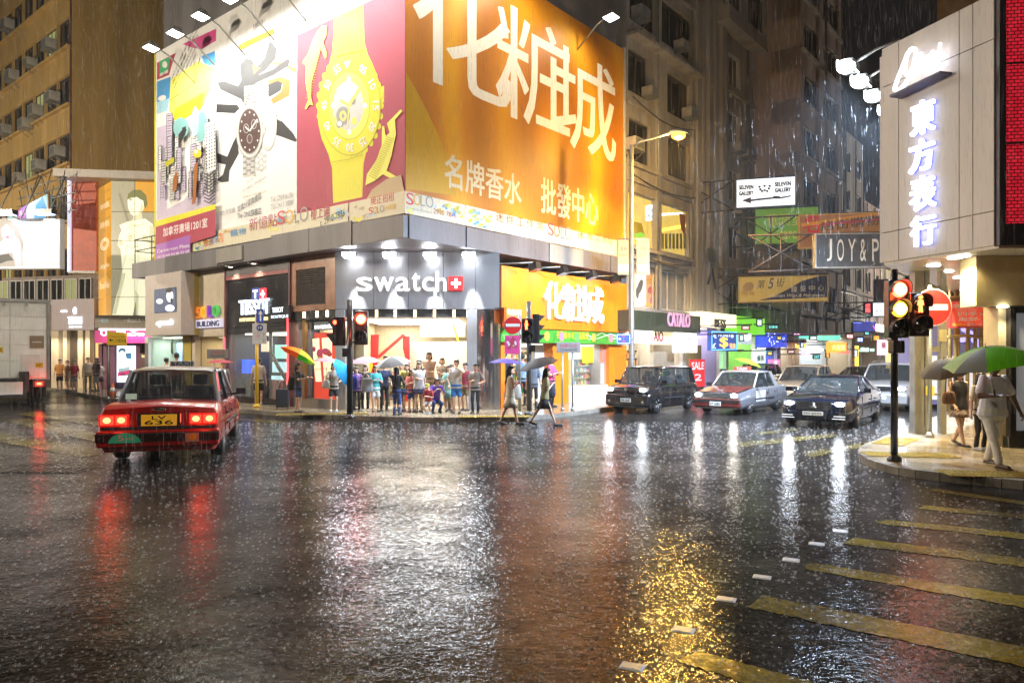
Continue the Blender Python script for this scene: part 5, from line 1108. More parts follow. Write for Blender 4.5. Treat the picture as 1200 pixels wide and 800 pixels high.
for px, py in ((1119, 302), (1094, 311), (1110, 318), (1124, 325), (1134, 330), (1128, 300)):
 Y = FPX * (ZS - .06 - CH) / (YH - py); X = (px - 600) / FPX * Y; l = FO_l(X, Y)
 mb = MB(); mb.lathe([(.12, ZS - .052), (.13, ZS - .075), (.001, ZS - .078)], 18, (l[0], l[1], 0)); t.part('downlight', mb, E('downlight_lens', (1, .95, .8), 14), so)
 t.lamp('SPOT', (l[0], l[1], ZS - .12), 420, (1, .80, .42), .09, aim=(l[0], l[1], 0), spot=130, blend=.7)
# characters
for ch, p0, p1, y0, y1 in (('東', 1069, 1097, 118, 157), ('方', 1067, 1096, 163, 201), ('表', 1068, 1098, 206, 246), ('行', 1069, 1098, 252, 288)):
 mb = MB(); ptext(mb, FO, ch, p0, p1, y0, y1, -.06, depth=.07, bold=.02); o = t.part('glowing_character', mb, E('character_glow', (.88, .92, 1), 2.2))
 mb = MB(); ptext(mb, FO, ch, p0, p1, y0, y1, -.03, depth=.02, bold=.04); t.part('character_halo', mb, E('character_halo_blue', (.10, .14, 1), 1.3), o)
mb = MB()
def stroke(pts, w):
 P = [(FO.lx(px, -.22), FO.z(FO.lx(px, -.22), py, -.22)) for px, py in arc(pts, 5)]
 mb.tube([(x, -.22, z) for x, z in P], w, 6)
stroke([(1064, 62), (1058, 78), (1049, 102), (1052, 106), (1062, 97), (1071, 76), (1073, 60), (1068, 58), (1062, 68), (1061, 84), (1068, 92)], .042)
za, zb2 = FO.z(FO.lx(1071, -.22), 89, -.22), FO.z(FO.lx(1103, -.22), 77, -.22)
put_text(mb, 'riental', FO.lx(1071, -.22), FO.lx(1103, -.22), za, za + .44, -.2, depth=.04, bold=.035, shear=.4, skew=zb2 - za)
t.part('script_name', mb, E('script_glow', (.95, .93, 1), 2.5))
mb = MB(); x0, x1 = FO.lx(1047, -.2), FO.lx(1106, -.2); mb.add([(x0, -.3, FO.z(x0, 112, -.2)), (x1, -.3, FO.z(x1, 84, -.2)), (x1, -.0, FO.z(x1, 83, -.2)), (x0, -.0, FO.z(x0, 109, -.2)), (x0, -.3, FO.z(x0, 115, -.2)), (x1, -.3, FO.z(x1, 86, -.2)), (x1, -.0, FO.z(x1, 86, -.2)), (x0, -.0, FO.z(x0, 115, -.2))], [(0, 1, 2, 3), (4, 7, 6, 5), (0, 4, 5, 1), (1, 5, 6, 2), (2, 6, 7, 3), (3, 7, 4, 0)]); t.part('script_shelf', mb, M('dark_shelf', (.10, .10, .16), .4))
# red screen
F_ = Frame(L1[0] + .02, L1[1] - .02, -8); t2 = Thing('led_screen', 'red light screen in a black frame on the corner building', 'screen', F_, (2, 0, 4))
led = bpy.data.materials.new('red_led_grid'); led.use_nodes = True; nt = led.node_tree; b_ = nt.nodes['Principled BSDF']; b_.inputs['Base Color'].default_value = (.03, .005, .006, 1); b_.inputs['Roughness'].default_value = .4
tc = nt.nodes.new('ShaderNodeTexCoord'); mp = nt.nodes.new('ShaderNodeMapping'); mp.inputs['Rotation'].default_value = (R(90), 0, 0); br = nt.nodes.new('ShaderNodeTexBrick')
br.inputs['Scale'].default_value = 1; br.inputs['Brick Width'].default_value = .11; br.inputs['Row Height'].default_value = .062; br.inputs['Mortar Size'].default_value = .012; br.inputs['Mortar Smooth'].default_value = .6
br.inputs['Color1'].default_value = (1, .02, .05, 1); br.inputs['Color2'].default_value = (.75, .01, .03, 1); br.inputs['Mortar'].default_value = (.05, 0, .004, 1)
nt.links.new(tc.outputs['Object'], mp.inputs[0]); nt.links.new(mp.outputs[0], br.inputs[0]); nt.links.new(br.outputs[0], b_.inputs['Emission Color']); b_.inputs['Emission Strength'].default_value = .55
z0, z1 = F_.z(.2, 263), 9.2; zf = F_.z(0, 289)
t2.bx('screen_face', (.12, 7, -.02, .3, z0, z1), led)
for i in range(3): z = z0 + (z1 - z0) * (i + 1) * .29; t2.bx('screen_joint', (.12, 7, -.03, -.021, z, z + .03), blackm)
mb = MB(); mb.box(0, .118, -.12, .3, zf, z1); mb.box(.119, 7, -.12, .3, zf, z0 - .002); t2.part('frame', mb, M('screen_frame', (.02, .02, .03), .35), bevel=.01)
# shop wall under the soffit, facing the crossing
FW_ = Frame(8.96, 14.0, 0); t3 = Thing('corner_shop', 'cream corner shop with a black framed display window below the soffit', 'shop front', FW_, (1, .5, .13))
zb = FW_.z(0, 358)
t3.bx('beam', (0, 6, 0, .5, zb, ZS - .06), M('cream_render', (.46, .38, .20), .6, var=.12))
t3.bx('pillar', (FW_.lx(1170, .15), FW_.lx(1180.5, .15), .15, .6, .13, zb - .003), M('cream_stone', (.5, .42, .26), .4, var=.1))
xa = FW_.lx(1181, .1)
mb = MB(); mb.box(xa, xa + .11, .02, .25, .35, zb - .03); mb.box(xa + .111, 6, .02, .25, .35, .46); mb.box(xa + .111, 6, .02, .25, zb - .14, zb - .03); t3.part('window_frame', mb, blackp)
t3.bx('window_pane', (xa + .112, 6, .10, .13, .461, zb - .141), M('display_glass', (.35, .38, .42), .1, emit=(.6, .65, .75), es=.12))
t3.bx('plinth', (xa - .06, 6, -.02, .3, .13, .345), M('black_stone', (.02, .02, .02), .2))
x_ = FW_.lx(1170, .15); mb = MB(); mb.plan([(x_, .62), (x_ + .12, .62), (x_ + .12 + 4.9, 6.6), (x_ + 4.9, 6.6)], .13, ZS - .08); t3.part('flank_wall', mb, M('cream_stone', (.5, .42, .26), .4, var=.1))
mb = MB(); mb.lathe([(.09, zb - .004), (.10, zb - .03), (.001, zb - .034)], 14, (FW_.lx(1184, -.2), .01, 0)); t3.part('beam_lamp', mb, E('downlight_lens', (1, .95, .8), 14)); t3.lamp('SPOT', (FW_.lx(1184, -.2), -.12, zb - .1), 60, (1, .88, .6), .06, aim=(FW_.lx(1184, -.2), -.2, 0), spot=120)
# dark tower behind the clad corner
t = Thing('brown_tower', 'dark brown tower rising behind the clad corner building', 'building', sframe(1098, 30, -33), (0, 0, 8)); F_ = t.F
facade(t, F_.lx(1098), F_.lx(1240), 6, 40, [(14 + 3.2 * k, 15.6 + 3.2 * k, [(F_.lx(1105), F_.lx(1125), 2, 1, winframe_d, litpane2 if k == 0 else DG), (F_.lx(1140), F_.lx(1170), 3, 1, winframe_d, DG)]) for k in range(4)], M('brown_tower_wall', (.16, .11, .06), .8, var=.3))
# white floodlights over the street
for i, s_ in enumerate((1.15, 2.35, 3.65, 5.1)):
 X, Y = 8.1 - .774 * 1.15 + .633 * s_, 15.5 + .633 * 1.15 + .774 * s_
 Ff = Frame(X, Y, 50.73); z = 8.52
 f = Thing('street_floodlight', ['nearest of four glaring white floodlights beside the clad corner', 'second of four glaring white floodlights, lower and right of the nearest', 'third of four glaring white floodlights, close to the clad wall', 'farthest and smallest glaring white floodlight, half hidden by the clad wall'][i], 'floodlight', Ff, (0, 0, z), 'white floodlights on the clad corner building')
 mb = MB(); mb.tube([(0, 0, z + .2), (0, -.6, z + .45), (0, -1.1, z + .55)], .03, 6); f.part('arm', mb, gunmetal)
 mb = MB(); mb.box(-.3, .3, -.18, .16, z + .10, z + .30); h = f.part('housing', mb, gunmetal, bevel=.02)
 mb = MB(); mb.add([(-.27, -.17, z + .095), (.27, -.17, z + .095), (.27, .19, z + .16), (-.27, .19, z + .16), (-.27, .19, z + .3), (.27, .19, z + .3), (.27, .15, z + .31), (-.27, .15, z + .31)], [(0, 1, 2, 3), (3, 2, 5, 4), (4, 5, 6, 7), (0, 3, 7), (0, 7, 6, 1), (1, 6, 5), (1, 5, 2), (3, 4, 7)]); mb.ball((-.20, 0, z + .14), .24, .20, .15, 14); f.part('lens', mb, E('glaring_lens', (.85, .93, 1), 60), h)
 f.lamp('SPOT', (-.1, .1, z), 7000, (.58, .75, 1), .15, aim=(-.2, 3.5, 0), spot=140, blend=.6)
# ------------------------------------------------------------------ signs over the right-hand street
def hang(label, px, Y, deg, xl, xr, yt, yb, face, frame, thick=.3, name='hanging_sign', group='signs hanging over the right-hand street', bracket=True, sh=0):
 F = sframe(px, Y, deg); a, b = F.lx(xl), F.lx(xr); m = (a + b) / 2; z0, z1 = F.z(m, yb), F.z(m, yt)
 t = Thing(name, label, 'sign', F, (m, 0, z0), group)
 t.bx('face', (a + .05, b - .05, 0, thick, z0 + .05, z1 - .05), face)
 f = MB(); e = -.03
 f.box(a, a + .05, e, thick + .03, z0, z1); f.box(b - .05, b, e, thick + .03, z0, z1); f.box(a + .051, b - .051, e, thick + .03, z0, z0 + .05); f.box(a + .051, b - .051, e, thick + .03, z1 - .05, z1); t.part('frame', f, frame)
 if bracket:
  k = MB(); w = (z1 - z0)
  k.tube([(a - 2.4, thick / 2, z1 - .02), (b, thick / 2, z1 + .03)], .04, 5); k.tube([(a - 2.4, thick / 2, z0 - .1), (a, thick / 2, z0 - .02)], .04, 5); k.tube([(a - 2.4, thick / 2, z0 - .1), (a - .1, thick / 2, z1)], .03, 5); k.tube([(a - 2.4, thick / 2, z1), (a - .1, thick / 2, z0)], .03, 5); k.tube([(a - 1.2, thick / 2, z1), (a - 1.2, thick / 2, z0 - .06)], .03, 5)
  t.part('bracket', k, M('rusty_steel', (.07, .05, .04), .6, .4))
 return t, F
t, F = hang('bright white light box with an arrow and blue lettering over the street', 898, 35, -16, 862, 933, 208, 243, E('lightbox_white', (.90, .97, 1), 1.0), M('dark_blue_frame', (.03, .06, .16), .4))
A = Art(F, -.002); A.text(print_navy, 'SELEVEN', 866, 883, 217, 222, bold=.07); A.text(print_navy, 'GALLERY', 866, 883, 224, 229, bold=.07); A.text(print_navy, 'SELEVEN', 908, 927, 213, 218, bold=.07); A.text(print_navy, 'GALLERY', 908, 927, 220, 225, bold=.07)
for dx, dy in ((-5, 2), (5, 1), (0, -2), (-3, 4), (3, 4), (0, 3), (-6, -1), (6, -2)): A.ell(print_navy, 896 + dx, 220 + dy, 1.5, 1.3)
A.poly(print_navy, [(869, 235), (880, 231), (880, 233.6), (906, 231), (906, 229.5), (914, 229.8), (914, 231), (927, 229), (927, 230.4), (914, 233), (906, 233), (880, 236), (880, 238.5)]); A.done(t, 'sign_print')
t, F = hang('lime green street sign with faint yellow Chinese characters', 921, 39, -14, 884, 960, 243, 286, M('sign_lime', (.13, .28, .015), .45, emit=(.25, .5, .03), es=.28, var=.2), M('green_frame', (.05, .10, .01), .5))
A = Art(F, -.002); mm = M('sign_straw', (.5, .42, .10), .5, emit=(.7, .6, .15), es=.3); A.text(mm, '華潤堂', 899, 940, 250, 265); A.text(mm, 'care', 913, 934, 271, 280); A.done(t, 'sign_print')
t, F = hang('brown and amber sign with a red brush character, half hidden by the black sign', 985, 33, -12, 936, 1034, 250, 290, M('sign_brown', (.22, .10, .02), .5, emit=(.4, .18, .03), es=.22), M('amber_frame', (.4, .24, .04), .5, emit=(.6, .35, .05), es=.15))
A = Art(F, -.002); A.text(print_red, '名', 942, 960, 251, 274, bold=.03); A.poly(print_amber, [(939, 262), (1030, 248), (1030, 252), (939, 266)]); A.text(print_black, '店街購物', 962, 1030, 258, 270, skew=.2); A.poly(print_maroon, [(962, 262), (1030, 256), (1030, 258), (962, 265)]); A.text(print_brown, '廣場', 941, 956, 276, 287); A.done(t, 'sign_print')
t, F = hang('charcoal sign with thin white capital letters and an ampersand', 1000, 27, -5, 955, 1046, 273, 314, M('sign_charcoal', (.045, .045, .042), .5, var=.2), M('pale_frame', (.30, .28, .24), .5), bracket=True)
A = Art(F, -.002); mm = M('letter_ivory', (.6, .58, .5), .5, emit=(.7, .68, .6), es=.12)
for ch, a, b in (('J', 969, 975), ('O', 981, 989), ('Y', 994, 1002.5), ('&', 1008, 1015), ('P', 1022, 1030)): A.text(mm, ch, a, b, 280, 306)
A.done(t, 'sign_print')
t, F = hang('long yellow and navy wig shop sign with black characters', 917, 37, -12, 865, 971, 323, 354, M('sign_straw_yellow', (.42, .29, .07), .5, emit=(.7, .5, .12), es=.25), M('straw_frame', (.45, .34, .12), .5))
A = Art(F, -.002); A.poly(M('sign_navy', (.025, .03, .09), .5), [(888, 352), (905, 348), (925, 338), (940, 329), (958, 324), (969.5, 322.5), (969.5, 348)])
A.text(print_black, '第', 887, 897, 328, 338, shear=.25); A.text(print_black, '5', 900, 907, 326, 338, shear=.25); A.text(print_black, '街', 910, 920, 326, 336, shear=.25)
for i, c in enumerate('鐘髮中心'): A.text(mm, c, 927 + i * 10.5, 934 + i * 10.5, 335 - i * .5, 342 - i * .5)
A.text(mm, 'Fashion Wigs & Hairpieces', 902, 967, 346 - 2, 351 - 2, shear=.3); A.ell(print_tan, 877, 336, 7, 5, -20); A.text(print_brown, 'Fifth Ave', 869, 884, 340, 346, shear=.2); A.done(t, 'sign_print')
k = MB()
for i in range(15): x = F.lx(826 + i * 9.7); x2 = F.lx(826 + (i + 1) * 9.7); k.tube([(x, .15, 6.4 if i % 2 else 6.05), (x2, .15, 6.05 if i % 2 else 6.4)], .02, 4)
k.tube([(F.lx(822), .15, 6.4), (F.lx(972), .15, 6.4)], .03, 5); k.tube([(F.lx(822), .15, 6.05), (F.lx(972), .15, 6.05)], .03, 5)
for px in (868, 916, 966): k.tube([(F.lx(px), .15, 6.05), (F.lx(px), .15, F.z(0, 325))], .02, 4)
t.part('lattice_girder', k, M('girder_steel', (.12, .10, .08), .5, .4))
# small bare bulb at the end of the girder
f = Thing('wall_lamp', 'small bare bright bulb at the wall end of the lattice girder', 'lamp', F, (F.lx(822, -.5), -.5, 6.1)); mb = MB(); x = F.lx(822, -.5); z = F.z(x, 323, -.5); mb.ball((x, -.5, z), .13, .13, .13); f.part('bulb', mb, E('bulb_glow', (1, .95, .85), 30)); mb = MB(); mb.tube([(x, -.5, z + .1), (x, .4, z + .35)], .03, 5); f.part('arm', mb, gunmetal); f.lamp('POINT', (x, -.7, z), 60, (1, .9, .7), .13)
# red seafood sign and scaffold on the right-hand pavement
t, F = hang('red restaurant sign with white Chinese characters and a telephone number', 1142, 21, -14, 1112, 1171, 351, 384, M('sign_vermilion', (.60, .04, .015), .5, emit=(.9, .07, .03), es=.4), M('red_frame', (.4, .03, .02), .5), bracket=False, group=None)
A = Art(F, -.002); A.text(print_white, '- SHUNDE -', 1117, 1142, 351.5, 354.5); A.text(print_white, '順德齋', 1116, 1142, 355.5, 361.5, bold=.01); A.text(print_white, 'SEAFOOD', 1123, 1146, 361.8, 364); A.text(print_white, '四季火', 1123, 1158, 364.8, 370, bold=.01); A.text(print_white, '海鮮小炒', 1123, 1170, 371, 376.5, bold=.01); A.text(print_gold, '特價套餐', 1116, 1132, 378.5, 382.5); A.text(print_white, '電話 27235133', 1133, 1168, 378, 382.5); A.done(t, 'sign_print')
sc_ = Thing('bamboo_scaffold', 'bamboo scaffold poles lashed together below the red restaurant sign', 'scaffold', F, (0, .4, .13)); bam = M('bamboo', (.34, .22, .07), .5, var=.3)
for px in (1115, 1119, 1123, 1136, 1145, 1150, 1166): x = F.lx(px, .5); mb = MB(); mb.tube([(x, .5 + .1 * (px % 3), .1), (x + .05, .5 + .1 * (px % 3), 6)], .055, 7); sc_.part('bamboo_pole', mb, bam)
for z in (1.7, 2.45, 3.6): mb = MB(); mb.tube([(F.lx(1108, .4), .42, z), (F.lx(1135, .4), .40, z + .05), (F.lx(1172, .4), .42, z - .12)], .05, 7); sc_.part('bamboo_rail', mb, bam)
# shops on the right-hand pavement deep under the arcade
Fr2 = sframe(1140, 26, -20); t = Thing('arcade_shop', 'violet lit shop front deep inside the right-hand arcade', 'shop front', Fr2, (0, 0, .13)); t.bx('shop_wall', (-2.5, 6, 0, .3, .13, 3.7), M('violet_grey_wall', (.16, .13, .2), .5))
for i, (px, py) in enumerate(((1131, 385), (1136, 391), (1143, 398), (1150, 404), (1128, 397), (1156, 409))): x = Fr2.lx(px, -.05); mb = MB(); mb.disc(x, Fr2.z(x, py), .13, .13, -.06, -.005, n=14); t.part('round_lamp', mb, E('violet_lamp', (.35, .3, 1), 1.6))
t.bx('lit_window', (-1.4, 1.2, -.03, -.004, .3, 1.9), E('dim_window', (.9, .8, .7), .35))
# ------------------------------------------------------------------ shops along the right-hand street
def shop(name, label, xl, xr, fascia, zf, y=-.4, txt=None, tm=None, wall=None, energy=54, col=(1, .92, .8), seed=1, shelves=True, depth=2.6):
 a, b = FR.lx(xl, y), FR.lx(xr, y); t = Thing(name, label, 'shop front', FR, ((a + b) / 2, 0, .13))
 mb = MB(); mb.box(a + .02, b - .02, y, .1, zf[0], zf[1]); o = t.part('fascia', mb, fascia)
 if txt:
  mb = MB()
  for body, p0, p1, y0, y1 in txt: ptext(mb, FR, body, p0, p1, y0, y1, y - .005, depth=.05, bold=.02)
  t.part('fascia_lettering', mb, tm, o)
 room(t, a + .15, b - .15, .12, depth, .15, zf[0] - .03, wall or M('shop_interior', (.55, .5, .42), .5), energy=energy, col=col)
 for u, v in ((a + .02, a + .15), (b - .15, b - .02)): t.bx('jamb', (u, v, -.05, .2, .13, zf[0] - .004), winframe)
 if shelves and b - a > 1.4:
  n = max(1, int((b - a) / 1.8)); w = (b - a - .6) / n
  for i in range(n): shelf(t, a + .3 + i * w, a + .25 + (i + 1) * w, depth - .05, .2, 2.2, 5, seed + i)
 return t, a, b
def lbox(t, name, xl, xr, yt, yb, y, m, thick=.2, txt=(), tm=None, parent=None):
 a, b = FR.lx(xl, y), FR.lx(xr, y); c = (a + b) / 2; mb = MB(); mb.box(a, b, y, y + thick, FR.z(c, yb, y), FR.z(c, yt, y)); o = t.part(name, mb, m, parent)
 if txt:
  mb = MB()
  for body, p0, p1, y0, y1 in txt: ptext(mb, FR, body, p0, p1, y0, y1, y - .004, depth=.015, bold=.015)
  t.part(name + '_lettering', mb, tm, o)
 return o
wl = lambda n, c, s: E('glow_' + n, c, s)
t, a, b = shop('vitamin_shop', 'shop with a dark green fascia and pink capital lettering beside the orange shop', 737, 821, M('dark_green_fascia', (.04, .05, .03), .5), (2.95, 3.75), -.9, [('CATALO', 782, 808, 367, 383)], M('pink_letter', (.5, .25, .4), .4, emit=(.7, .35, .55), es=.6), energy=171)
lbox(t, 'white_light_box', 743, 766, 386, 402, -.6, wl('white_sign', (1, .97, .95), 2.2)); lbox(t, 'cream_sign', 767, 790, 385, 403, -.55, wl('cream_sign', (1, .85, .5), .8), txt=[('AlO', 766, 777, 388, 400)], tm=M('letter_magenta', (.45, .02, .15), .4)); lbox(t, 'white_notice', 792.5, 817, 387, 413, -.7, wl('notice_white', (1, 1, .95), 1.6), txt=[('CATALO', 800, 812, 395, 398)], tm=print_grey)
lbox(t, 'metal_shutter', 766, 790, 404, 440, .02, M('shutter_beige', (.4, .34, .24), .5)); lbox(t, 'ochre_curtain', 790, 822, 404, 450, .6, M('ochre_curtain', (.5, .36, .12), .6))
s_ = Thing('sale_sign', 'red sale sign standing outside the shop behind the black boxy car', 'sign', FR, (FR.lx(817, -1.6), -1.6, .13)); a_, b_ = FR.lx(809, -1.6), FR.lx(826, -1.6); mb = MB(); mb.box(a_, b_, -1.6, -1.54, .5, FR.z(a_, 421, -1.6)); o = s_.part('board', mb, M('sale_red', (.65, .02, .025), .4, emit=(.9, .04, .04), es=.35)); mb = MB(); ptext(mb, FR, 'SALE', 810.5, 825, 424, 433, -1.604, depth=.01, bold=.03); ptext(mb, FR, '2', 814, 822, 438, 446, -1.604, depth=.01, bold=.03); s_.part('board_lettering', mb, print_white, o); s_.bx('stand', (a_ + .1, b_ - .1, -1.59, -1.45, .13, .5), blackm)
t, a, b = shop('fashion_shop', 'small shop under a glowing cream sign with slim capital letters', 822, 863, wl('bess_box', (1, .9, .55), 1.4), (3.35, 4.0), -.9, [('BESS', 837, 850, 374, 384)], print_black, energy=117, col=(.8, .85, 1), wall=M('violet_interior', (.35, .3, .5), .5))
o = lbox(t, 'currency_board', 833.5, 864, 388, 411, -1.3, M('board_navy', (.02, .04, .18), .4, emit=(.03, .12, .6), es=.6), txt=[('$', 843.5, 853, 395, 408)], tm=wl('amber', (1, .45, .05), 3))
A = Art(FR, -1.302); ac, aw = wl('cyan', (.15, .6, 1), 1.8), wl('amber', (1, .45, .05), 3)
for q_ in ([(834, 388.5), (863.5, 389.5)], [(834, 410), (863.5, 409)], [(834.3, 389), (834.3, 410)], [(863.3, 389), (863.3, 409.5)]): A.line(ac, q_, .9)
for x, c in ((838, '€'), (858, '¥'), (837, '£')): A.text(wl('ice', (.75, .85, 1), 2), c, x - 2, x + 2, 391 if c != '£' else 402, 396 if c != '£' else 408)
A.text(wl('ice', (.75, .85, 1), 2), 'MONEY', 842, 856, 391, 394.5); A.text(aw, '找換', 855, 862, 402, 408); A.done(t, 'board_print', o)
lbox(t, 'violet_light_sign', 822, 834, 390, 397, -.5, wl('violet', (.5, .4, 1), 1.5)); lbox(t, 'green_post', 847.5, 851, 411, 432, -1.25, wl('green_post', (.4, .8, .4), .5))
t, a, b = shop('green_shop', 'lime green shop front with a white poster under the street signs', 864, 897, wl('lime', (.25, .85, .05), .8), (3.1, 4.0), -.6, [('莎莎', 867, 879, 392, 399)], neon_white, energy=117, col=(.95, 1, .9), wall=M('lime_interior', (.2, .5, .08), .5))
lbox(t, 'white_poster', 885, 897, 409, 432, -.7, wl('poster_mint', (.8, 1, .85), 1.2), txt=[('優惠', 887, 895, 416, 423)], tm=print_blue); lbox(t, 'silver_screen', 866, 881, 390, 403, -.62, wl('screen_silver', (.6, .7, .8), .8))
t, a, b = shop('blue_shop', 'deep blue shop front speckled with white lights', 897.5, 922, wl('deep_blue', (.05, .10, .9), .8), (2.4, 4.3), -.6, None, None, energy=81, col=(.6, .7, 1), wall=M('blue_interior', (.08, .12, .5), .5))
A = Art(FR, -.602); r_ = random.Random(8)
for i in range(26): A.ell(wl('ice', (.75, .85, 1), 2), r_.uniform(900, 920), r_.uniform(388, 405), r_.uniform(.4, .9), r_.uniform(.4, .9), n=8)
A.done(t, 'light_speckle'); lbox(t, 'pink_sign', 904, 914, 421, 431, -.7, wl('pink', (1, .25, .55), 1.0), txt=[('S', 907, 911, 423, 429)], tm=neon_white); lbox(t, 'cyan_lamp', 901, 905, 410, 414, -.9, wl('cyan', (.15, .6, 1), 1.8))
t, a, b = shop('dark_eatery', 'dim eatery with a small glowing yellow name up the street', 922.5, 945, M('slate_fascia', (.06, .06, .07), .5), (2.7, 4.1), -.5, [('bar 鍋', 932, 944, 402, 408)], wl('amber', (1, .45, .05), 3), energy=72, col=(1, .7, .35)); lbox(t, 'round_red_sign', 943, 949, 410, 417, -1.2, wl('rose', (1, .3, .4), 2.5))
t, a, b = shop('white_arcade', 'bright white arcade shop up the street with a turquoise canopy edge', 945.5, 985, wl('turquoise', (.2, .9, .7), .9), (3.0, 3.4), -1.0, None, None, energy=171, col=(.85, .95, 1), wall=M('ice_interior', (.6, .65, .7), .5))
o = lbox(t, 'orange_sign', 972, 992, 401, 413, -2.0, wl('orange_sign', (1, .28, .03), 2.0), txt=[('大家樂', 975, 990, 404, 410)], tm=wl('yellow_sign', (1, .8, .2), 2.5)); lbox(t, 'red_light_text', 986, 996, 411, 414, -2.0, wl('red_light', (1, .1, .1), 1.8)); lbox(t, 'white_tube', 950, 965, 408, 411, -1.5, wl('ice', (.75, .85, 1), 2))
t, a, b = shop('medicine_shop', 'shop with a dark green board of white characters far up the street', 985.5, 1012, M('bottle_green', (.03, .07, .05), .5), (3.3, 4.6), -1.0, [('大藥房', 1003, 1018, 407, 412)], wl('mint', (.6, 1, .8), 1.2), energy=117, col=(1, .9, .7)); lbox(t, 'yellow_post', 1005, 1006.5, 405, 440, -1.2, wl('yellow_post', (1, .7, .1), 1.5))
t, a, b = shop('neon_shop', 'shop with a pink and white neon column at the far end of the street', 1012.5, 1050, wl('white_sign', (1, .97, .95), 2.2), (4.0, 4.5), -1.0, None, None, energy=144, col=(1, .95, .85)); lbox(t, 'neon_column', 1031, 1040, 398, 416, -2.5, wl('neon_pink', (1, .5, .7), 1.6), txt=[('藥', 1033, 1038, 401, 408)], tm=print_red); lbox(t, 'yellow_column', 1041, 1045, 400, 440, -2.4, wl('yellow_column', (1, .75, .25), 1.6))
# more signs hanging far up the street
t, F = hang('small white sign with black lettering next to the right-hand traffic light', 1033, 40, -10, 1022, 1044, 354, 371, wl('lightbox_white2', (.92, .97, 1), 1.5), M('dark_frame', (.05, .05, .06), .5)); A = Art(F, -.002); A.text(print_black, 'INTAKE', 1024, 1042, 356, 360); A.text(print_black, '食館 24', 1025, 1043, 362.5, 368); A.done(t, 'sign_print')
t, F = hang('brown signboard behind the right-hand traffic light', 1035, 38, -10, 1026, 1062, 327, 353, M('sign_umber', (.14, .08, .06), .5), M('umber_frame', (.1, .06, .05), .5), bracket=False)
t, F = hang('small red light sign beside the white sign far up the street', 1017, 50, -10, 1013, 1021, 355, 367, wl('red_light', (1, .1, .1), 1.8), blackm, bracket=False); A = Art(F, -.002); A.ell(wl('green_dot', (.2, 1, .3), 2), 1015, 370, .8, .8); A.text(print_maroon, '麻雀', 1014, 1020, 357, 362); A.done(t, 'sign_print')
t, F = hang('blue light sign far up the street below the small red light sign', 1010, 52, -10, 999, 1026, 377, 389, M('sign_dim_blue', (.05, .05, .15), .5, emit=(.1, .12, .6), es=.5), blackm, bracket=False); A = Art(F, -.002); A.line(wl('blue_tube', (.1, .15, 1), 3), [(1000, 378), (1010, 378)], 1); A.line(wl('blue_tube', (.1, .15, 1), 3), [(1015, 377), (1025, 377.5)], 1); A.line(wl('blue_tube', (.1, .15, 1), 3), [(1024, 382), (1026, 388)], 1); A.line(wl('red_light', (1, .1, .1), 1.8), [(1023, 381), (1025, 386)], .8); A.done(t, 'sign_print')
t, F = hang('pale lit notice in an upper window of the pinkish block', 949, 47, 50, 941, 959, 359, 375, wl('notice_ice', (.6, .85, .9), .8), winframe, .05, bracket=False); A = Art(F, -.002); A.text(print_grey, '出租', 944, 951, 365, 373); A.text(print_grey, '電話', 943, 956, 360.5, 363.5); A.done(t, 'sign_print')
t, F = hang('white lit sign over a low shop entrance on the grey block', 855, 42, 20, 850, 864, 336, 344, wl('lightbox_white2', (.92, .97, 1), 1.5), winframe, .1, bracket=False)
# canopies and tarpaulins above the far shops
for i, (xl, xr, z, lab) in enumerate(((866, 900, 4.35, 'dark rolled awning above the lime green shop'), (921, 945, 4.7, 'dim slate awning above the eatery'), (946, 984, 4.6, 'pale stretched tarpaulin above the white arcade shop'), (985, 1012, 5.1, 'grey corrugated awning above the medicine shop'))):
 a, b = FR.lx(xl, -1), FR.lx(xr, -1); t = Thing('awning', lab, 'awning', FR, ((a + b) / 2, 0, z), 'awnings over the far shops')
 mb = MB(); n = max(3, int((b - a) / .5)); vs = []; fs = []
 for k in range(n + 1):
  x = a + (b - a) * k / n; d = .06 if k % 2 else 0; vs += [(x, -.05, z + .55 + d), (x, -2.0, z + d)]
  if k: fs.append((2 * k - 2, 2 * k - 1, 2 * k + 1, 2 * k))
 n0 = len(vs); vs += [(v[0], v[1], v[2] - .03) for v in vs]; fs += [tuple(n0 + q for q in f[::-1]) for f in fs]; mb.add(vs, fs)
 t.part('sheet', mb, [M('awning_dark', (.05, .05, .055), .6), M('awning_slate', (.12, .12, .13), .6), M('tarpaulin_pale', (.5, .5, .5), .5), M('awning_grey', (.2, .18, .17), .6)][i])
 mb = MB()
 for x in (a, (a + b) / 2, b): mb.tube([(x, -.02, z + .1), (x, -2.0, z - .02)], .025, 5)
 t.part('strut', mb, gunmetal)
mb = MB()
for (xl, xr) in ((881, 945), (946, 1010)):
 a, b = FR.lx(xl, -1.5), FR.lx(xr, -1.5); t = Thing('balcony_rail', 'rusty balcony railing above the awnings %s' % ('of the lime green shop' if xl < 900 else 'of the white arcade shop'), 'railing', FR, ((a + b) / 2, -1, 5.3)); t.bx('slab', (a, b, -1.2, -.9, 5.3, 5.45), concrete2)
 n = int((b - a) / .5)
 for k in range(n + 1): x = a + (b - a) * k / n; t.bx('baluster', (x - .02, x + .02, -1.18, -1.14, 5.452, 6.4), gunmetal)
 t.bx('handrail', (a, b, -1.19, -1.13, 6.402, 6.46), gunmetal)
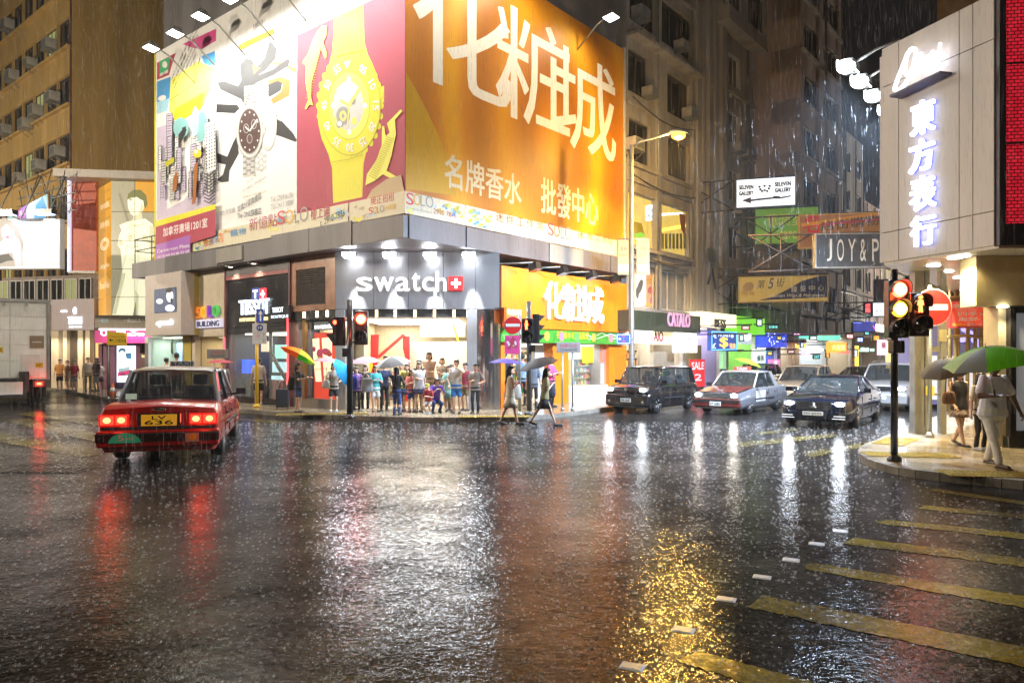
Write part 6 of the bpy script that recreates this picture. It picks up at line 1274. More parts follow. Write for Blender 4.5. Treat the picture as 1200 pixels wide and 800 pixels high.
# a clutter of small lit boards far up the street
r_ = random.Random(21); cols = [('white', (.9, .96, 1), 1.6), ('red', (1, .08, .06), 1.4), ('amber', (1, .5, .08), 1.6), ('green', (.15, .9, .35), 1.1), ('blue', (.12, .25, 1), 1.4), ('pink', (1, .3, .6), 1.2), ('yellow', (1, .8, .2), 1.4), ('turquoise', (.2, .85, .8), 1.2)]
words_ = ['茶', '藥房', '鞋', '美容', '押', '飯店', '眼鏡', '金行', '時裝', '髮型', '手錶', '書局', '冰室', '電器', '米', '恤衫', '玩具', '旅遊', '麵', '驗眼', '皮具', '電話', '參茸', '花']
for i, (px, py, Y, w, h) in enumerate([(874, 384, 40, 10, 5), (890, 378, 43, 7, 9), (906, 383, 46, 12, 5), (921, 378, 48, 6, 10), (934, 390, 50, 10, 6), (953, 396, 52, 9, 5), (965, 388, 55, 6, 9), (979, 390, 57, 10, 5), (996, 394, 60, 9, 6), (1008, 398, 63, 8, 6), (1016, 388, 66, 6, 9), (1027, 396, 68, 8, 6), (960, 373, 58, 8, 5), (1000, 381, 64, 7, 7), (869, 396, 39, 6, 8), (902, 414, 45, 7, 5), (927, 412, 48, 8, 4), (940, 404, 50, 5, 7), (957, 418, 53, 8, 5), (970, 415, 55, 5, 8), (989, 406, 58, 7, 4), (1003, 414, 62, 5, 8), (1022, 410, 67, 7, 5), (913, 396, 46, 6, 5)]):
 cn, cc, cs = cols[(i * 3 + 1) % 8]; hh = ['low', 'upright', 'high', 'slim'][i % 4]
 t, F = hang('%s %s lit board reading %s among the far shop signs' % (hh, cn, ['tea', 'pharmacy', 'shoes', 'beauty', 'pawn', 'restaurant', 'glasses', 'goldsmith', 'clothes', 'hair', 'watches', 'books', 'cafe', 'electrics', 'rice', 'shirts', 'toys', 'travel', 'noodles', 'optician', 'bags', 'phones', 'herbs', 'flowers'][i]), px, Y * .87, -12, px - w / 2, px + w / 2, py - h / 2, py + h / 2, E('far_board_' + cn, cc, cs), blackm, .2, group='small lit boards far up the right-hand street', bracket=False)
 A = Art(F, -.002); A.text(print_black if cn in ('white', 'amber', 'yellow', 'turquoise') else neon_white, words_[i], px - w * .38, px + w * .38, py - h * .34, py + h * .34); A.done(t, 'sign_print')
 k = MB(); k.tube([(-3.5, .1, F.z(0, py - h / 2)), (.3, .1, F.z(0, py - h / 2) + .05)], .035, 5); t.part('bracket', k, M('rusty_steel', (.07, .05, .04), .6, .4))
# ------------------------------------------------------------------ street furniture
def lens(t, parent, c, r, d, mat, name):
 mb = MB(); prof = [(r, 0), (r * .97, -.015), (r * .7, -.035), (.001, -.045)]
 mb.lathe([(a, b) for a, b in prof], 18, c, 'y'); return t.part(name, mb, mat, parent)
def visor(t, parent, c, r, l=.18):
 mb = MB(); vs = []; fs = []; n = 12
 for i in range(n + 1):
  a = R(-20 + 220 * i / n)
  vs += [(c[0] + r * math.cos(a), c[1], c[2] + r * math.sin(a)), (c[0] + r * math.cos(a), c[1] - l * (.55 + .45 * max(math.sin(a), 0)), c[2] + r * math.sin(a)), (c[0] + (r + .012) * math.cos(a), c[1], c[2] + (r + .012) * math.sin(a)), (c[0] + (r + .012) * math.cos(a), c[1] - l * (.55 + .45 * max(math.sin(a), 0)), c[2] + (r + .012) * math.sin(a))]
  if i: k = 4 * i; fs += [(k - 4, k - 3, k + 1, k), (k - 2, k + 2, k + 3, k - 1), (k - 3, k - 1, k + 3, k + 1), (k - 4, k, k + 2, k - 2)]
 mb.add(vs, fs); return t.part('visor', mb, blackm, parent)
red_on = M('lens_red_lit', (.5, .02, .01), .3, emit=(1, .05, .02), es=14); amber_on = M('lens_amber_lit', (.6, .35, .02), .3, emit=(1, .42, .02), es=5)
core_r = E('lens_red_core', (1, .55, .35), 9); core_a = E('lens_amber_core', (1, .85, .35), 8); off_lens = M('lens_dark', (.015, .02, .018), .2, coat=.5)
def head(t, F, px, Y, yt, yb, w, aspects, man=False, y=0.0, ang=0, name='signal_head'):
 """housing in the frame F (x right, y away); aspects from the top: list of lit materials"""
 x = F.lx(px, y); z1, z0 = F.z(x, yt, y), F.z(x, yb, y); n = len(aspects)
 mb = MB(); mb.box(x - w / 2, x + w / 2, y, y + .18, z0, z1); h = t.part(name, mb, blackp, bevel=.02)
 for i, m in enumerate(aspects):
  zc = z1 - (z1 - z0) * (i + .5) / n; r = min(w * .40, (z1 - z0) / n * .42)
  lens(t, h, (x, y - .005, zc), r, 0, m or off_lens, 'lens')
  if m and not man: mb = MB(); mb.disc(x, zc, r * .72, r * .72, y - .052, y - .047, n=16); t.part('lamp_core', mb, core_r if m is red_on else core_a, h)
  visor(t, h, (x, y - .006, zc), r + .02)
 return x, z0, z1, h
def redman(t, F, parent, x, z, y, s):
 mb = MB(); mb.disc(x, z + s * .36, s * .13, s * .13, y - .006, y, n=12)
 mb.poly([(x - s * .14, z + s * .2), (x + s * .14, z + s * .2), (x + s * .18, z - s * .1), (x + s * .1, z - s * .1), (x + s * .12, z - s * .5), (x + .02 * s, z - s * .5), (x, z - s * .15), (x - .02 * s, z - s * .5), (x - s * .12, z - s * .5), (x - s * .1, z - s * .1), (x - s * .18, z - s * .1)], y - .006, y); t.part('red_man', mb, E('red_man_glow', (1, .12, .03), 9), parent)
def pole(t, F, x, y, z0, z1, r, m=blackp, name='pole'):
 mb = MB(); mb.tube([(x, y, z0), (x, y, z1)], r, 12); mb.lathe([(r * 2.0, z0), (r * 2.0, z0 + .05), (r * 1.1, z0 + .12)], 14, (x, y, 0)); mb.lathe([(r, z1), (r * .9, z1 + .02), (.001, z1 + .03)], 12, (x, y, 0)); return t.part(name, mb, m)
# right-hand signal
X, Y = gp(1048, 540, .13); F = Frame(X, Y, 0)
t = Thing('traffic_light', 'traffic light on the right-hand corner showing red and amber with a red man beside it', 'traffic light', F, (0, 0, .13), 'traffic lights')
pole(t, F, 0, 0, .13, F.z(0, 317), .058)
x, z0, z1, h = head(t, F, 1053.5, Y, 328, 396, .34, [red_on, amber_on, None], y=-.12)
x, z0, z1, h = head(t, F, 1078, Y, 343, 394, .34, [off_lens, off_lens], man=True, y=-.05); redman(t, F, h, x - .02, z1 - (z1 - z0) * .25, -.105, .30)
mb = MB(); mb.tube([(0, 0, z1 - .1), (x, .1, z1 - .1)], .025, 6); mb.tube([(0, 0, z0 + .1), (x, .1, z0 + .1)], .025, 6); t.part('bracket', mb, blackp)
t.bx('push_button_box', (-.09, .11, -.14, .05, F.z(0, 414), F.z(0, 399)), blackp, bevel=.02)
t.lamp('POINT', (F.lx(1053.5), -.6, F.z(0, 345)), 14, (1, .12, .03), .1)
# left-hand signal, heads seen from the side and the front
X, Y = gp(410, 490, .13); F = Frame(X, Y, 0)
t = Thing('traffic_light', 'black traffic light in front of the watch shop with one red lamp lit', 'traffic light', F, (0, 0, .13), 'traffic lights')
pole(t, F, 0, 0, .13, F.z(0, 352), .085)
Fb = Frame(*F.w(0, 0), 38); x, z0, z1, h = head(t, F, 423, Y, 364, 404, .36, [red_on, None], y=-.1)
x0 = F.lx(397); z0, z1 = F.z(0, 405), F.z(0, 371)
mb = MB(); mb.box(x0 - .17, x0 + .20, -.05, .18, z0, z1); h2 = t.part('signal_head', mb, blackp, bevel=.02)
for zc in (z1 - .2, z0 + .2): mb = MB(); mb.add([(x0 - .171, -.04, zc - .12), (x0 - .171, -.04, zc + .15), (x0 - .36, -.02, zc + .13), (x0 - .171, .17, zc - .12), (x0 - .171, .17, zc + .15), (x0 - .36, .15, zc + .13)], [(0, 2, 1), (3, 4, 5), (1, 2, 5, 4), (0, 3, 5, 2)]); t.part('visor', mb, blackm, h2)
mb = MB(); mb.disc(x0 - .1, z1 - .16, .05, .06, -.058, -.052, n=12); t.part('side_lamp', mb, red_on, h2)
t.bx('push_button_box', (F.lx(402), F.lx(409), -.1, .1, F.z(0, 418), F.z(0, 408)), blackp)
mb = MB(); mb.tube([(x0, .1, z1 - .1), (F.lx(423), .05, z1 - .1)], .03, 6); mb.tube([(x0, .1, z0 + .1), (F.lx(423), .05, z0 + .1)], .03, 6); t.part('bracket', mb, blackp)
t.lamp('POINT', (F.lx(423), -.6, z1), 30, (1, .1, .04), .1)
# middle signal at the orange shop
X, Y = gp(620, 486, .13); F = Frame(X, Y, 0)
t = Thing('traffic_light', 'pedestrian signal with a red man in front of the orange shop', 'traffic light', F, (0, 0, .13), 'traffic lights')
pole(t, F, 0, 0, .13, F.z(0, 354), .075, M('pole_grey_black', (.05, .05, .05), .4))
x, z0, z1, h = head(t, F, 618, Y, 373, 401, .34, [off_lens, off_lens], man=True, y=-.12); redman(t, F, h, x - .03, z1 - (z1 - z0) * .27, -.175, .28)
x0 = F.lx(628.5); z0, z1 = F.z(0, 402), F.z(0, 368); mb = MB(); mb.box(x0 - .12, x0 + .1, -.05, .18, z0, z1); h2 = t.part('signal_head', mb, blackp, bevel=.02)
for i in range(3): zc = z1 - (z1 - z0) * (i + .45) / 3; mb = MB(); mb.add([(x0 + .101, -.04, zc - .08), (x0 + .101, -.04, zc + .1), (x0 + .27, -.02, zc + .08), (x0 + .101, .17, zc - .08), (x0 + .101, .17, zc + .1), (x0 + .27, .15, zc + .08)], [(0, 1, 2), (3, 5, 4), (1, 4, 5, 2), (0, 2, 5, 3)]); t.part('visor', mb, blackm, h2)
t.bx('push_button_box', (F.lx(622), F.lx(627), -.1, .08, F.z(0, 412), F.z(0, 404)), blackp)
# no entry signs
def no_entry(px, py, Y, r, label, base_y, polepx, extra=False):
 F = sframe(px, Y, 0); z = F.z(0, py); t = Thing('no_entry_sign', label, 'road sign', F, (F.lx(polepx), .06, .13), 'no entry signs')
 pole(t, F, F.lx(polepx), .08, .13, z + r * 1.15, .045, gunmetal)
 mb = MB(); mb.disc(0, z, r, r, 0, .02, n=36); d = t.part('disc', mb, M('road_sign_white', (.7, .7, .68), .35)); mb = MB(); mb.disc(0, z, r * .955, r * .955, -.006, -.001, n=36); t.part('red_field', mb, M('road_sign_red', (.55, .02, .02), .35, var=.1), d); t.bx('white_bar', (-r * .78, r * .78, -.012, -.007, z - r * .16, z + r * .16), M('road_sign_white', (.7, .7, .68), .35), d)
 if extra:
  mb = MB(); mb.box(-.24, .22, -.01, .01, z - r - .58, z - r - .03); o = t.part('lower_board', mb, print_pink)
  A = Art(F, -.012); r_ = random.Random(2)
  for i in range(30): A.poly(r_.choice([print_white, print_pink, print_maroon, print_cream]), [(592 + r_.random() * 16, 394 + r_.random() * 16)] * 1 + [(594 + r_.random() * 16, 394 + r_.random() * 16), (598 + r_.random() * 10, 396 + r_.random() * 14)])
  A.done(t, 'board_print', o)
 return t
no_entry(1093.5, 360, 15.7, .405, 'big red no entry sign behind the right-hand traffic light', 0, 1092)
no_entry(601, 381, 21.5, .27, 'small red no entry sign with a pink board below by the orange shop', 0, 609, True)
# steel posts and cabinet behind the right-hand signal
F = sframe(1078, 16.5, 0); t = Thing('steel_gantry', 'grey steel posts with a cross beam on the pavement behind the big no entry sign', 'gantry', F, (0, 0, .13))
for px, w in ((1077.5, .22), (1087, .10), (1106, .14)): x = F.lx(px); t.bx('post', (x - w / 2, x + w / 2, 0, w, .13, 3.85), gunmetal, bevel=.008)
for py in (338, 409): mb = MB(); z = F.z(0, py); mb.box(F.lx(1080), F.lx(1111), .02, .12, z - .06, z + .06); t.part('cross_beam', mb, gunmetal)
t.bx('base_plate', (F.lx(1073), F.lx(1084), -.01, .3, .13, .3), gunmetal); t.bx('yellow_button_box', (F.lx(1084), F.lx(1092), -.12, -.01, F.z(0, 463), F.z(0, 452)), M('button_yellow', (.75, .5, .03), .4, emit=(1, .7, .1), es=.4), bevel=.02); t.bx('notice_plate', (F.lx(1100), F.lx(1109), -.03, .0, F.z(0, 400), F.z(0, 386)), M('plate_buff', (.4, .36, .2), .5))
mb = MB()
for z in (1.0, 1.35): mb.box(F.lx(1082), F.lx(1110), .05, .09, z, z + .05)
t.part('hand_rail', mb, gunmetal)
# street lamp
F = sframe(740, 27, 0); t = Thing('street_lamp', 'tall street lamp with a curved arm and an amber light by the amber billboard', 'street lamp', F, (0, 0, .13), 'street lamps')
zt = F.z(0, 170); hx, hz = F.lx(795), F.z(F.lx(795), 157)
mb = MB(); mb.tube([(0, 0, .13), (0, 0, 1.5), (0, 0, zt)], [.13, .11, .075], 12); t.part('pole', mb, M('lamp_post_grey', (.22, .20, .17), .45, .4, var=.2)); mb = MB(); mb.tube([(0, 0, zt - .1), (.3, 0, zt + .12), (1.0, 0, zt + .3), (hx - .15, 0, hz + .08)], .04, 8); t.part('arm', mb, gunmetal)
mb = MB(); mb.ball((hx, 0, hz + .06), .36, .16, .12, 14); h = t.part('lamp_head', mb, gunmetal); mb = MB(); mb.ball((hx, 0, hz - .05), .27, .17, .17, 14); t.part('lamp_glass', mb, E('sodium_glass', (1, .36, .03), 4.5), h)
SOD = (1, .86, .66)
t.lamp('SPOT', (hx, 0, hz - .2), 6500, (1, .55, .10), .16, aim=(hx, -.6, 0), spot=150, blend=.5); t.lamp('POINT', (hx, -.1, hz - .3), 1500, (1, .58, .14), .16, name='globe_light')
t.bx('service_door_base', (-.14, .14, -.14, .14, .13, .9), M('lamp_post_grey', (.22, .20, .17), .45, .4, var=.2), bevel=.02)
for i, (a, b) in enumerate(((724, 738), (746, 761))): xa, xb = F.lx(a), F.lx(b); mb = MB(); mb.box(xa, xb, -.01, .01, F.z(0, 322), F.z(0, 281 - 2 * i)); o = t.part('banner', mb, M('lamp_banner_gold', (.55, .38, .12), .6, var=.1)); A = Art(F, -.012); c = (a + b) / 2; A.text(print_brown, '荃新天地'[i * 2:i * 2 + 2], c - 4, c + 4, 289, 294); A.text(print_brown, 'citywalk', c - 5, c + 5, 297, 300); A.poly(print_cream, [(a + 1, 310), (b - 1, 310), (b - 1, 318), (a + 1, 318)]); A.text(print_red, '歡迎', a + 2, b - 2, 312, 316); A.done(t, 'banner_print', o)
mb = MB()
for py in (280, 322): mb.tube([(F.lx(724), .0, F.z(0, py)), (F.lx(761), .0, F.z(0, py))], .02, 5)
t.part('banner_rail', mb, gunmetal)
def added_lamp_post(x, y, ang, label, h=9.6, e=2600, arm=2.0):  # lamp posts out of view, added to brighten facades and road
 F = Frame(x, y, ang); t = Thing('street_lamp', label, 'street lamp', F, (0, 0, .13), 'street lamps'); zt = h
 mb = MB(); mb.tube([(0, 0, .13), (0, 0, 1.5), (0, 0, zt)], [.13, .11, .075], 10); t.part('pole', mb, M('lamp_post_grey', (.22, .20, .17), .45, .4, var=.2)); mb = MB(); mb.tube([(0, 0, zt - .1), (.3, 0, zt + .12), (1.0, 0, zt + .3), (arm, 0, zt + .25)], .04, 8); t.part('arm', mb, gunmetal)
 mb = MB(); mb.ball((arm, 0, zt + .2), .36, .16, .12, 14); hd = t.part('lamp_head', mb, gunmetal); mb = MB(); mb.ball((arm, 0, zt + .14), .27, .15, .11, 14); t.part('lamp_glass', mb, E('sodium_glass', (1, .36, .03), 4.5), hd)
 t.lamp('POINT', (arm, 0, zt - .1), e, SOD, .16)
added_lamp_post(-31, 20, 40, 'added unseen street lamp on the far side of the left-hand street beyond the lorry', 9.6, 11000)  # unseen post put in to brighten the ochre tower
added_lamp_post(7.5, -7, 150, 'added unseen street lamp behind the camera on the near pavement', 9.6, 1000)  # unseen post added for light on the near road and clad panels
added_lamp_post(22.5, 31.5, 140, 'added unseen street lamp on the arcade pavement of the right-hand street', 10.5, 19000)  # unseen post added to lift the facades up the right-hand street
added_lamp_post(47, 61, 140, 'farthest added unseen street lamp on the arcade pavement of the right-hand street', 10.5, 9000)  # another unseen post, added light for the farther facades
added_lamp_post(-15, 11.5, 60, 'added unseen street lamp on the near side of the left-hand street before the lorry', 9.6, 2600)  # unseen post added to brighten the ochre side wall and lorry
added_lamp_post(-46, 41, 40, 'added unseen street lamp far down the left-hand street', 9.6, 4500)  # unseen post, added as more light on the left-hand facades
# small signs
X, Y = gp(301, 477, .13); F = Frame(X, Y, 0); t = Thing('bus_stop', 'yellow bus stop pole with a white route panel and a blue arrow plate', 'bus stop', F, (0, 0, .13))
yel = M('pole_yellow', (.65, .38, .01), .4, var=.15); pole(t, F, 0, 0, .13, F.z(0, 368), .06, yel)
mb = MB(); mb.box(F.lx(296.5), F.lx(313), -.07, -.03, F.z(0, 403), F.z(0, 379)); o = t.part('route_panel', mb, M('route_white', (.5, .47, .42), .5)); A = Art(F, -.072); A.ell(print_navy, 304.5, 384, 4, 4); A.text(print_white, '19', 302.5, 306.5, 382.5, 385.5); A.text(print_black, '7', 308, 310, 391, 394.5); A.text(print_black, '7', 308, 310, 398, 401.5); A.line(print_grey, [(297, 390), (312, 390)], .5); A.line(print_grey, [(297, 396.5), (312, 396.5)], .4); A.text(print_pink, '小巴', 299, 305, 392, 395); A.done(t, 'panel_print', o)
mb = MB(); mb.box(F.lx(301), F.lx(309.5), -.07, -.03, F.z(0, 378), F.z(0, 362)); o = t.part('arrow_plate', mb, M('plate_blue', (.03, .07, .42), .4)); A = Art(F, -.072); A.poly(print_white, [(305.2, 363.5), (308, 368), (306, 368), (306, 376), (304.4, 376), (304.4, 368), (302.5, 368)]); A.done(t, 'arrow_print', o)
X, Y = gp(129, 468, .13); F = Frame(X, Y, 0); t = Thing('direction_sign', 'yellow direction sign with a black arrow on a slim pole near the magenta store', 'sign', F, (0, 0, .13)); pole(t, F, F.lx(127), 0, .13, F.z(0, 388), .035, gunmetal)
mb = MB(); mb.poly([F.p(*p) for p in [(126, 388), (149, 390), (149, 405), (126, 404)]], -.05, -.02); o = t.part('board', mb, M('sign_yellow', (.62, .40, .01), .5, emit=(.8, .5, .02), es=.12)); A = Art(F, -.052); A.text(print_brown, 'Temporary Route', 129, 148, 393, 396); A.poly(print_black, [(127.5, 398.5), (130, 396.5), (130, 398), (133, 398), (133, 399.2), (130, 399.2), (130, 400.5)]); A.text(print_black, '工程改道', 134.5, 148, 397, 401); A.done(t, 'board_print', o)
def name_board(label, px1, px2, base, xl, xr, yt, yb, txt):
 X, Y = gp((px1 + px2) / 2, base, .13); F = Frame(X, Y, 0); t = Thing('street_name_board', label, 'street sign', F, (0, 0, .13), 'grey street name boards on two posts')
 for px in (px1, px2): pole(t, F, F.lx(px), 0, .13, F.z(0, yb) + .05, .032, gunmetal, 'post')
 mb = MB(); mb.box(F.lx(xl), F.lx(xr), -.05, .05, F.z(0, yb), F.z(0, yt)); o = t.part('board', mb, M('board_grey', (.22, .21, .20), .45, var=.1), bevel=.015); A = Art(F, -.052); A.text(print_maroon, txt[0], xl + 4, xr - 4, yt + 2, (yt + yb) / 2); A.text(print_black, txt[1], xl + 4, xr - 4, (yt + yb) / 2 + 1, yb - 2); A.done(t, 'board_print', o)
name_board('grey street name board on two posts before the orange shop window', 659, 671, 481, 652, 680, 401, 413, ('加拿分道', 'Carnarvon Rd'))
name_board('grey street name board on two posts behind the red taxi', 251.5, 263, 473, 243, 267, 409, 420, ('加連威老道', 'Granville Rd'))
X, Y = XY(736, 26.5); F = Frame(X, Y, 0); t = Thing('blue_road_sign', 'small blue direction plate with an arrow fixed beside the lamp post', 'road sign', F, (0, 0, F.z(0, 403))); mb = MB(); mb.box(F.lx(722.5), F.lx(739), -.03, 0, F.z(0, 403), F.z(0, 391)); o = t.part('plate', mb, M('plate_blue', (.03, .07, .42), .4)); A = Art(F, -.032); A.line(print_white, [(723.5, 392), (738, 392), (738, 402), (723.5, 402), (723.5, 392)], .5); A.text(print_red, '工', 728.5, 733, 394, 400); A.poly(print_white, [(724.5, 397), (726.5, 395), (726.5, 396.5), (728, 396.5), (728, 397.5), (726.5, 397.5), (726.5, 399)]); A.done(t, 'plate_print', o); mb = MB(); mb.tube([(F.lx(738), .03, F.z(0, 397)), (F.lx(742), .2, F.z(0, 397))], .03, 6); t.part('bracket', mb, gunmetal)
# safety cone and wet floor stand
X, Y = gp(277, 466, .13); F = Frame(X, Y, 20); t = Thing('wet_floor_stand', 'yellow wet floor stand before the black boutique', 'floor stand', F, (0, 0, .13)); yl = M('stand_yellow', (.7, .55, .02), .5)
for s_ in (-1, 1): mb = MB(); mb.add([(-.16, .18 * s_, .13), (.16, .18 * s_, .13), (.10, .02 * s_, .78), (-.10, .02 * s_, .78), (-.16, .18 * s_ + .02, .13), (.16, .18 * s_ + .02, .13), (.10, .02 * s_ + .02, .78), (-.10, .02 * s_ + .02, .78)], [(0, 1, 2, 3), (7, 6, 5, 4), (0, 4, 5, 1), (1, 5, 6, 2), (2, 6, 7, 3), (3, 7, 4, 0)]); t.part('leaf', mb, yl)
X, Y = gp(132, 465, .13); F = Frame(X, Y, 0); t = Thing('traffic_cone', 'small orange traffic cone on the left-hand kerb', 'cone', F, (0, 0, .13)); mb = MB(); mb.lathe([(.14, .15), (.03, .75), (.001, .75)], 14); t.part('cone', mb, M('cone_orange', (.7, .12, .02), .5)); t.bx('base', (-.18, .18, -.18, .18, .13, .16), blackm); mb = MB(); mb.lathe([(.105, .36), (.075, .54)], 14); t.part('white_band', mb, white)
# ------------------------------------------------------------------ vehicles (local frame: front towards -y, x to the right when seen from the front)
CARS = []
def paint(n, c, metal=0, rough=.3): return M('car_paint_' + n, c, rough, metal, coat=1, bump=.03, bs=60)
def bool_cut(mb, cutter, name):
 a = mb.build(name, blackm); b = cutter.build('cutter', blackm)
 for o in (a, b): COL.objects.unlink(o); WS.collection.objects.link(o)
 m = a.modifiers.new('b', 'BOOLEAN'); m.object = b; m.operation = 'DIFFERENCE'; m.solver = 'EXACT'
 me = evaluated(a)
 for o in (a, b): bpy.data.objects.remove(o)
 return me
def mesh_part(t, name, me, mat, parent=None, sharp=32):
 me.name = name; me.materials.clear(); me.materials.append(mat); me.polygons.foreach_set('material_index', [0] * len(me.polygons)); me.polygons.foreach_set('use_smooth', [True] * len(me.polygons)); me.set_sharp_from_angle(angle=R(sharp))
 o = bpy.data.objects.new(name, me); COL.objects.link(o); o.parent = parent or t.e; return o
def flip(mb): mb.v = [(-x, -y, z) for x, y, z in mb.v]; return mb
def quad_panel(mb, q, th=.012):
 q = [Vector(p) for p in q]; n = (q[1] - q[0]).cross(q[3] - q[0]).normalized() * th
 vs = q + [p - n for p in q]; mb.add(vs, [(0, 1, 2, 3), (7, 6, 5, 4), (0, 4, 5, 1), (1, 5, 6, 2), (2, 6, 7, 3), (3, 7, 4, 0)]); return mb
dark_in = M('car_interior', (.03, .028, .026), .7); seat_m = M('car_seat', (.16, .15, .14), .7)
rimm = M('alloy_rim', (.45, .45, .46), .3, .8)
head_on = E('headlight_glow', (1, .95, .85), 34); head_blue = E('xenon_glow', (.80, .89, 1), 42); tail_on = E('tail_lamp_lit', (1, .03, .015), 3.2); tail_core = E('tail_lamp_core', (1, .22, .08), 4.5)
def car(name, label, cat, X, Y, rz, sc, P, body, roofm, group, lit=None, tail=False, wheel_style=5, handle=True):
 F = Frame(X, Y, rz); t = Thing(name, label, cat, F, (0, 0, 0), group); t.e.scale = (sc,) * 3
 L, W, zb, zbelt, zr, wr = P['L'], P['W'], P['zb'], P['belt'], P['H'], P['r']; hw = W / 2
 st_ = P['st']; mb = MB(); vs = []; fs = []; n = 11
 for y, zt, w in st_:
  h = hw * w; zl = P.get('nose', zb) if (y in (st_[0][0], st_[-1][0])) else zb
  vs += [(-h * .93, y, zl), (-h * .985, y, zl + .10), (-h, y, (zl + zt) / 2 + .02), (-h * .985, y, zt - .13), (-h * .93, y, zt - .035), (0, y, zt + .012),
   (h * .93, y, zt - .035), (h * .985, y, zt - .13), (h, y, (zl + zt) / 2 + .02), (h * .985, y, zl + .10), (h * .93, y, zl)]
 for i in range(len(st_) - 1):
  for k in range(n - 1): fs.append((i * n + k, i * n + k + 1, (i + 1) * n + k + 1, (i + 1) * n + k))
  fs.append((i * n + n - 1, i * n, (i + 1) * n, (i + 1) * n + n - 1))
 fs.append(tuple(range(n))[::-1]); fs.append(tuple((len(st_) - 1) * n + k for k in range(n)))
 mb.add(vs, fs)
 bmm = bmesh.new(); tmp = bpy.data.meshes.new('tmp'); tmp.from_pydata(mb.v, [], mb.f); bmm.from_mesh(tmp); bmesh.ops.recalc_face_normals(bmm, faces=bmm.faces); bmm.to_mesh(tmp); bmm.free(); mb2 = MB(); mb2.add([tuple(v.co) for v in tmp.vertices], [tuple(p.vertices) for p in tmp.polygons])
 cu = MB()
 for yw in (P['wf'], P['wrr']):
  for s in (-1, 1): cu.lathe([(wr + .055, s * (hw + .2)), (wr + .055, s * (hw - .24))][::s], 24, (0, yw, wr), 'x', smooth=False)
 b = mesh_part(t, 'body', bool_cut(mb2, cu, 'body'), body)
 mb = MB()
 for yw in (P['wf'], P['wrr']): mb.box(-hw + .26, hw - .26, yw - wr - .1, yw + wr + .1, zb + .02, zbelt - .2)
 mb.box(-hw + .1, hw - .1, P['wf'] + wr + .1, P['wrr'] - wr - .1, zb - .05, zb - .002)
 t.part('chassis', mb, blackm)
 # wheels
 for i, (s, yw) in enumerate(((-1, P['wf']), (1, P['wf']), (-1, P['wrr']), (1, P['wrr']))):
  xo = s * (hw - .015); w = .2
  ty = MB(); pr = [(wr * .62, 0), (wr * .66, -s * .0), (wr * .9, 0), (wr * .985, -s * .025), (wr, -s * .06), (wr, -s * (w - .05)), (wr * .97, -s * (w - .01)), (wr * .62, -s * w)]
  ty.lathe([(r_, h_) for r_, h_ in (pr if s < 0 else pr[::-1])], 26, (xo, yw, wr), 'x'); wo = t.part('wheel', ty, rubber)
  rm = MB(); rm.lathe([(wr * .615, -s * .005), (wr * .56, -s * .01), (wr * .54, -s * .06)][::1], 24, (xo, yw, wr), 'x'); rm.lathe([(wr * .14, s * .0 - s * .015), (.001, -s * .012)], 12, (xo, yw, wr), 'x')
  for k in range(wheel_style):
   a = 2 * math.pi * k / wheel_style; rm.tube([(xo - s * .02, yw + wr * .1 * math.cos(a), wr + wr * .1 * math.sin(a)), (xo - s * .012, yw + wr * .58 * math.cos(a), wr + wr * .58 * math.sin(a))], [wr * .075, wr * .085], 6)
  t.part('rim', rm, rimm, wo); bd = MB(); bd.lathe([(wr * .55, -s * .07), (.001, -s * .07)], 18, (xo, yw, wr), 'x'); t.part('brake_disc', bd, blackm, wo)
 # cabin
 ywb, ywr, yrr, yrb = P['cab']; wb = hw * .91; wt = hw * P.get('tum', .76); zs = zbelt - .04
 ym = P.get('bp', (ywb + yrb) / 2 * .4 + (ywr + yrr) / 2 * .6)
 rf = MB(); ys = [ywr - .03, ywr + .12, (ywr + yrr) / 2, yrr - .12, yrr + .03]; zz_ = [zr - .05, zr - .015, zr, zr - .015, zr - .055]; vs = []; fs = []
 for y, z in zip(ys, zz_): vs += [(-wt - .02, y, z - .05), (-wt * .8, y, z - .008), (0, y, z + .01), (wt * .8, y, z - .008), (wt + .02, y, z - .05)]
 for i in range(4):
  for k in range(4): fs.append((i * 5 + k, i * 5 + k + 1, (i + 1) * 5 + k + 1, (i + 1) * 5 + k))
 n0 = len(vs); vs += [(v[0] * .985, v[1], v[2] - .03) for v in vs]; fs += [tuple(n0 + k for k in f[::-1]) for f in fs]
 for i in range(4): fs += [(i * 5, (i + 1) * 5, n0 + (i + 1) * 5, n0 + i * 5), (i * 5 + 4, n0 + i * 5 + 4, n0 + (i + 1) * 5 + 4, (i + 1) * 5 + 4)]
 for i in range(4): fs += [(i, n0 + i, n0 + i + 1, i + 1), (20 + i, 21 + i, n0 + 21 + i, n0 + 20 + i)]
 rf.add(vs, fs, 0, True); ro = t.part('roof', rf, roofm); ro.data.set_sharp_from_angle(angle=R(40))
 zt = zr - .075
 for s in (-1, 1):
  A0, A1, B0, B1, C0, C1 = (s * wb, ywb, zs), (s * wt, ywr, zt), (s * wb * 1.005, ym, zs), (s * (wt + .012), ym, zt), (s * wb, yrb, zs), (s * wt, yrr, zt)
  p = MB(); p.tube([A0, A1], .035, 6); t.part('front_pillar', p, roofm)
  p = MB(); p.tube([B0, B1], .035, 6); t.part('middle_pillar', p, blackm)
  cpw = P.get('cp', .18); p = MB(); quad_panel(p, [(s * (wb + .004), yrb - cpw * 1.6, zs), (s * (wb + .004), yrb + .02, zs), (s * (wt + .012), yrr + .03, zt + .01), (s * (wt + .012), yrr - cpw, zt + .01)][::s], .05); t.part('rear_pillar', p, roofm)
  p = MB(); p.tube([A1, B1, (s * wt, yrr, zt)], .028, 6); t.part('roof_rail', p, roofm)
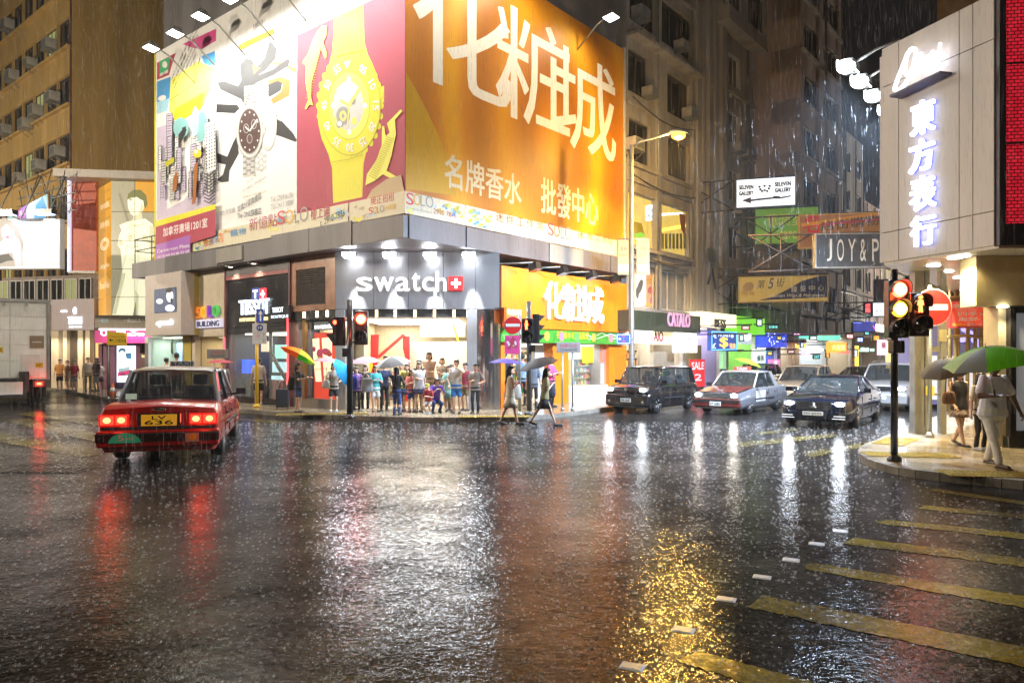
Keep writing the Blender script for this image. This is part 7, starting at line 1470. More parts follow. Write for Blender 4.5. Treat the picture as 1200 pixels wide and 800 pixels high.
  e = .05; gq = lambda a0, a1, a2, a3: quad_panel(MB(), [a0, a1, a2, a3][::s], .008)
  t.part('side_window', gq((s * (wb - .006), ywb + .10, zs + .03), (s * (wb - .004), ym - .03, zs + .03), (s * (wt + .004), ym - .03, zt - .02), (s * (wt - .002), ywr + .05, zt - .02)), carglass)
  t.part('side_window', gq((s * (wb - .004), ym + .03, zs + .03), (s * (wb - .006), yrb - cpw * 1.6 + .0, zs + .03), (s * (wt - .002), yrr - cpw, zt - .02), (s * (wt + .004), ym + .03, zt - .02)), carglass)
  if handle:
   for yy in (ym - .14, ym + .62):
    h = MB(); h.box(s * (hw + .001), s * (hw + .03), yy - .11, yy + .05, zbelt - .24, zbelt - .205); t.part('door_handle', h, P.get('trim', chrome))
   for yy in (ywb - .02 + .12, ym, yrb - .35):
    h = MB(); h.box(s * (hw - .012), s * (hw + .002), yy - .006, yy + .006, zb + .12, zbelt - .10); t.part('door_seam', h, blackm)
   h = MB(); h.box(s * (hw - .004), s * (hw + .014), P['wf'] + wr + .1, P['wrr'] - wr - .1, zb + .27, zb + .32); t.part('side_strip', h, P.get('strip', blackm))
  m = MB(); m.box(s * (hw + .02), s * (hw + .20), ywb + .14, ywb + .22, zbelt, zbelt + .12); m.tube([(s * (hw - .08), ywb + .2, zbelt), (s * (hw + .06), ywb + .19, zbelt + .02)], .022, 6); t.part('mirror', m, P.get('mirror', body))
 wdx = wb - .03; g = quad_panel(MB(), [(-wdx, ywb - .01, zs + .02), (wdx, ywb - .01, zs + .02), (wt - .03, ywr - .0, zt + .0), (-wt + .03, ywr - .0, zt + .0)], .008); t.part('windscreen', g, carglass)
 g = quad_panel(MB(), [(wdx, yrb + .01, zs + .03), (-wdx, yrb + .01, zs + .03), (-wt + .03, yrr + .01, zt), (wt - .03, yrr + .01, zt)], .008); t.part('rear_window', g, carglass)
 for s in (-1, 1): w_ = MB(); w_.tube([(s * .1 + .1, ywb - .03, zs + .035), (s * .45 + .02, ywb + .05, zs + .10)], .01, 4); t.part('wiper', w_, blackm)
 sb = MB(); sb.box(-wb + .12, wb - .12, ywb + .3, yrb - .1, zb + .1, zs - .02); t.part('cabin_floor', sb, dark_in); d = MB(); d.box(-wb + .1, wb - .1, ywb + .05, ywb + .45, zs - .15, zs + .06); t.part('dashboard', d, dark_in)
 for s in (-1, 1):
  se = MB(); se.box(s * .36 - .25, s * .36 + .25, ym - .05, ym + .12, zs - .1, zs + .26); se.box(s * .36 - .13, s * .36 + .13, ym - .02, ym + .09, zs + .28, zs + .46); t.part('front_seat', se, seat_m, bevel=.03)
 se = MB(); se.box(-wb + .16, wb - .16, yrb - .5, yrb - .35, zs - .1, zs + .12); t.part('rear_seat', se, seat_m, bevel=.03)
 for s in (-1, 1): se = MB(); se.box(s * .34 - .13, s * .34 + .13, yrb - .48, yrb - .38, zs + .125, zs + .27); t.part('headrest', se, seat_m, bevel=.03)
 return t, F, hw
def plate(t, x0, x1, z0, z1, y, bgc, txt, rear=False, two=None):
 mb = MB(); mb.box(x0, x1, y - .012, y, z0, z1); (flip(mb) if rear else mb); o = t.part('number_plate', mb, bgc)
 mb = MB(); w, h = x1 - x0, z1 - z0
 if two: put_text(mb, two, x0 + w * .3, x1 - w * .3, z0 + h * .56, z1 - h * .10, y - .013, depth=.004, bold=.03); put_text(mb, txt, x0 + w * .1, x1 - w * .1, z0 + h * .1, z0 + h * .5, y - .013, depth=.004, bold=.03)
 else: put_text(mb, txt, x0 + w * .07, x1 - w * .07, z0 + h * .2, z1 - h * .2, y - .013, depth=.004, bold=.02)
 (flip(mb) if rear else mb); t.part('plate_lettering', mb, print_black, o)
plate_w = M('plate_white', (.7, .7, .66), .4); plate_y = M('plate_yellow', (.72, .45, .02), .4, emit=(1, .6, .03), es=.25)
SED = dict(L=4.7, W=1.70, zb=.22, belt=.93, H=1.50, r=.31, wf=-1.42, wrr=1.30, cab=(-.95, -.30, 1.02, 1.52), tum=.78, cp=.24,
  st=[(-2.33, .66, .90), (-2.29, .76, .97), (-2.1, .80, 1.0), (-1.0, .93, 1.0), (0, .94, 1.0), (1.5, .95, 1.0), (1.62, .98, 1.0), (2.2, .95, 1.0), (2.30, .90, .98), (2.34, .70, .93)])
tx_red = paint('taxi_red', (.40, .018, .012)); tx_silver = paint('taxi_roof_silver', (.42, .41, .39), .4)
# ---- red taxi seen from behind
fx, fy = -.282, .959
t, F, hw = car('taxi', 'red taxi with a silver roof driving away, tail lamps lit', 'taxi', -6.9, 15.2, math.degrees(math.atan2(fx, -fy)), 1.13, dict(SED, trim=blackm, mirror=blackm), tx_red, tx_silver, 'red taxis')
CARS.append((F, 1.13, 'driver of the red taxi, a dim shape behind its rear window'))
ye = -2.345
def rear(name, mb, m, parent=None, **k): return t.part(name, flip(mb), m, parent, **k)
mb = MB(); mb.box(-.86, .86, ye - .10, ye + .12, .30, .55); bp_ = rear('rear_bumper', mb, tx_red, bevel=.03)
mb = MB(); mb.box(-.865, .865, ye - .115, ye - .09, .385, .50); rear('bumper_strip', mb, blackm, bp_); mb = MB(); mb.box(-.866, .866, ye - .12, ye - .108, .495, .515); rear('chrome_strip', mb, chrome, bp_)
mb = MB(); mb.box(-.80, .80, ye - .02, ye + .03, .565, .60); rear('chrome_garnish', mb, chrome)
for s in (-1, 1):
 mb = MB(); mb.box(s * .42, s * .84, ye - .03, ye + .05, .615, .795); l = rear('tail_lamp', mb, M('tail_lens', (.35, .01, .01), .2, emit=(1, .02, .01), es=.5), bevel=.015)
 for a, b in ((.45, .60), (.63, .81)): mb = MB(); mb.box(s * a, s * b, ye - .037, ye - .031, .645, .775); rear('lamp_glow', mb, tail_on, l); mb = MB(); mb.disc(s * (a + b) / 2, .71, .055, .045, ye - .043, ye - .038, n=14); rear('lamp_core', mb, tail_core, l)
mb = MB(); mb.box(-.31, .31, ye - .03, ye + .02, .605, .80); rear('plate_frame', mb, chrome, bevel=.01); plate(t, -.25, .25, .615, .785, ye - .031, plate_y, '636', True, 'LV')
mb = MB(); mb.ball((0, ye + .0, .862), .10, .012, .022, 16); rear('badge', mb, chrome)
mb = MB(); mb.box(-.55, .55, ye + .03, ye + .06, .815, .825); rear('boot_seam', mb, blackm)
mb = MB(); mb.disc(-.46, .372, .22, .15, ye - .124, ye - .116, n=24, a0=0, a1=180); d = rear('seat_disc', mb, M('disc_green', (.02, .32, .17), .4, emit=(.05, .6, .3), es=.12)); mb = MB(); put_text(mb, '5', -.55, -.47, .41, .485, ye - .126, depth=.003, bold=.02); put_text(mb, 'seats', -.45, -.34, .42, .46, ye - .126, depth=.003); rear('disc_lettering', mb, print_white, d)
mb = MB(); mb.box(.38, .58, ye - .122, ye - .116, .36, .50); o = rear('bumper_sticker', mb, M('sticker_pale', (.5, .5, .4), .5)); mb = MB(); mb.disc(.49, .43, .05, .05, ye - .126, ye - .123, n=14); rear('sticker_dot', mb, print_yellow, o)
mb = MB(); mb.box(-.60, -.44, ye + .62, ye + .63, .99, 1.08); rear('window_sticker', mb, M('sticker_green', (.4, .6, .5), .5, emit=(.5, .8, .6), es=.3))
mb = MB(); mb.box(-.20, .20, -.06, .08, 1.50, 1.59); o = t.part('roof_sign', mb, M('taxi_sign_dark', (.12, .11, .10), .4), bevel=.02); mb = MB(); put_text(mb, 'TAXI', -.15, .15, 1.515, 1.575, -.081, depth=.004, bold=.02); t.part('sign_lettering', flip(mb), print_silver, o)
for x in (-.5, .5): mb = MB(); mb.tube([(x, ye + .04, .26), (x, ye - .08, .25)], .03, 8); rear('exhaust_pipe', mb, gunmetal)
t.lamp('POINT', (.62, 2.75, .7), 3, (1, .06, .03), .1); t.lamp('POINT', (-.62, 2.75, .7), 3, (1, .06, .03), .1)
# driver of the taxi
# ---- cars coming down the right-hand street
RZ = -39.3
def front_lights(t, hw, yf, z0, z1, xa, xb, m, col, e=13):
 for s in (-1, 1):
  mb = MB(); mb.box(s * xa, s * xb, yf - .02, yf + .12, z0, z1); l = t.part('headlight', mb, M('headlight_case', (.4, .4, .42), .15, .6), bevel=.012); mb = MB(); mb.ball((s * (xa + xb) / 2, yf - .012, (z0 + z1) / 2), (xb - xa) / 2 - .015, .05, (z1 - z0) / 2 - .006, 14); t.part('lit_lens', mb, m, l)
  x = s * (xa + xb) / 2; t.lamp('SPOT', (x, yf - .1, (z0 + z1) / 2), e, col, .07, aim=(x, yf - 9, .0), spot=95, blend=.7)
def grille(t, x, z0, z1, yf, n, m=chrome, vert=False):
 mb = MB(); mb.box(-x, x, yf, yf + .05, z0, z1); g = t.part('grille', mb, blackm)
 for i in range(n):
  mb = MB()
  if vert: a = -x + 2 * x * (i + .3) / n; mb.box(a, a + x * .5 / n, yf - .012, yf - .001, z0 + .01, z1 - .01)
  else: z = z0 + (z1 - z0) * (i + .25) / n; mb.box(-x + .015, x - .015, yf - .012, yf - .001, z, z + (z1 - z0) * .35 / n)
  t.part('grille_bar', mb, m, g)
 return g
def bumper(t, hw, yf, z0, z1, m, name='front_bumper'): mb = MB(); mb.box(-hw * .97, hw * .97, yf - .06, yf + .22, z0, z1); return t.part(name, mb, m, bevel=.04)
# red and silver taxi
t, F, hw = car('taxi', 'red bonneted taxi with white and silver striped flanks waiting with headlights on', 'taxi', 7.95, 25.0, RZ, .94, dict(SED, trim=blackm, mirror=blackm), paint('taxi_flank', (.20, .205, .225), .4), tx_silver, 'red taxis'); CARS.append((F, .94, 'driver of the striped waiting taxi behind its windscreen'))
yf = -2.34
mb = MB(); mb.add([(-.74, -2.27, .785), (.74, -2.27, .785), (.78, -1.02, .945), (-.78, -1.02, .945)], [(0, 1, 2, 3)]); mb.add([(-.74, -2.27, .775), (.74, -2.27, .775), (.78, -1.02, .93), (-.78, -1.02, .93)], [(3, 2, 1, 0)]); t.part('bonnet', mb, paint('bonnet_red', (.13, .02, .014)))
front_lights(t, hw, yf, .60, .755, .50, .78, head_on, (1, .93, .8)); grille(t, .44, .60, .75, yf - .01, 5, gunmetal)
b = bumper(t, hw, yf, .27, .55, paint('bumper_dark_red', (.12, .02, .015))); t.bx('bumper_strip', (-.83, .83, yf - .075, yf - .061, .44, .53), blackm, b); plate(t, -.20, .20, .32, .46, yf - .076, plate_w, 'KT 6382')
for s in (-1, 1):
 for k in range(6): mb = MB(); mb.add([(s * (hw + .004), -1.85 + k * .16, .78 + .02 * k), (s * (hw + .004), -1.78 + k * .16, .78 + .02 * k), (s * (hw + .004), -1.70 + k * .17, .48), (s * (hw + .004), -1.78 + k * .17, .48)], [(0, 1, 2, 3) if s > 0 else (3, 2, 1, 0)]);
 for k in range(7): a = -.9 + k * .13; t.bx('flank_stripe', (s * (hw + .001), s * (hw + .005), a, a + .06, .42, .80), print_white)
mb = MB(); mb.box(-.30, .30, -.10, .06, 1.49, 1.62); o = t.part('roof_sign', mb, M('taxi_sign_red', (.3, .04, .03), .4, emit=(.8, .1, .05), es=.35), bevel=.02); mb = MB(); put_text(mb, 'TAXI', -.2, .2, 1.515, 1.595, -.101, depth=.004, bold=.02); t.part('sign_lettering', mb, print_white, o)
# black boxy car
BOX = dict(L=3.9, W=1.69, zb=.22, belt=1.02, H=1.63, r=.31, wf=-1.24, wrr=1.25, cab=(-1.15, -.72, 1.62, 1.86), tum=.84, cp=.22, bp=.25,
  st=[(-1.95, .74, .90), (-1.91, .90, .97), (-1.72, .98, 1.0), (-1.1, 1.04, 1.0), (0, 1.04, 1.0), (1.7, 1.04, 1.0), (1.88, 1.02, .99), (1.95, .9, .95)])
black_p = paint('black', (.010, .010, .011), 0, .15)
t, F, hw = car('compact_car', 'black boxy compact car with bright headlights waiting nearest the orange shop', 'car', 4.95, 25.35, RZ, .95, BOX, black_p, black_p, 'cars waiting in the right-hand street'); CARS.append((F, .95, 'driver of the black boxy car behind its windscreen')); yf = -1.96
front_lights(t, hw, yf, .76, .90, .50, .80, head_blue, (.9, .95, 1)); grille(t, .45, .78, .87, yf - .01, 2, chrome); b = bumper(t, hw, yf, .27, .66, black_p); plate(t, -.20, .20, .40, .53, yf - .062, plate_w, 'MB 2278')
mb = MB(); mb.lathe([(.055, 0), (.055, -.015), (.04, -.02), (.001, -.02)], 16, (0, yf - .02, .825), 'y'); t.part('badge', mb, chrome)
for s in (-1, 1): mb = MB(); mb.disc(s * .66, .42, .05, .05, yf - .066, yf - .061, n=14); t.part('fog_lamp', mb, chrome, b)
# navy saloon
LIM = dict(L=4.95, W=1.88, zb=.20, belt=.92, H=1.385, r=.34, wf=-1.50, wrr=1.42, cab=(-1.12, -.12, .80, 1.98), tum=.70, cp=.30, bp=.25, nose=.22,
  st=[(-2.47, .58, .66), (-2.42, .68, .80), (-2.32, .75, .89), (-2.1, .81, .96), (-1.7, .87, .99), (-1.0, .94, 1.0), (.2, .97, 1.0), (1.6, .98, 1.0), (2.2, .94, .95), (2.44, .84, .86), (2.48, .6, .82)])
navy = paint('midnight_blue', (.006, .008, .016), .3, .12)
t, F, hw = car('saloon_car', 'midnight blue luxury saloon with a star in its grille and glaring headlights', 'car', 9.33, 20.95, RZ + 3, .98, LIM, navy, navy, 'cars waiting in the right-hand street', wheel_style=7); CARS.append((F, .98, 'driver of the midnight blue saloon behind its windscreen')); yf = -2.48
front_lights(t, hw, yf + .08, .60, .72, .50, .78, head_blue, (.85, .92, 1), 20); g = grille(t, .44, .50, .70, yf - .01, 4, chrome)
mb = MB(); mb.lathe([(.105, -.03), (.09, -.035), (.088, -.03)], 20, (0, yf, .60), 'y')
for k in range(3): a = R(90 + 120 * k); mb.tube([(0, yf - .035, .60), (.098 * math.cos(a), yf - .035, .60 + .098 * math.sin(a))], [.018, .006], 5)
t.part('star_badge', mb, chrome, g); t.bx('grille_frame', (-.47, .47, yf - .015, yf + .01, .70, .72), chrome, g)
b = bumper(t, hw * .74, yf, .24, .47, navy); plate(t, -.26, .26, .36, .46, yf - .062, plate_w, 'FM 8999')
for s in (-1, 1):
 mb = MB(); mb.box(s * .48, s * .80, yf - .075, yf - .055, .28, .295); mb.box(s * .52, s * .80, yf - .075, yf - .055, .345, .36); t.part('bumper_blade', mb, M('running_light', (.6, .6, .62), .2, .5, emit=(.9, .95, 1), es=1.2), b)
mb = MB(); mb.tube([(-.2, -2.0, .835), (.2, -2.0, .835)], .008, 5); t.part('bonnet_trim', mb, chrome)
# beige car behind, silver estate car by the kerb, dark car farther up
t, F, hw = car('saloon_car', 'beige car queueing between the striped taxi and the midnight blue saloon', 'car', 12.1, 30.0, RZ, .98, dict(SED, H=1.56), paint('beige', (.40, .33, .24), .3), paint('beige', (.40, .33, .24), .3), 'cars waiting in the right-hand street'); yf = -2.34
front_lights(t, hw, yf, .60, .74, .5, .78, M('headlight_off', (.5, .5, .5), .1), (1, .9, .8), 0.001); grille(t, .44, .6, .73, yf - .01, 4); bumper(t, hw, yf, .27, .55, paint('beige', (.40, .33, .24), .3))
SUV = dict(BOX, L=4.6, W=1.85, belt=1.05, H=1.70, r=.35, wf=-1.45, wrr=1.40, cab=(-1.05, -.45, 1.85, 2.15), tum=.80, bp=.4, st=[(-2.30, .74, .90), (-2.25, .92, .97), (-2.0, .98, 1.0), (-1.0, 1.07, 1.0), (0, 1.07, 1.0), (1.9, 1.07, 1.0), (2.2, 1.05, .98), (2.3, .8, .94)])
silver = paint('silver', (.38, .37, .36), .5)
t, F, hw = car('estate_car', 'silver estate car by the kerb behind the traffic light with one headlight showing', 'car', 14.0, 26.6, RZ, .97, SUV, silver, silver, 'cars waiting in the right-hand street'); yf = -2.31
front_lights(t, hw, yf, .74, .88, .56, .86, head_blue, (.9, .95, 1)); grille(t, .48, .72, .88, yf - .01, 3); bumper(t, hw, yf, .27, .62, silver); plate(t, -.24, .24, .42, .53, yf - .062, plate_w, 'LE 4417')
mb = MB()
for s in (-1, 1): mb = MB(); mb.tube([(s * .66, -.4, 1.68), (s * .66, -.2, 1.74), (s * .66, 1.6, 1.74), (s * .66, 1.85, 1.66)], .018, 6); t.part('roof_bar', mb, gunmetal)
t, F, hw = car('saloon_car', 'dark car farther up the street between the beige car and the silver estate car', 'car', 17.0, 35.2, RZ, 1, dict(LIM), paint('dark_grey', (.03, .03, .034), .3), paint('dark_grey', (.03, .03, .034), .3), 'cars waiting in the right-hand street'); front_lights(t, hw, -2.42, .60, .73, .52, .82, head_blue, (.9, .95, 1), 20)
t, F, hw = car('saloon_car', 'dark car with a pale roof glint far behind the striped taxi', 'car', 12.9, 38.0, RZ, 1, dict(SED), paint('dark_grey', (.03, .03, .034), .3), paint('dark_grey', (.03, .03, .034), .3), 'cars waiting in the right-hand street')
# ---- lorry on the left
fx, fy = -.575, .818; RZL = math.degrees(math.atan2(fx, -fy)); X, Y = -18.9, 27.3
F = Frame(X, Y, RZL + 180); t = Thing('lorry', 'pale box lorry seen from behind with a yellow number plate and lit tail lamp', 'lorry', F, (0, 0, 0))
lw = M('lorry_white', (.70, .71, .66), .5, var=.15, vs=1.2); lw2 = M('lorry_grey', (.58, .58, .54), .5, var=.15)
hwL = 1.25; t.bx('box_body', (-hwL, hwL, .03, 6.2, 1.0, 4.02), lw)
for i, (a, b) in enumerate(((1.06, 1.70), (1.71, 2.30), (2.31, 2.86), (2.87, 3.36), (3.37, 3.92))):
 for x0_, x1_ in ((-hwL + .08, -.012), (.012, hwL - .08)): t.bx('rear_panel', (x0_, x1_, -.0 - .004 * (i % 2), .028, a, b), lw if i < 4 else lw2, bevel=.006)
for (a, b, c, d) in ((-hwL - .02, -hwL + .07, .98, 4.05), (hwL - .07, hwL + .02, .98, 4.05)): t.bx('corner_post', (a, b, -.05, .06, c, d), gunmetal)
t.bx('top_rail', (-hwL + .071, hwL - .071, -.05, .06, 3.93, 4.05), gunmetal)
for x in (-.9, -.2, .5): t.bx('hinge', (x, x + .06, -.07, -.04, 3.78, 3.92), gunmetal)
t.bx('tail_lift', (-hwL - .02, .42, -.35, .0, .94, 1.05), blackm); t.bx('lift_arm', (.28, .60, -.32, .1, .55, 1.30), blackm)
t.bx('lower_board', (-hwL, .40, -.33, -.28, .45, .92), lw); t.bx('underrun_bar', (-hwL, .45, -.30, -.10, .36, .44), blackm)
t.bx('access_door', (.34, .95, -.012, .0, 1.1, 1.95), lw2, bevel=.01)
plate(t, -.90, -.38, .52, .86, -.331, plate_y, '6558', False, 'KJ')
def yb(x0, x1, z0, z1, txt): mb = MB(); mb.box(x0, x1, -.02, -.006, z0, z1); o = t.part('yellow_label', mb, M('label_yellow', (.6, .42, .02), .5)); mb = MB(); put_text(mb, txt, x0 + .04, x1 - .04, z0 + .04, z1 - .04, -.021, depth=.004, bold=.03); t.part('label_lettering', mb, print_black, o)
yb(-.92, -.20, 2.02, 2.22, 'LADEX'); yb(.80, 1.05, 1.45, 1.63, '5.5T')
mb = MB(); mb.box(.62, 1.08, -.03, -.005, 2.20, 2.66); o = t.part('round_mark_plate', mb, M('plate_brown', (.22, .16, .10), .5)); t.bx('mark', (.70, 1.0, -.036, -.031, 2.40, 2.44), print_silver, o)
mb = MB(); mb.box(.72, 1.14, -.12, .05, .70, .96); o = t.part('tail_lamp', mb, blackm); t.bx('lamp_glow', (.80, 1.04, -.13, -.121, .76, .90), tail_on, o); t.bx('lamp_core', (.85, .99, -.136, -.131, .79, .87), tail_core, o); t.lamp('POINT', (.92, -.5, .8), 14, (1, .05, .03), .1)
for s in (-1, 1):
 for yy in (1.2, 5.6):
  mb = MB(); pr = [(.26, 0), (.40, 0), (.46, .05), (.46, .30), (.40, .36), (.26, .36)]; mb.lathe([(r_, s * (.70 + h_)) for r_, h_ in (pr if s > 0 else pr)][::s], 22, (0, yy, .46), 'x'); w_ = t.part('wheel', mb, rubber); mb = MB(); mb.lathe([(.25, s * 1.02), (.10, s * .95), (.001, s * .95)], 16, (0, yy, .46), 'x'); t.part('rim', mb, gunmetal, w_)
t.bx('chassis', (-.5, .5, .1, 6.4, .55, .98), blackm); t.bx('cab', (-1.1, 1.1, 6.3, 7.9, .5, 2.7), lw, bevel=.1)
for s in (-1, 1): t.bx('mudguard', (s * .72, s * 1.22, 1.75, 1.78, .2, .9), blackm)
# ------------------------------------------------------------------ people and umbrellas
def remesh(mb, vox, smooth=2):
 me = bpy.data.meshes.new('tmp'); me.from_pydata(mb.v, [], mb.f); o = bpy.data.objects.new('tmp', me); WS.collection.objects.link(o)
 m = o.modifiers.new('r', 'REMESH'); m.mode = 'VOXEL'; m.voxel_size = vox; m.use_smooth_shade = True
 s = o.modifiers.new('s', 'SMOOTH'); s.factor = .5; s.iterations = smooth
 out = evaluated(o); bpy.data.objects.remove(o); bpy.data.meshes.remove(me)
 out.polygons.foreach_set('use_smooth', [True] * len(out.polygons)); return out
def ik(a, b, l1, l2, pole):
 a, b = Vector(a), Vector(b); d = b - a; L = min(max(d.length, abs(l1 - l2) + .001), (l1 + l2) * .999); u = d.normalized(); b = a + u * L
 x = (l1 * l1 - l2 * l2 + L * L) / (2 * L); h = math.sqrt(max(l1 * l1 - x * x, 0)); p = Vector(pole); p = (p - u * p.dot(u)); p = p.normalized() if p.length > 1e-6 else Vector((0, -1, 0))
 return a + u * x + p * h, b
def eloft(mb, secs, T, n=14):
 vs = []; fs = []
 for z, rx, ry, dy in secs:
  for k in range(n): t = 2 * math.pi * k / n; vs.append(tuple(T((rx * math.cos(t), dy + ry * math.sin(t), z))))
 for i in range(len(secs) - 1):
  for k in range(n): fs.append((i * n + k, i * n + (k + 1) % n, (i + 1) * n + (k + 1) % n, (i + 1) * n + k))
 fs.append(tuple(range(n))[::-1]); fs.append(tuple((len(secs) - 1) * n + k for k in range(n))); mb.add(vs, fs)
SKIN = M('skin_tan', (.55, .33, .22), .5); SKIN_D = M('skin_brown', (.10, .055, .035), .5); HAIR = M('hair_black', (.010, .008, .007), .35); EYE = M('eye_dark', (.02, .015, .012), .2); LIP = M('lip', (.32, .10, .08), .45)
def cl(n, c, var=.12): return M('cloth_' + n, c, .8, var=var, vs=9, bump=.25, bs=14)
def person(label, px, foot, top, rz, topw, bot, hands=None, feet=None, lean=0, hip=.5, z0=.13, build=1.0, sleeve='short', bottom='trousers', hairlen=0, skin=None, shoe=None, vox=None, hat=None, Y=None, head_turn=0, hair=True, fine=False, group=None, H=None):
 skin = skin or SKIN; Yd = Y or FPX * (CH - z0) / (foot - YH); X = (px - 600) / FPX * Yd
 H = H or (foot - top) * Yd / FPX
 t = Thing('person', label, 'person', Frame(X, Yd, rz), (0, 0, z0), group); V = vox or .0105; B = build
 dz = hip - .5; ca, sa = math.cos(R(lean)), math.sin(R(lean))
 def U(p):
  x, y, z = p; z -= .5; y, z = y * ca - z * sa, y * sa + z * ca; return Vector((x, y, z + .5 + dz))
 S = lambda v: tuple(c * H for c in v)
 hands = hands or [(-.155, -.02, .46), (.155, -.02, .46)]; feet = feet or [(-.055, 0, .035), (.055, .0, .035)]
 bd, tp, bt = MB(), MB(), MB(); joints = []
 for s, f in zip((-1, 1), feet):
  hp = (s * .05 * B, 0, .49 + dz); kn, an = ik(hp, (f[0], f[1] + .015, f[2]), .235, .225, (s * .12, -1, .05))
  joints.append((hp, kn, an, f))
  bd.capsule(S(hp), .046 * H * B, S(kn), .031 * H); bd.capsule(S(kn), .031 * H, S(an), .020 * H); bd.capsule(S(kn + (an - kn) * .3 + Vector((0, .008, 0))), .031 * H, S(kn + (an - kn) * .55), .024 * H)
  bd.capsule(S((f[0], f[1] + .03, f[2] - .015)), .019 * H, S((f[0] + s * .01, f[1] - .085, max(f[2] - .018, .017) if f[2] < .05 else f[2] - .05)), .017 * H)
 eloft(bd, [(z, rx * B * H, ry * B * H, dy * H) for z, rx, ry, dy in ((.455 * H, .07, .055, 0), (.50 * H, .086, .062, 0), (.56 * H, .080, .058, 0), (.62 * H, .072, .052, 0), (.70 * H, .083, .058, 0), (.77 * H, .092, .056, .003), (.815 * H, .082, .045, .005), (.84 * H, .045, .035, .005))], lambda p: U((p[0] / H, p[1] / H, p[2] / H)) * H)
 bd.capsule(S(U((0, .006, .83))), .030 * H, S(U((0, -.004, .88))), .027 * H)
 ct, stn = math.cos(R(head_turn)), math.sin(R(head_turn)); hc = Vector((0, -.006, .925))
 def HD(p): x, y, z = p; return U((hc.x + x * ct - y * stn, hc.y + x * stn + y * ct, hc.z + z))
 def hball(m, c, rx, ry, rz_, n=14):
  b = MB(); b.ball((0, 0, 0), rx, ry, rz_, n); m.add([S(HD((v[0] + c[0], v[1] + c[1], v[2] + c[2]))) for v in b.v], b.f, 0, True)
 hball(bd, (0, .004, .012), .049, .058, .060); hball(bd, (0, -.016, -.030), .036, .036, .042); hball(bd, (0, -.058, -.010), .008, .012, .014, 8)
 for s in (-1, 1): hball(bd, (s * .050, .006, -.006), .007, .012, .018, 8)
 ul, fl = .175, .150; arm = []
 for s, hd in zip((-1, 1), hands):
  sh = U((s * .098 * (.6 + .4 * B), .004, .80)); el, wr = ik(sh, Vector(hd), ul, fl, (s * .6, .8, -.35)); arm.append((sh, el, wr))
  bd.capsule(S(sh), .030 * H * B, S(el), .022 * H * B); bd.capsule(S(el), .023 * H * B, S(wr), .015 * H); d = (wr - el).normalized()
  side = d.cross(Vector((0, 0, 1))); side = side.normalized() if side.length > .1 else Vector((1, 0, 0)); nrm = side.cross(d)
  bd.capsule(S(wr), .014 * H, S(wr + d * .042), .017 * H)
  for k in range(4):
   o_ = side * (.0115 * (k - 1.5)); l = (.036, .042, .040, .031)[k]; p0 = wr + d * .05 + o_; p1 = p0 + d * l * .55 - nrm * .006; p2 = p1 + d * l * .3 - nrm * .016
   bd.capsule(S(p0), .0062 * H, S(p1), .0056 * H, 6, 0, 2); bd.capsule(S(p1), .0056 * H, S(p2), .005 * H, 6, 0, 2)
  th = wr + d * .018 + side * (.016 * -s); bd.capsule(S(th), .0075 * H, S(th + d * .03 + side * (-s * .016) - nrm * .008), .006 * H, 6, 0, 2)
 def add(name, mb, mat, vx=V, sm=2):
  me = remesh(mb, vx * H, sm); me.materials.clear(); me.materials.append(mat); me.name = name; o = bpy.data.objects.new(name, me); COL.objects.link(o); o.parent = t.e; return o
 add('body', bd, skin, (.0052 if fine else V), 2 if not fine else 1)
 g = 1.14; lo = {'dress': .47}.get(bottom, .462)
 secs = [(z, rx * B * g * H, ry * B * g * H, dy * H) for z, rx, ry, dy in ((lo * H, .096, .071, 0), (.50 * H, .094, .069, 0), (.55 * H, .086, .063, 0), (.62 * H, .079, .058, 0), (.70 * H, .086, .062, 0), (.77 * H, .094, .058, .003), (.812 * H, .084, .046, .005), (.832 * H, .052, .036, .005))]
 eloft(tp, secs, lambda p: U((p[0] / H, p[1] / H, p[2] / H)) * H)
 for sh, el, wr in arm:
  if sleeve == 'none': continue
  e = el if sleeve == 'long' else sh.lerp(el, .72)
  tp.capsule(S(sh), .038 * H * B, S(e), (.030 if sleeve == 'long' else .036) * H * B, 10, 0, 2)
  if sleeve == 'long': tp.capsule(S(el), .030 * H, S(wr), .023 * H, 10, 0, 2)
 add('shirt' if bottom != 'dress' else 'dress_top', tp, topw)
 if bottom in ('trousers', 'shorts'):
  eloft(bt, [((z + dz) * H, rx * B * H * 1.2, ry * B * H * 1.2, 0) for z, rx, ry in ((.43, .072, .056), (.46, .082, .063), (.50, .089, .067), (.545, .083, .062))], lambda p: Vector(p))
  for (hp, kn, an, f) in joints:
   if bottom == 'shorts': k2 = Vector(hp).lerp(kn, .62); bt.capsule(S(hp), .054 * H * B, S(k2), .052 * H * B, 10, 0, 2)
   else: bt.capsule(S(hp), .057 * H * B, S(kn), .040 * H * (.5 + .5 * B), 10, 0, 2); bt.capsule(S(kn), .040 * H * (.5 + .5 * B), S(kn.lerp(an, .93)), .031 * H * (.5 + .5 * B), 10, 0, 2)
  add(bottom, bt, bot)
 else:
  zb_ = {'skirt': .30, 'dress': .29, 'miniskirt': .37}.get(bottom, .3); vs = []; fs = []; n = 26
  my = sum(j[1].y for j in joints) / 2; wx = .075 + max(abs(joints[0][1].y - joints[1][1].y), 0) * .45
  for i, (z, r0, r1) in enumerate(((.555, .078, .060), (.50, .094, .070), (.42, .108, .085), (zb_, .118, .095 + wx * .25), (zb_ + .004, .112, .088 + wx * .25), (.42, .100, .077))):
   for k in range(n): a = 2 * math.pi * k / n; w = 1 + (.05 * math.sin(a * 7) if 2 <= i <= 4 else 0); vs.append(S((r0 * B * w * math.cos(a), r1 * B * w * math.sin(a) + my * (.55 - z) * 1.4, z + dz)))
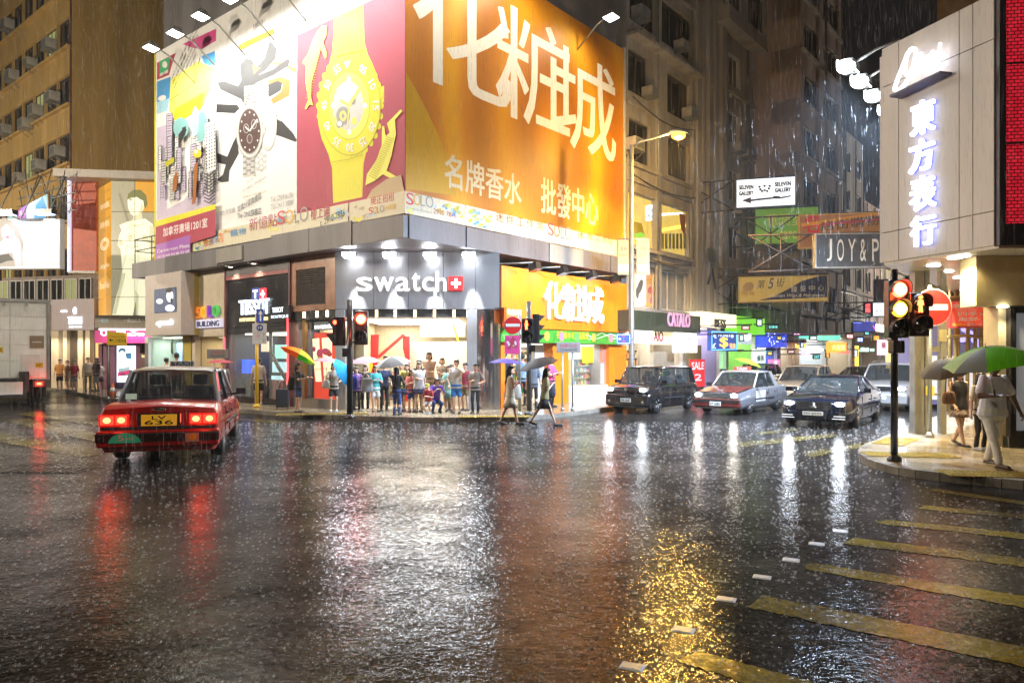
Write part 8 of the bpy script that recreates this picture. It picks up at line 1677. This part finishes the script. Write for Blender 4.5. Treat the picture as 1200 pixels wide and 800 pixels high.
  for i in range(5):
   for k in range(n): fs.append((i * n + k, i * n + (k + 1) % n, (i + 1) * n + (k + 1) % n, (i + 1) * n + k)[::-1])
  bt.add(vs, fs, 0, True); t.part('skirt', MBo(bt, t.base), bot)
 for (hp, kn, an, f), s in zip(joints, (-1, 1)):
  sh_ = MB(); tz = max(f[2] - .018, .018) if f[2] < .05 else f[2] - .05
  sh_.capsule(S((f[0], f[1] + .032, f[2] - .012)), .024 * H, S((f[0] + s * .011, f[1] - .092, tz)), .021 * H); sh_.box((f[0] - .024) * H, (f[0] + .03) * H, (f[1] - .11) * H, (f[1] + .052) * H, (tz - .018) * H, (tz - .008) * H) if f[2] < .05 else None
  add('shoe', sh_, shoe or M('shoe_dark', (.03, .028, .028), .4), .008, 1)
 if hair:
  hb = MB(); hball(hb, (0, .016, .024), .055, .058, .058); hball(hb, (0, -.020, .045), .046, .036, .030)
  if hairlen:
   hball(hb, (0, .032, -.02), .053, .040, .06)
   for s in (-1, 1): hb.capsule(S(HD((s * .044, .008, .02))), .014 * H, S(HD((s * .050, .006, -.035 - hairlen * .5))), .013 * H)
   hb.capsule(S(HD((0, .040, .0))), .046 * H, S(HD((0, .055, -.05 - hairlen))), .034 * H)
  add('hair', hb, HAIR, .008)
 if hat: hb = MB(); hball(hb, (0, .006, .036), .058, .062, .046); hball(hb, (0, -.055, .030), .040, .045, .006); add('cap', hb, hat, .006, 1)
 for s in (-1, 1): e = MB(); hball(e, (s * .019, -.0515, .004), .0075, .005, .0045, 8); t.part('eye', MBo(e, t.base), EYE); e = MB(); hball(e, (s * .019, -.052, .015), .012, .005, .0025, 8); t.part('eyebrow', MBo(e, t.base), HAIR)
 e = MB(); hball(e, (0, -.050, -.036), .014, .005, .0045, 8); t.part('mouth', MBo(e, t.base), LIP)
 t.H = H; t.arm = arm; t.S = S; return t
def MBo(mb, base): mb.v = [(x + base[0], y + base[1], z + base[2]) for x, y, z in mb.v]; return mb
def cloth2(n, c, tr=.45):
 if 'umbrella_' + n in MATS: return MATS['umbrella_' + n]
 m = bpy.data.materials.new('umbrella_' + n); m.use_nodes = True; nt = m.node_tree; MATS['umbrella_' + n] = m; b = nt.nodes['Principled BSDF']; b.inputs['Base Color'].default_value = (*c, 1); b.inputs['Roughness'].default_value = .6; b.inputs['Specular IOR Level'].default_value = .15
 tl_ = nt.nodes.new('ShaderNodeBsdfTranslucent'); tl_.inputs[0].default_value = (*c, 1); mx = nt.nodes.new('ShaderNodeMixShader'); mx.inputs[0].default_value = tr; nt.links.new(b.outputs[0], mx.inputs[1]); nt.links.new(tl_.outputs[0], mx.inputs[2]); nt.links.new(mx.outputs[0], nt.nodes['Material Output'].inputs[0]); return m
def umbrella(label, px, py, Y, mats, r=.52, tilt=(0, 0), h=.17, n=8, shaft=.62, spin=0, group='open umbrellas'):
 """px, py: where the top of the canopy is seen at depth Y"""
 x, y = XY(px, Y); z = CH + (YH - py) / FPX * Y; F = Frame(x, y, 0)
 t = Thing('umbrella', label, 'umbrella', F, (0, 0, 0), group)
 t.e.location = (x, y, z); t.e.rotation_euler = (R(tilt[0]), R(tilt[1]), R(spin))
 for k in range(n):
  a0, a1 = 2 * math.pi * k / n, 2 * math.pi * (k + 1) / n; mb = MB(); vs = []; fs = []; m_ = 5; q = 4
  for i in range(m_ + 1):
   u = i / m_
   for j in range(q + 1):
    v = j / q; a = a0 + (a1 - a0) * v; sag = 1 - .075 * math.sin(math.pi * v) * u; rr = r * u * sag; zz = -h * (u ** 1.9) + .018 * math.sin(math.pi * v) * u * (1 - .4 * u); vs.append((rr * math.cos(a), rr * math.sin(a), zz))
  N = len(vs); vs += [(v[0] * .995, v[1] * .995, v[2] - .004) for v in vs]
  for i in range(m_):
   for j in range(q): f = (i * (q + 1) + j, (i + 1) * (q + 1) + j, (i + 1) * (q + 1) + j + 1, i * (q + 1) + j + 1); fs += [f, tuple(N + c for c in f[::-1])]
  mb.add(vs, fs, 0, True); t.part('canopy_panel', mb, mats[k % len(mats)])
  rb = MB(); rb.tube([(0, 0, -.012), (r * .5 * math.cos(a0), r * .5 * math.sin(a0), -h * .27 - .012), (r * .985 * math.cos(a0), r * .985 * math.sin(a0), -h - .006)], .0035, 4); t.part('rib', rb, steel)
 mb = MB(); mb.tube([(0, 0, .06), (0, 0, -shaft)], .007, 6); t.part('shaft', mb, steel); mb = MB(); mb.tube([(0, 0, -shaft), (0, 0, -shaft - .10)], .014, 8); t.part('handle', mb, blackm); return t
blk, wht = cl('black', (.014, .013, .014)), cl('white', (.62, .60, .57)); nvy = cl('navy', (.02, .025, .07)); jean = cl('denim', (.03, .06, .20)); blu = cl('blue_shorts', (.04, .22, .62)); gry = cl('grey', (.22, .22, .22)); pnk = cl('pink', (.60, .07, .20)); pale = cl('pale', (.48, .42, .36)); org = cl('orange', (.50, .20, .04)); redc = cl('red', (.42, .04, .05)); kha = cl('khaki', (.22, .17, .09)); flo = M('cloth_floral', (.30, .22, .18), .8, var=.9, vs=26); prp = cl('purple', (.12, .05, .40)); yelc = cl('yellow', (.65, .55, .03)); crm = cl('cream', (.55, .48, .36)); dkt = cl('dark_trousers', (.025, .022, .022)); striped = M('cloth_pattern', (.30, .25, .22), .8, var=.8, vs=18)
wshoe = M('shoe_white', (.5, .5, .5), .5)
phone = lambda: [(-.06, -.14, .68), (.05, -.15, .70)]
Wt = 'people waiting under the canopy'
P_ = person
P_('person in a black top and denim shorts with a backpack, under the rainbow umbrella', 349, 483, 425, 80, blk, jean, [(-.07, -.20, .70), (.10, -.22, .70)], bottom='shorts', hairlen=.03, group=Wt)
P_('person in a pale T-shirt seen from behind at the black boutique window', 303, 474, 419, 190, pale, dkt, bottom='shorts', shoe=wshoe, group=Wt, build=1.05)
P_('woman in a grey sleeveless top and black shorts by the red window', 391, 482, 425, 15, cl('taupe', (.36, .32, .26)), blk, [(-.05, -.17, .72), (.12, -.10, .62)], bottom='shorts', sleeve='none', hairlen=.06, group=Wt, shoe=wshoe)
P_('person half hidden behind the black traffic light pole with the blue backpack', 413, 480, 428, 150, dkt, dkt, group=Wt, hairlen=.03)
P_('woman in black with bent arms holding a grey bag under the mauve umbrella', 428, 481, 427, 10, blk, blk, [(-.02, -.16, .77), (.04, -.16, .78)], hairlen=.05, group=Wt, shoe=wshoe, build=1.08)
P_('man in a navy polo shirt with a hand on his hip', 450, 481, 424, 25, nvy, dkt, [(-.17, -.06, .58), (.14, -.06, .56)], group=Wt, build=1.06)
P_('woman in slim blue jeans and black jacket seen from behind', 465, 486, 430, 165, blk, jean, [(-.12, -.12, .58), (.02, -.16, .70)], sleeve='long', hairlen=.12, group=Wt)
P_('tall man standing far back inside the watch shop doorway', 452, 473, 414, 0, crm, kha, group=Wt, Y=25.6)
P_('woman in a black and yellow top and denim skirt in the middle of the crowd', 477, 482, 426, -10, M('cloth_black_yellow', (.25, .20, .03), .8, var=.95, vs=22), jean, [(-.12, -.10, .56), (.10, -.13, .58)], bottom='miniskirt', hairlen=.03, group=Wt)
P_('woman in a white short sleeved blouse with folded arms and a dark skirt', 491, 483, 424, 5, wht, nvy, [(.03, -.12, .66), (-.03, -.13, .68)], bottom='miniskirt', group=Wt, hairlen=.02, build=1.1)
P_('tall woman in a dusty pink top standing behind the white blouse', 503, 477, 412, 0, cl('dusty_pink', (.52, .34, .26)), kha, [(.05, -.10, .64), (-.05, -.11, .66)], hairlen=.04, group=Wt)
P_('man with reddish hair looking over the crowd behind the white blouse', 491, 476, 416, -20, blk, kha, group=Wt, Y=23.3)
P_('child in a yellow cap and red top crouching at the kerb', 503, 484, 437, -15, redc, pale, [(-.03, -.22, .45), (.06, -.22, .45)], [(-.06, -.10, .035), (.06, -.10, .035)], lean=18, hip=.30, bottom='shorts', hat=yelc, shoe=wshoe, group=Wt, H=1.18)
P_('person in a purple top and jeans squatting next to the child', 510, 483, 437, 20, prp, jean, [(-.05, -.24, .45), (.06, -.24, .45)], [(-.07, -.10, .035), (.07, -.08, .035)], lean=22, hip=.24, hairlen=.06, group=Wt, H=1.55)
P_('woman in a patterned grey dress with folded arms', 518, 475, 419, 0, striped, striped, [(.03, -.12, .66), (-.03, -.13, .68)], bottom='dress', group=Wt, hairlen=.02)
P_('person in an orange shirt at the back of the crowd', 529, 474, 420, -15, org, kha, group=Wt, Y=23.6)
P_('young man in a white T-shirt and bright blue shorts with a hand at his face', 535, 484, 421, -5, wht, blu, [(-.12, -.10, .52), (.03, -.13, .84)], bottom='shorts', group=Wt, build=1.05, shoe=M('shoe_dark', (.03, .028, .028), .4))
P_('man in a grey checked shirt and wide black trousers beside the steel column', 557, 484, 426, -8, cl('check_grey', (.30, .28, .26)), blk, [(-.03, -.15, .66), (.13, -.10, .62)], group=Wt)
P_('woman in a turquoise T-shirt behind the man with his hand on his hip', 440, 478, 424, 20, cl('turquoise', (.05, .38, .40)), wht, phone(), bottom='shorts', group=Wt, hairlen=.05, Y=23.0)
P_('man in a lemon shirt looking over the grey and white umbrella', 470, 475, 419, -10, cl('lemon', (.60, .55, .15)), dkt, group=Wt, Y=23.5)
P_('girl in a coral top and denim shorts beside the crouching child', 482, 478, 428, 20, cl('coral', (.62, .16, .12)), jean, phone(), bottom='shorts', group=Wt, hairlen=.06, Y=22.8)
P_('woman in a mint dress between the patterned dress and the blue shorts', 526, 478, 424, 10, cl('mint', (.25, .48, .38)), cl('mint', (.25, .48, .38)), phone(), bottom='dress', group=Wt, hairlen=.08, Y=23.1)
P_('man in a maroon T-shirt at the right edge of the crowd', 545, 476, 420, -25, cl('maroon', (.25, .03, .05)), kha, group=Wt, Y=23.4, bottom='shorts')
P_('woman in a violet blouse behind the mauve umbrella', 418, 477, 425, 0, cl('violet_blouse', (.28, .14, .42)), blk, group=Wt, hairlen=.06, Y=23.2)
P_('woman in a light dress walking under the purple umbrella', 598, 497, 429, 100, cl('light_dress', (.52, .46, .34)), cl('light_dress', (.52, .46, .34)), [(-.05, -.12, .70), (.12, .08, .48)], [(-.05, -.13, .035), (.05, .15, .05)], bottom='dress', hairlen=.14, z0=.0, sleeve='none')
P_('woman in a dark skirt striding under the black umbrella', 638, 499, 431, 95, cl('olive_top', (.20, .17, .07)), blk, [(-.06, -.13, .72), (.14, -.02, .50)], [(-.05, -.20, .035), (.05, .22, .075)], lean=6, bottom='skirt', hairlen=.12, z0=.0)
P_('man in a bright pink shirt reading his phone by the orange pillar', 646, 477, 418, 60, pnk, blk, [(-.06, -.17, .68), (.05, -.17, .70)], build=1.05)
P_('person with dark hair inside the door of the orange shop', 591, 474, 411, 200, dkt, dkt, Y=25.2); P_('person in a blue shirt at the counter of the orange shop', 612, 473, 413, 160, cl('sky_shirt', (.25, .38, .55)), dkt, Y=26)
P_('person in dark trousers standing behind the pedestrian signal pole', 625, 480, 422, 170, cl('slate', (.12, .14, .18)), dkt)
P_('stout man in a loose pale shirt and white trousers walking under the green umbrella', 1163, 546, 419, 8, cl('pale_linen', (.60, .60, .64)), cl('white_linen', (.66, .64, .60)), [(-.12, -.20, .66), (.24, -.05, .50)], [(-.03, -.13, .035), (.05, .10, .045)], build=1.28, skin=SKIN_D, fine=True, vox=.008, lean=3, shoe=M('sandal_brown', (.06, .035, .02), .5))
P_('woman in a black vest and floral skirt walking on the wet corner pavement', 1124, 522, 431, 5, blk, flo, [(-.12, -.08, .52), (.14, .03, .47)], [(-.015, -.12, .035), (.03, .12, .06)], bottom='miniskirt', sleeve='none', hairlen=.11, fine=True, vox=.008)
P_('person behind the stout man, mostly hidden, under the drab umbrella', 1149, 527, 436, 10, pale, dkt, shoe=wshoe, hairlen=.04)
Lg = 'people outside the pale watch shop'
P_('person in an orange T-shirt nearest the lorry', 70, 457, 420, 20, org, dkt, group=Lg, bottom='shorts', Y=36.5); P_('person in beige next to the orange T-shirt', 79, 458, 423, -30, kha, kha, group=Lg, bottom='shorts', Y=37); P_('person in a red T-shirt with a white print', 87, 458, 422, 10, redc, gry, group=Lg, bottom='shorts', Y=36.2)
P_('tall person in a beige shirt at the pale shop pillar', 103, 458, 419, 40, crm, kha, group=Lg, Y=36.6); P_('woman in dark clothes with a magenta scarf by the orange doorway', 113, 458, 419, -20, cl('plum', (.08, .04, .07)), gry, group=Lg, hairlen=.05, Y=36.2); P_('person in a white blouse beside the magenta scarf', 117, 458, 424, 30, wht, cl('plum', (.08, .04, .07)), bottom='skirt', group=Lg, Y=36.9)
Og = 'people before the boxed shop sign'
P_('person with dark hair looking into the optical shop window', 207, 472, 415, 190, cl('floral_red', (.35, .12, .12)), dkt, group=Og, Y=28.0); P_('person in white at the left end of the optical shop window', 195, 470, 420, 170, wht, dkt, group=Og, Y=28.6); P_('person in a patterned shirt under the pink umbrella behind the red taxi', 262, 474, 424, 30, striped, dkt, group=Og)
# umbrellas
ub = cloth2
rb = [ub('orange', (.75, .22, .01)), ub('deep_orange', (.78, .14, .01)), ub('orange', (.75, .22, .01)), ub('amber', (.78, .40, .02)), ub('yellow', (.75, .62, .03)), ub('lime', (.40, .62, .05)), ub('green', (.12, .50, .06)), ub('orange', (.75, .22, .01))]
umbrella('rainbow umbrella with orange, yellow and green panels', 353, 410, 22.3, rb, .60, (26, -14), .22, spin=150)
umbrella('pale pink umbrella over the woman in black shorts', 384, 419, 22.6, [ub('rose_pale', (.48, .28, .32))], .44, (0, 5), .13)
umbrella('bright cyan umbrella tilted on its side beside the traffic light pole', 408, 433, 22.0, [ub('cyan', (.02, .36, .62))], .48, (10, 62), .20)
umbrella('mauve umbrella held over the woman with the grey bag', 427, 418, 22.2, [ub('mauve', (.42, .25, .32)), ub('mauve_pale', (.48, .32, .36))], .50, (5, -4))
umbrella('grey and white umbrella in the middle of the crowd', 459, 418, 21.6, [ub('white', (.48, .47, .44)), ub('silver_grey', (.16, .155, .15)), ub('silver_grey', (.16, .155, .15)), ub('white', (.48, .47, .44))], .54, (12, -8), .22)
umbrella('purple umbrella over the woman in the light dress', 593, 420, 20.3, [ub('purple', (.14, .10, .45))], .48, (0, 2), .13)
umbrella('black umbrella over the striding woman in the dark skirt', 629, 420, 19.7, [ub('black', (.025, .02, .02), .1)], .56, (6, -16), .2)
umbrella('big umbrella of lime green and grey panels over the stout man', 1155, 407, 10.35, [ub('neon_green', (.25, .70, .02), .6), ub('neon_pale', (.62, .75, .35), .6), ub('drab_grey', (.22, .22, .17), .3), ub('neon_green', (.25, .70, .02), .6)], .58, (16, 4), .22, spin=-80)
umbrella('drab brown umbrella behind the stout man', 1106, 421, 12.6, [ub('drab_brown', (.17, .14, .09), .4)], .44, (10, -18), .22)
umbrella('pink umbrella behind the red taxi', 258, 421, 25.2, [ub('salmon', (.65, .16, .18))], .46, (0, 0), .12)
umbrella('lime umbrella behind the roof of the striped taxi', 878, 421, 26.0, [ub('lime', (.40, .62, .05))], .50, (6, 18), .15)
P_('person under the lime umbrella, hidden by the striped taxi', 878, 480, 426, 0, gry, dkt, Y=26.2, z0=0, H=1.62)
# things people carry
def bag(name, label, cat, px, py, Y, w, h, d, m, strap=.3, dy=0):
 x, y = XY(px, Y); z = CH + (YH - py) / FPX * Y; t = Thing(name, label, cat, Frame(x, y, 10), (0, 0, z - h / 2)); mb = MB(); vs = []; fs = []; n = 12
 for i, (u, k) in enumerate(((0, .72), (.08, .95), (.45, 1.0), (.85, .86), (1, .70))):
  for j in range(n): a = 2 * math.pi * j / n; e = lambda v: math.copysign(abs(v) ** .55, v); vs.append((w / 2 * k * e(math.cos(a)), d / 2 * k * e(math.sin(a)), z - h / 2 + h * u))
 for i in range(4):
  for j in range(n): fs.append((i * n + j, i * n + (j + 1) % n, (i + 1) * n + (j + 1) % n, (i + 1) * n + j))
 fs += [tuple(range(n))[::-1], tuple(4 * n + j for j in range(n))]; mb.add(vs, fs, 0, True); t.part('bag_body', mb, m)
 mb = MB(); mb.tube([(-w * .3, 0, z + h / 2 - .02), (-w * .15, 0, z + h / 2 + strap), (w * .15, 0, z + h / 2 + strap), (w * .3, 0, z + h / 2 - .02)], .012, 5); t.part('strap', mb, m); return t
bag('shoulder_bag', 'pale grey sack bag hanging from the arm of the woman in black', 'bag', 430, 451, 21.7, .36, .42, .2, cl('bag_grey', (.28, .28, .28))); bag('backpack', 'bright blue backpack beside the traffic light pole', 'backpack', 413, 449, 21.9, .30, .42, .2, cl('bag_blue', (.02, .05, .55)), .1); bag('backpack', 'dark backpack on the person under the rainbow umbrella', 'backpack', 342, 449, 22.7, .26, .42, .24, blk, .1)
bag('handbag', 'brown shoulder bag of the woman in the floral skirt', 'bag', 1112, 466, 13.9, .26, .24, .12, cl('bag_brown', (.16, .07, .03)), .42); bag('backpack', 'pale backpack of the woman under the purple umbrella', 'backpack', 605, 459, 20.6, .30, .42, .2, cl('bag_pale', (.40, .38, .34)), .1); bag('shopping_bag', 'white paper bag of the woman by the red window', 'bag', 382, 450, 22.3, .24, .26, .1, wht, .15); bag('shoulder_bag', 'dark bag swinging behind the striding woman', 'bag', 645, 457, 19.8, .30, .40, .18, cl('bag_navy', (.03, .035, .06)), .3)
X, Y = gp(331, 479, .13); t = Thing('suitcase', 'dark wheeled suitcase beside the person under the rainbow umbrella', 'suitcase', Frame(X, Y, 15), (0, 0, .13)); t.bx('shell', (-.21, .21, -.13, .13, .19, .80), blackm, bevel=.03); mb = MB(); mb.tube([(-.12, .1, .8), (-.12, .1, 1.05), (.12, .1, 1.05), (.12, .1, .8)], .012, 6); t.part('pull_handle', mb, gunmetal)
for s in (-1, 1): mb = MB(); mb.lathe([(.035, s * .16), (.035, s * .19)][::s], 10, (0, .08, .165), 'x'); t.part('wheel', mb, rubber)
# drivers, dimly seen through the glass
for F, k, lab in CARS:
 X, Y = F.w(-.36 * k, .12 * k); person(lab, 600 + X / Y * FPX, 0, 0, math.degrees(F.rz), pale, dkt, [(-.10, -.22, .62), (.10, -.22, .62)], [(-.06, -.34, .10), (.06, -.34, .10)], hip=.28, z0=.06 * k, H=1.64 * k, Y=Y, vox=.014)
# ------------------------------------------------------------------ rain: splash crowns on the road and drops in the air
r_ = random.Random(11)
def spray(n, a):
 m = bpy.data.materials.new(n); m.use_nodes = True; nt = m.node_tree; N = nt.nodes.new; L = nt.links.new; nt.nodes.remove(nt.nodes['Principled BSDF'])
 d, tl, tp, m1, m2 = N('ShaderNodeBsdfDiffuse'), N('ShaderNodeBsdfTranslucent'), N('ShaderNodeBsdfTransparent'), N('ShaderNodeMixShader'), N('ShaderNodeMixShader')
 for q in (d, tl): q.inputs[0].default_value = (.9, .9, .92, 1)
 m2.inputs[0].default_value = a; L(d.outputs[0], m1.inputs[1]); L(tl.outputs[0], m1.inputs[2]); L(tp.outputs[0], m2.inputs[1]); L(m1.outputs[0], m2.inputs[2]); L(m2.outputs[0], nt.nodes['Material Output'].inputs[0]); return m
water = spray('rain_splash_spray', .36)
mb = MB(); cnt = 0
while cnt < 12500:
 Y = 3.6 * math.exp((1 - r_.random() ** 1.5) * 1.9); X = r_.uniform(-.74, .74) * Y
 if X > 6.2 and Y < 13: continue
 if Y > 20.6: continue
 s = r_.uniform(.005, .013) * (.6 + .12 * Y); n = 7; a0 = r_.random() * 6.28; vs = []; fs = []
 for k in range(n):
  a = a0 + 2 * math.pi * k / n; hgt = s * r_.uniform(.5, 1.5); rr = s * r_.uniform(.8, 1.3)
  q = len(vs); da = .28; vs += [(X + s * .55 * math.cos(a - da), Y + s * .55 * math.sin(a - da), .005), (X + s * .55 * math.cos(a + da), Y + s * .55 * math.sin(a + da), .005), (X + rr * math.cos(a), Y + rr * math.sin(a), .005 + hgt)]; fs.append((q, q + 1, q + 2))
 mb.add(vs, fs); cnt += 1
tag(mb.build('rain_splash', water), kind='stuff')
mb = MB(); L = .13
drop = spray('rain_drop_spray', .11)
for i in range(30000):
 Y = 5.5 * math.exp(r_.random() * 1.75); X = r_.uniform(-.75, .75) * Y; Z = CH + r_.uniform(-.46, .50) * Y
 if Z < .1: continue
 w = .0009 * (1 + .09 * Y); l = L * r_.uniform(.25, 1.5) * (1 + .05 * Y); dx = -.03 * l
 mb.add([(X - w, Y, Z), (X + w, Y, Z), (X, Y + w, Z), (X + dx, Y, Z + l), (X + dx * .4, Y, Z - w * 3)], [(0, 1, 3), (1, 2, 3), (2, 0, 3), (1, 0, 4), (2, 1, 4), (0, 2, 4)])
tag(mb.build('rain', drop), kind='stuff')
# ------------------------------------------------------------------ rain-laden air
mb = MB(); mb.box(-85, 95, -24, 168, -1, 42)
hz_m = bpy.data.materials.new('rain_haze'); hz_m.use_nodes = True; nt = hz_m.node_tree; nt.nodes.remove(nt.nodes['Principled BSDF'])
pv = nt.nodes.new('ShaderNodeVolumePrincipled'); pv.inputs['Density'].default_value = .0005; pv.inputs['Color'].default_value = (.9, .92, .95, 1); pv.inputs['Anisotropy'].default_value = .45
nt.links.new(pv.outputs[0], nt.nodes['Material Output'].inputs['Volume']); hz_m.cycles.homogeneous_volume = True
tag(mb.build('haze', hz_m), kind='stuff')
bpy.data.scenes.remove(WS)
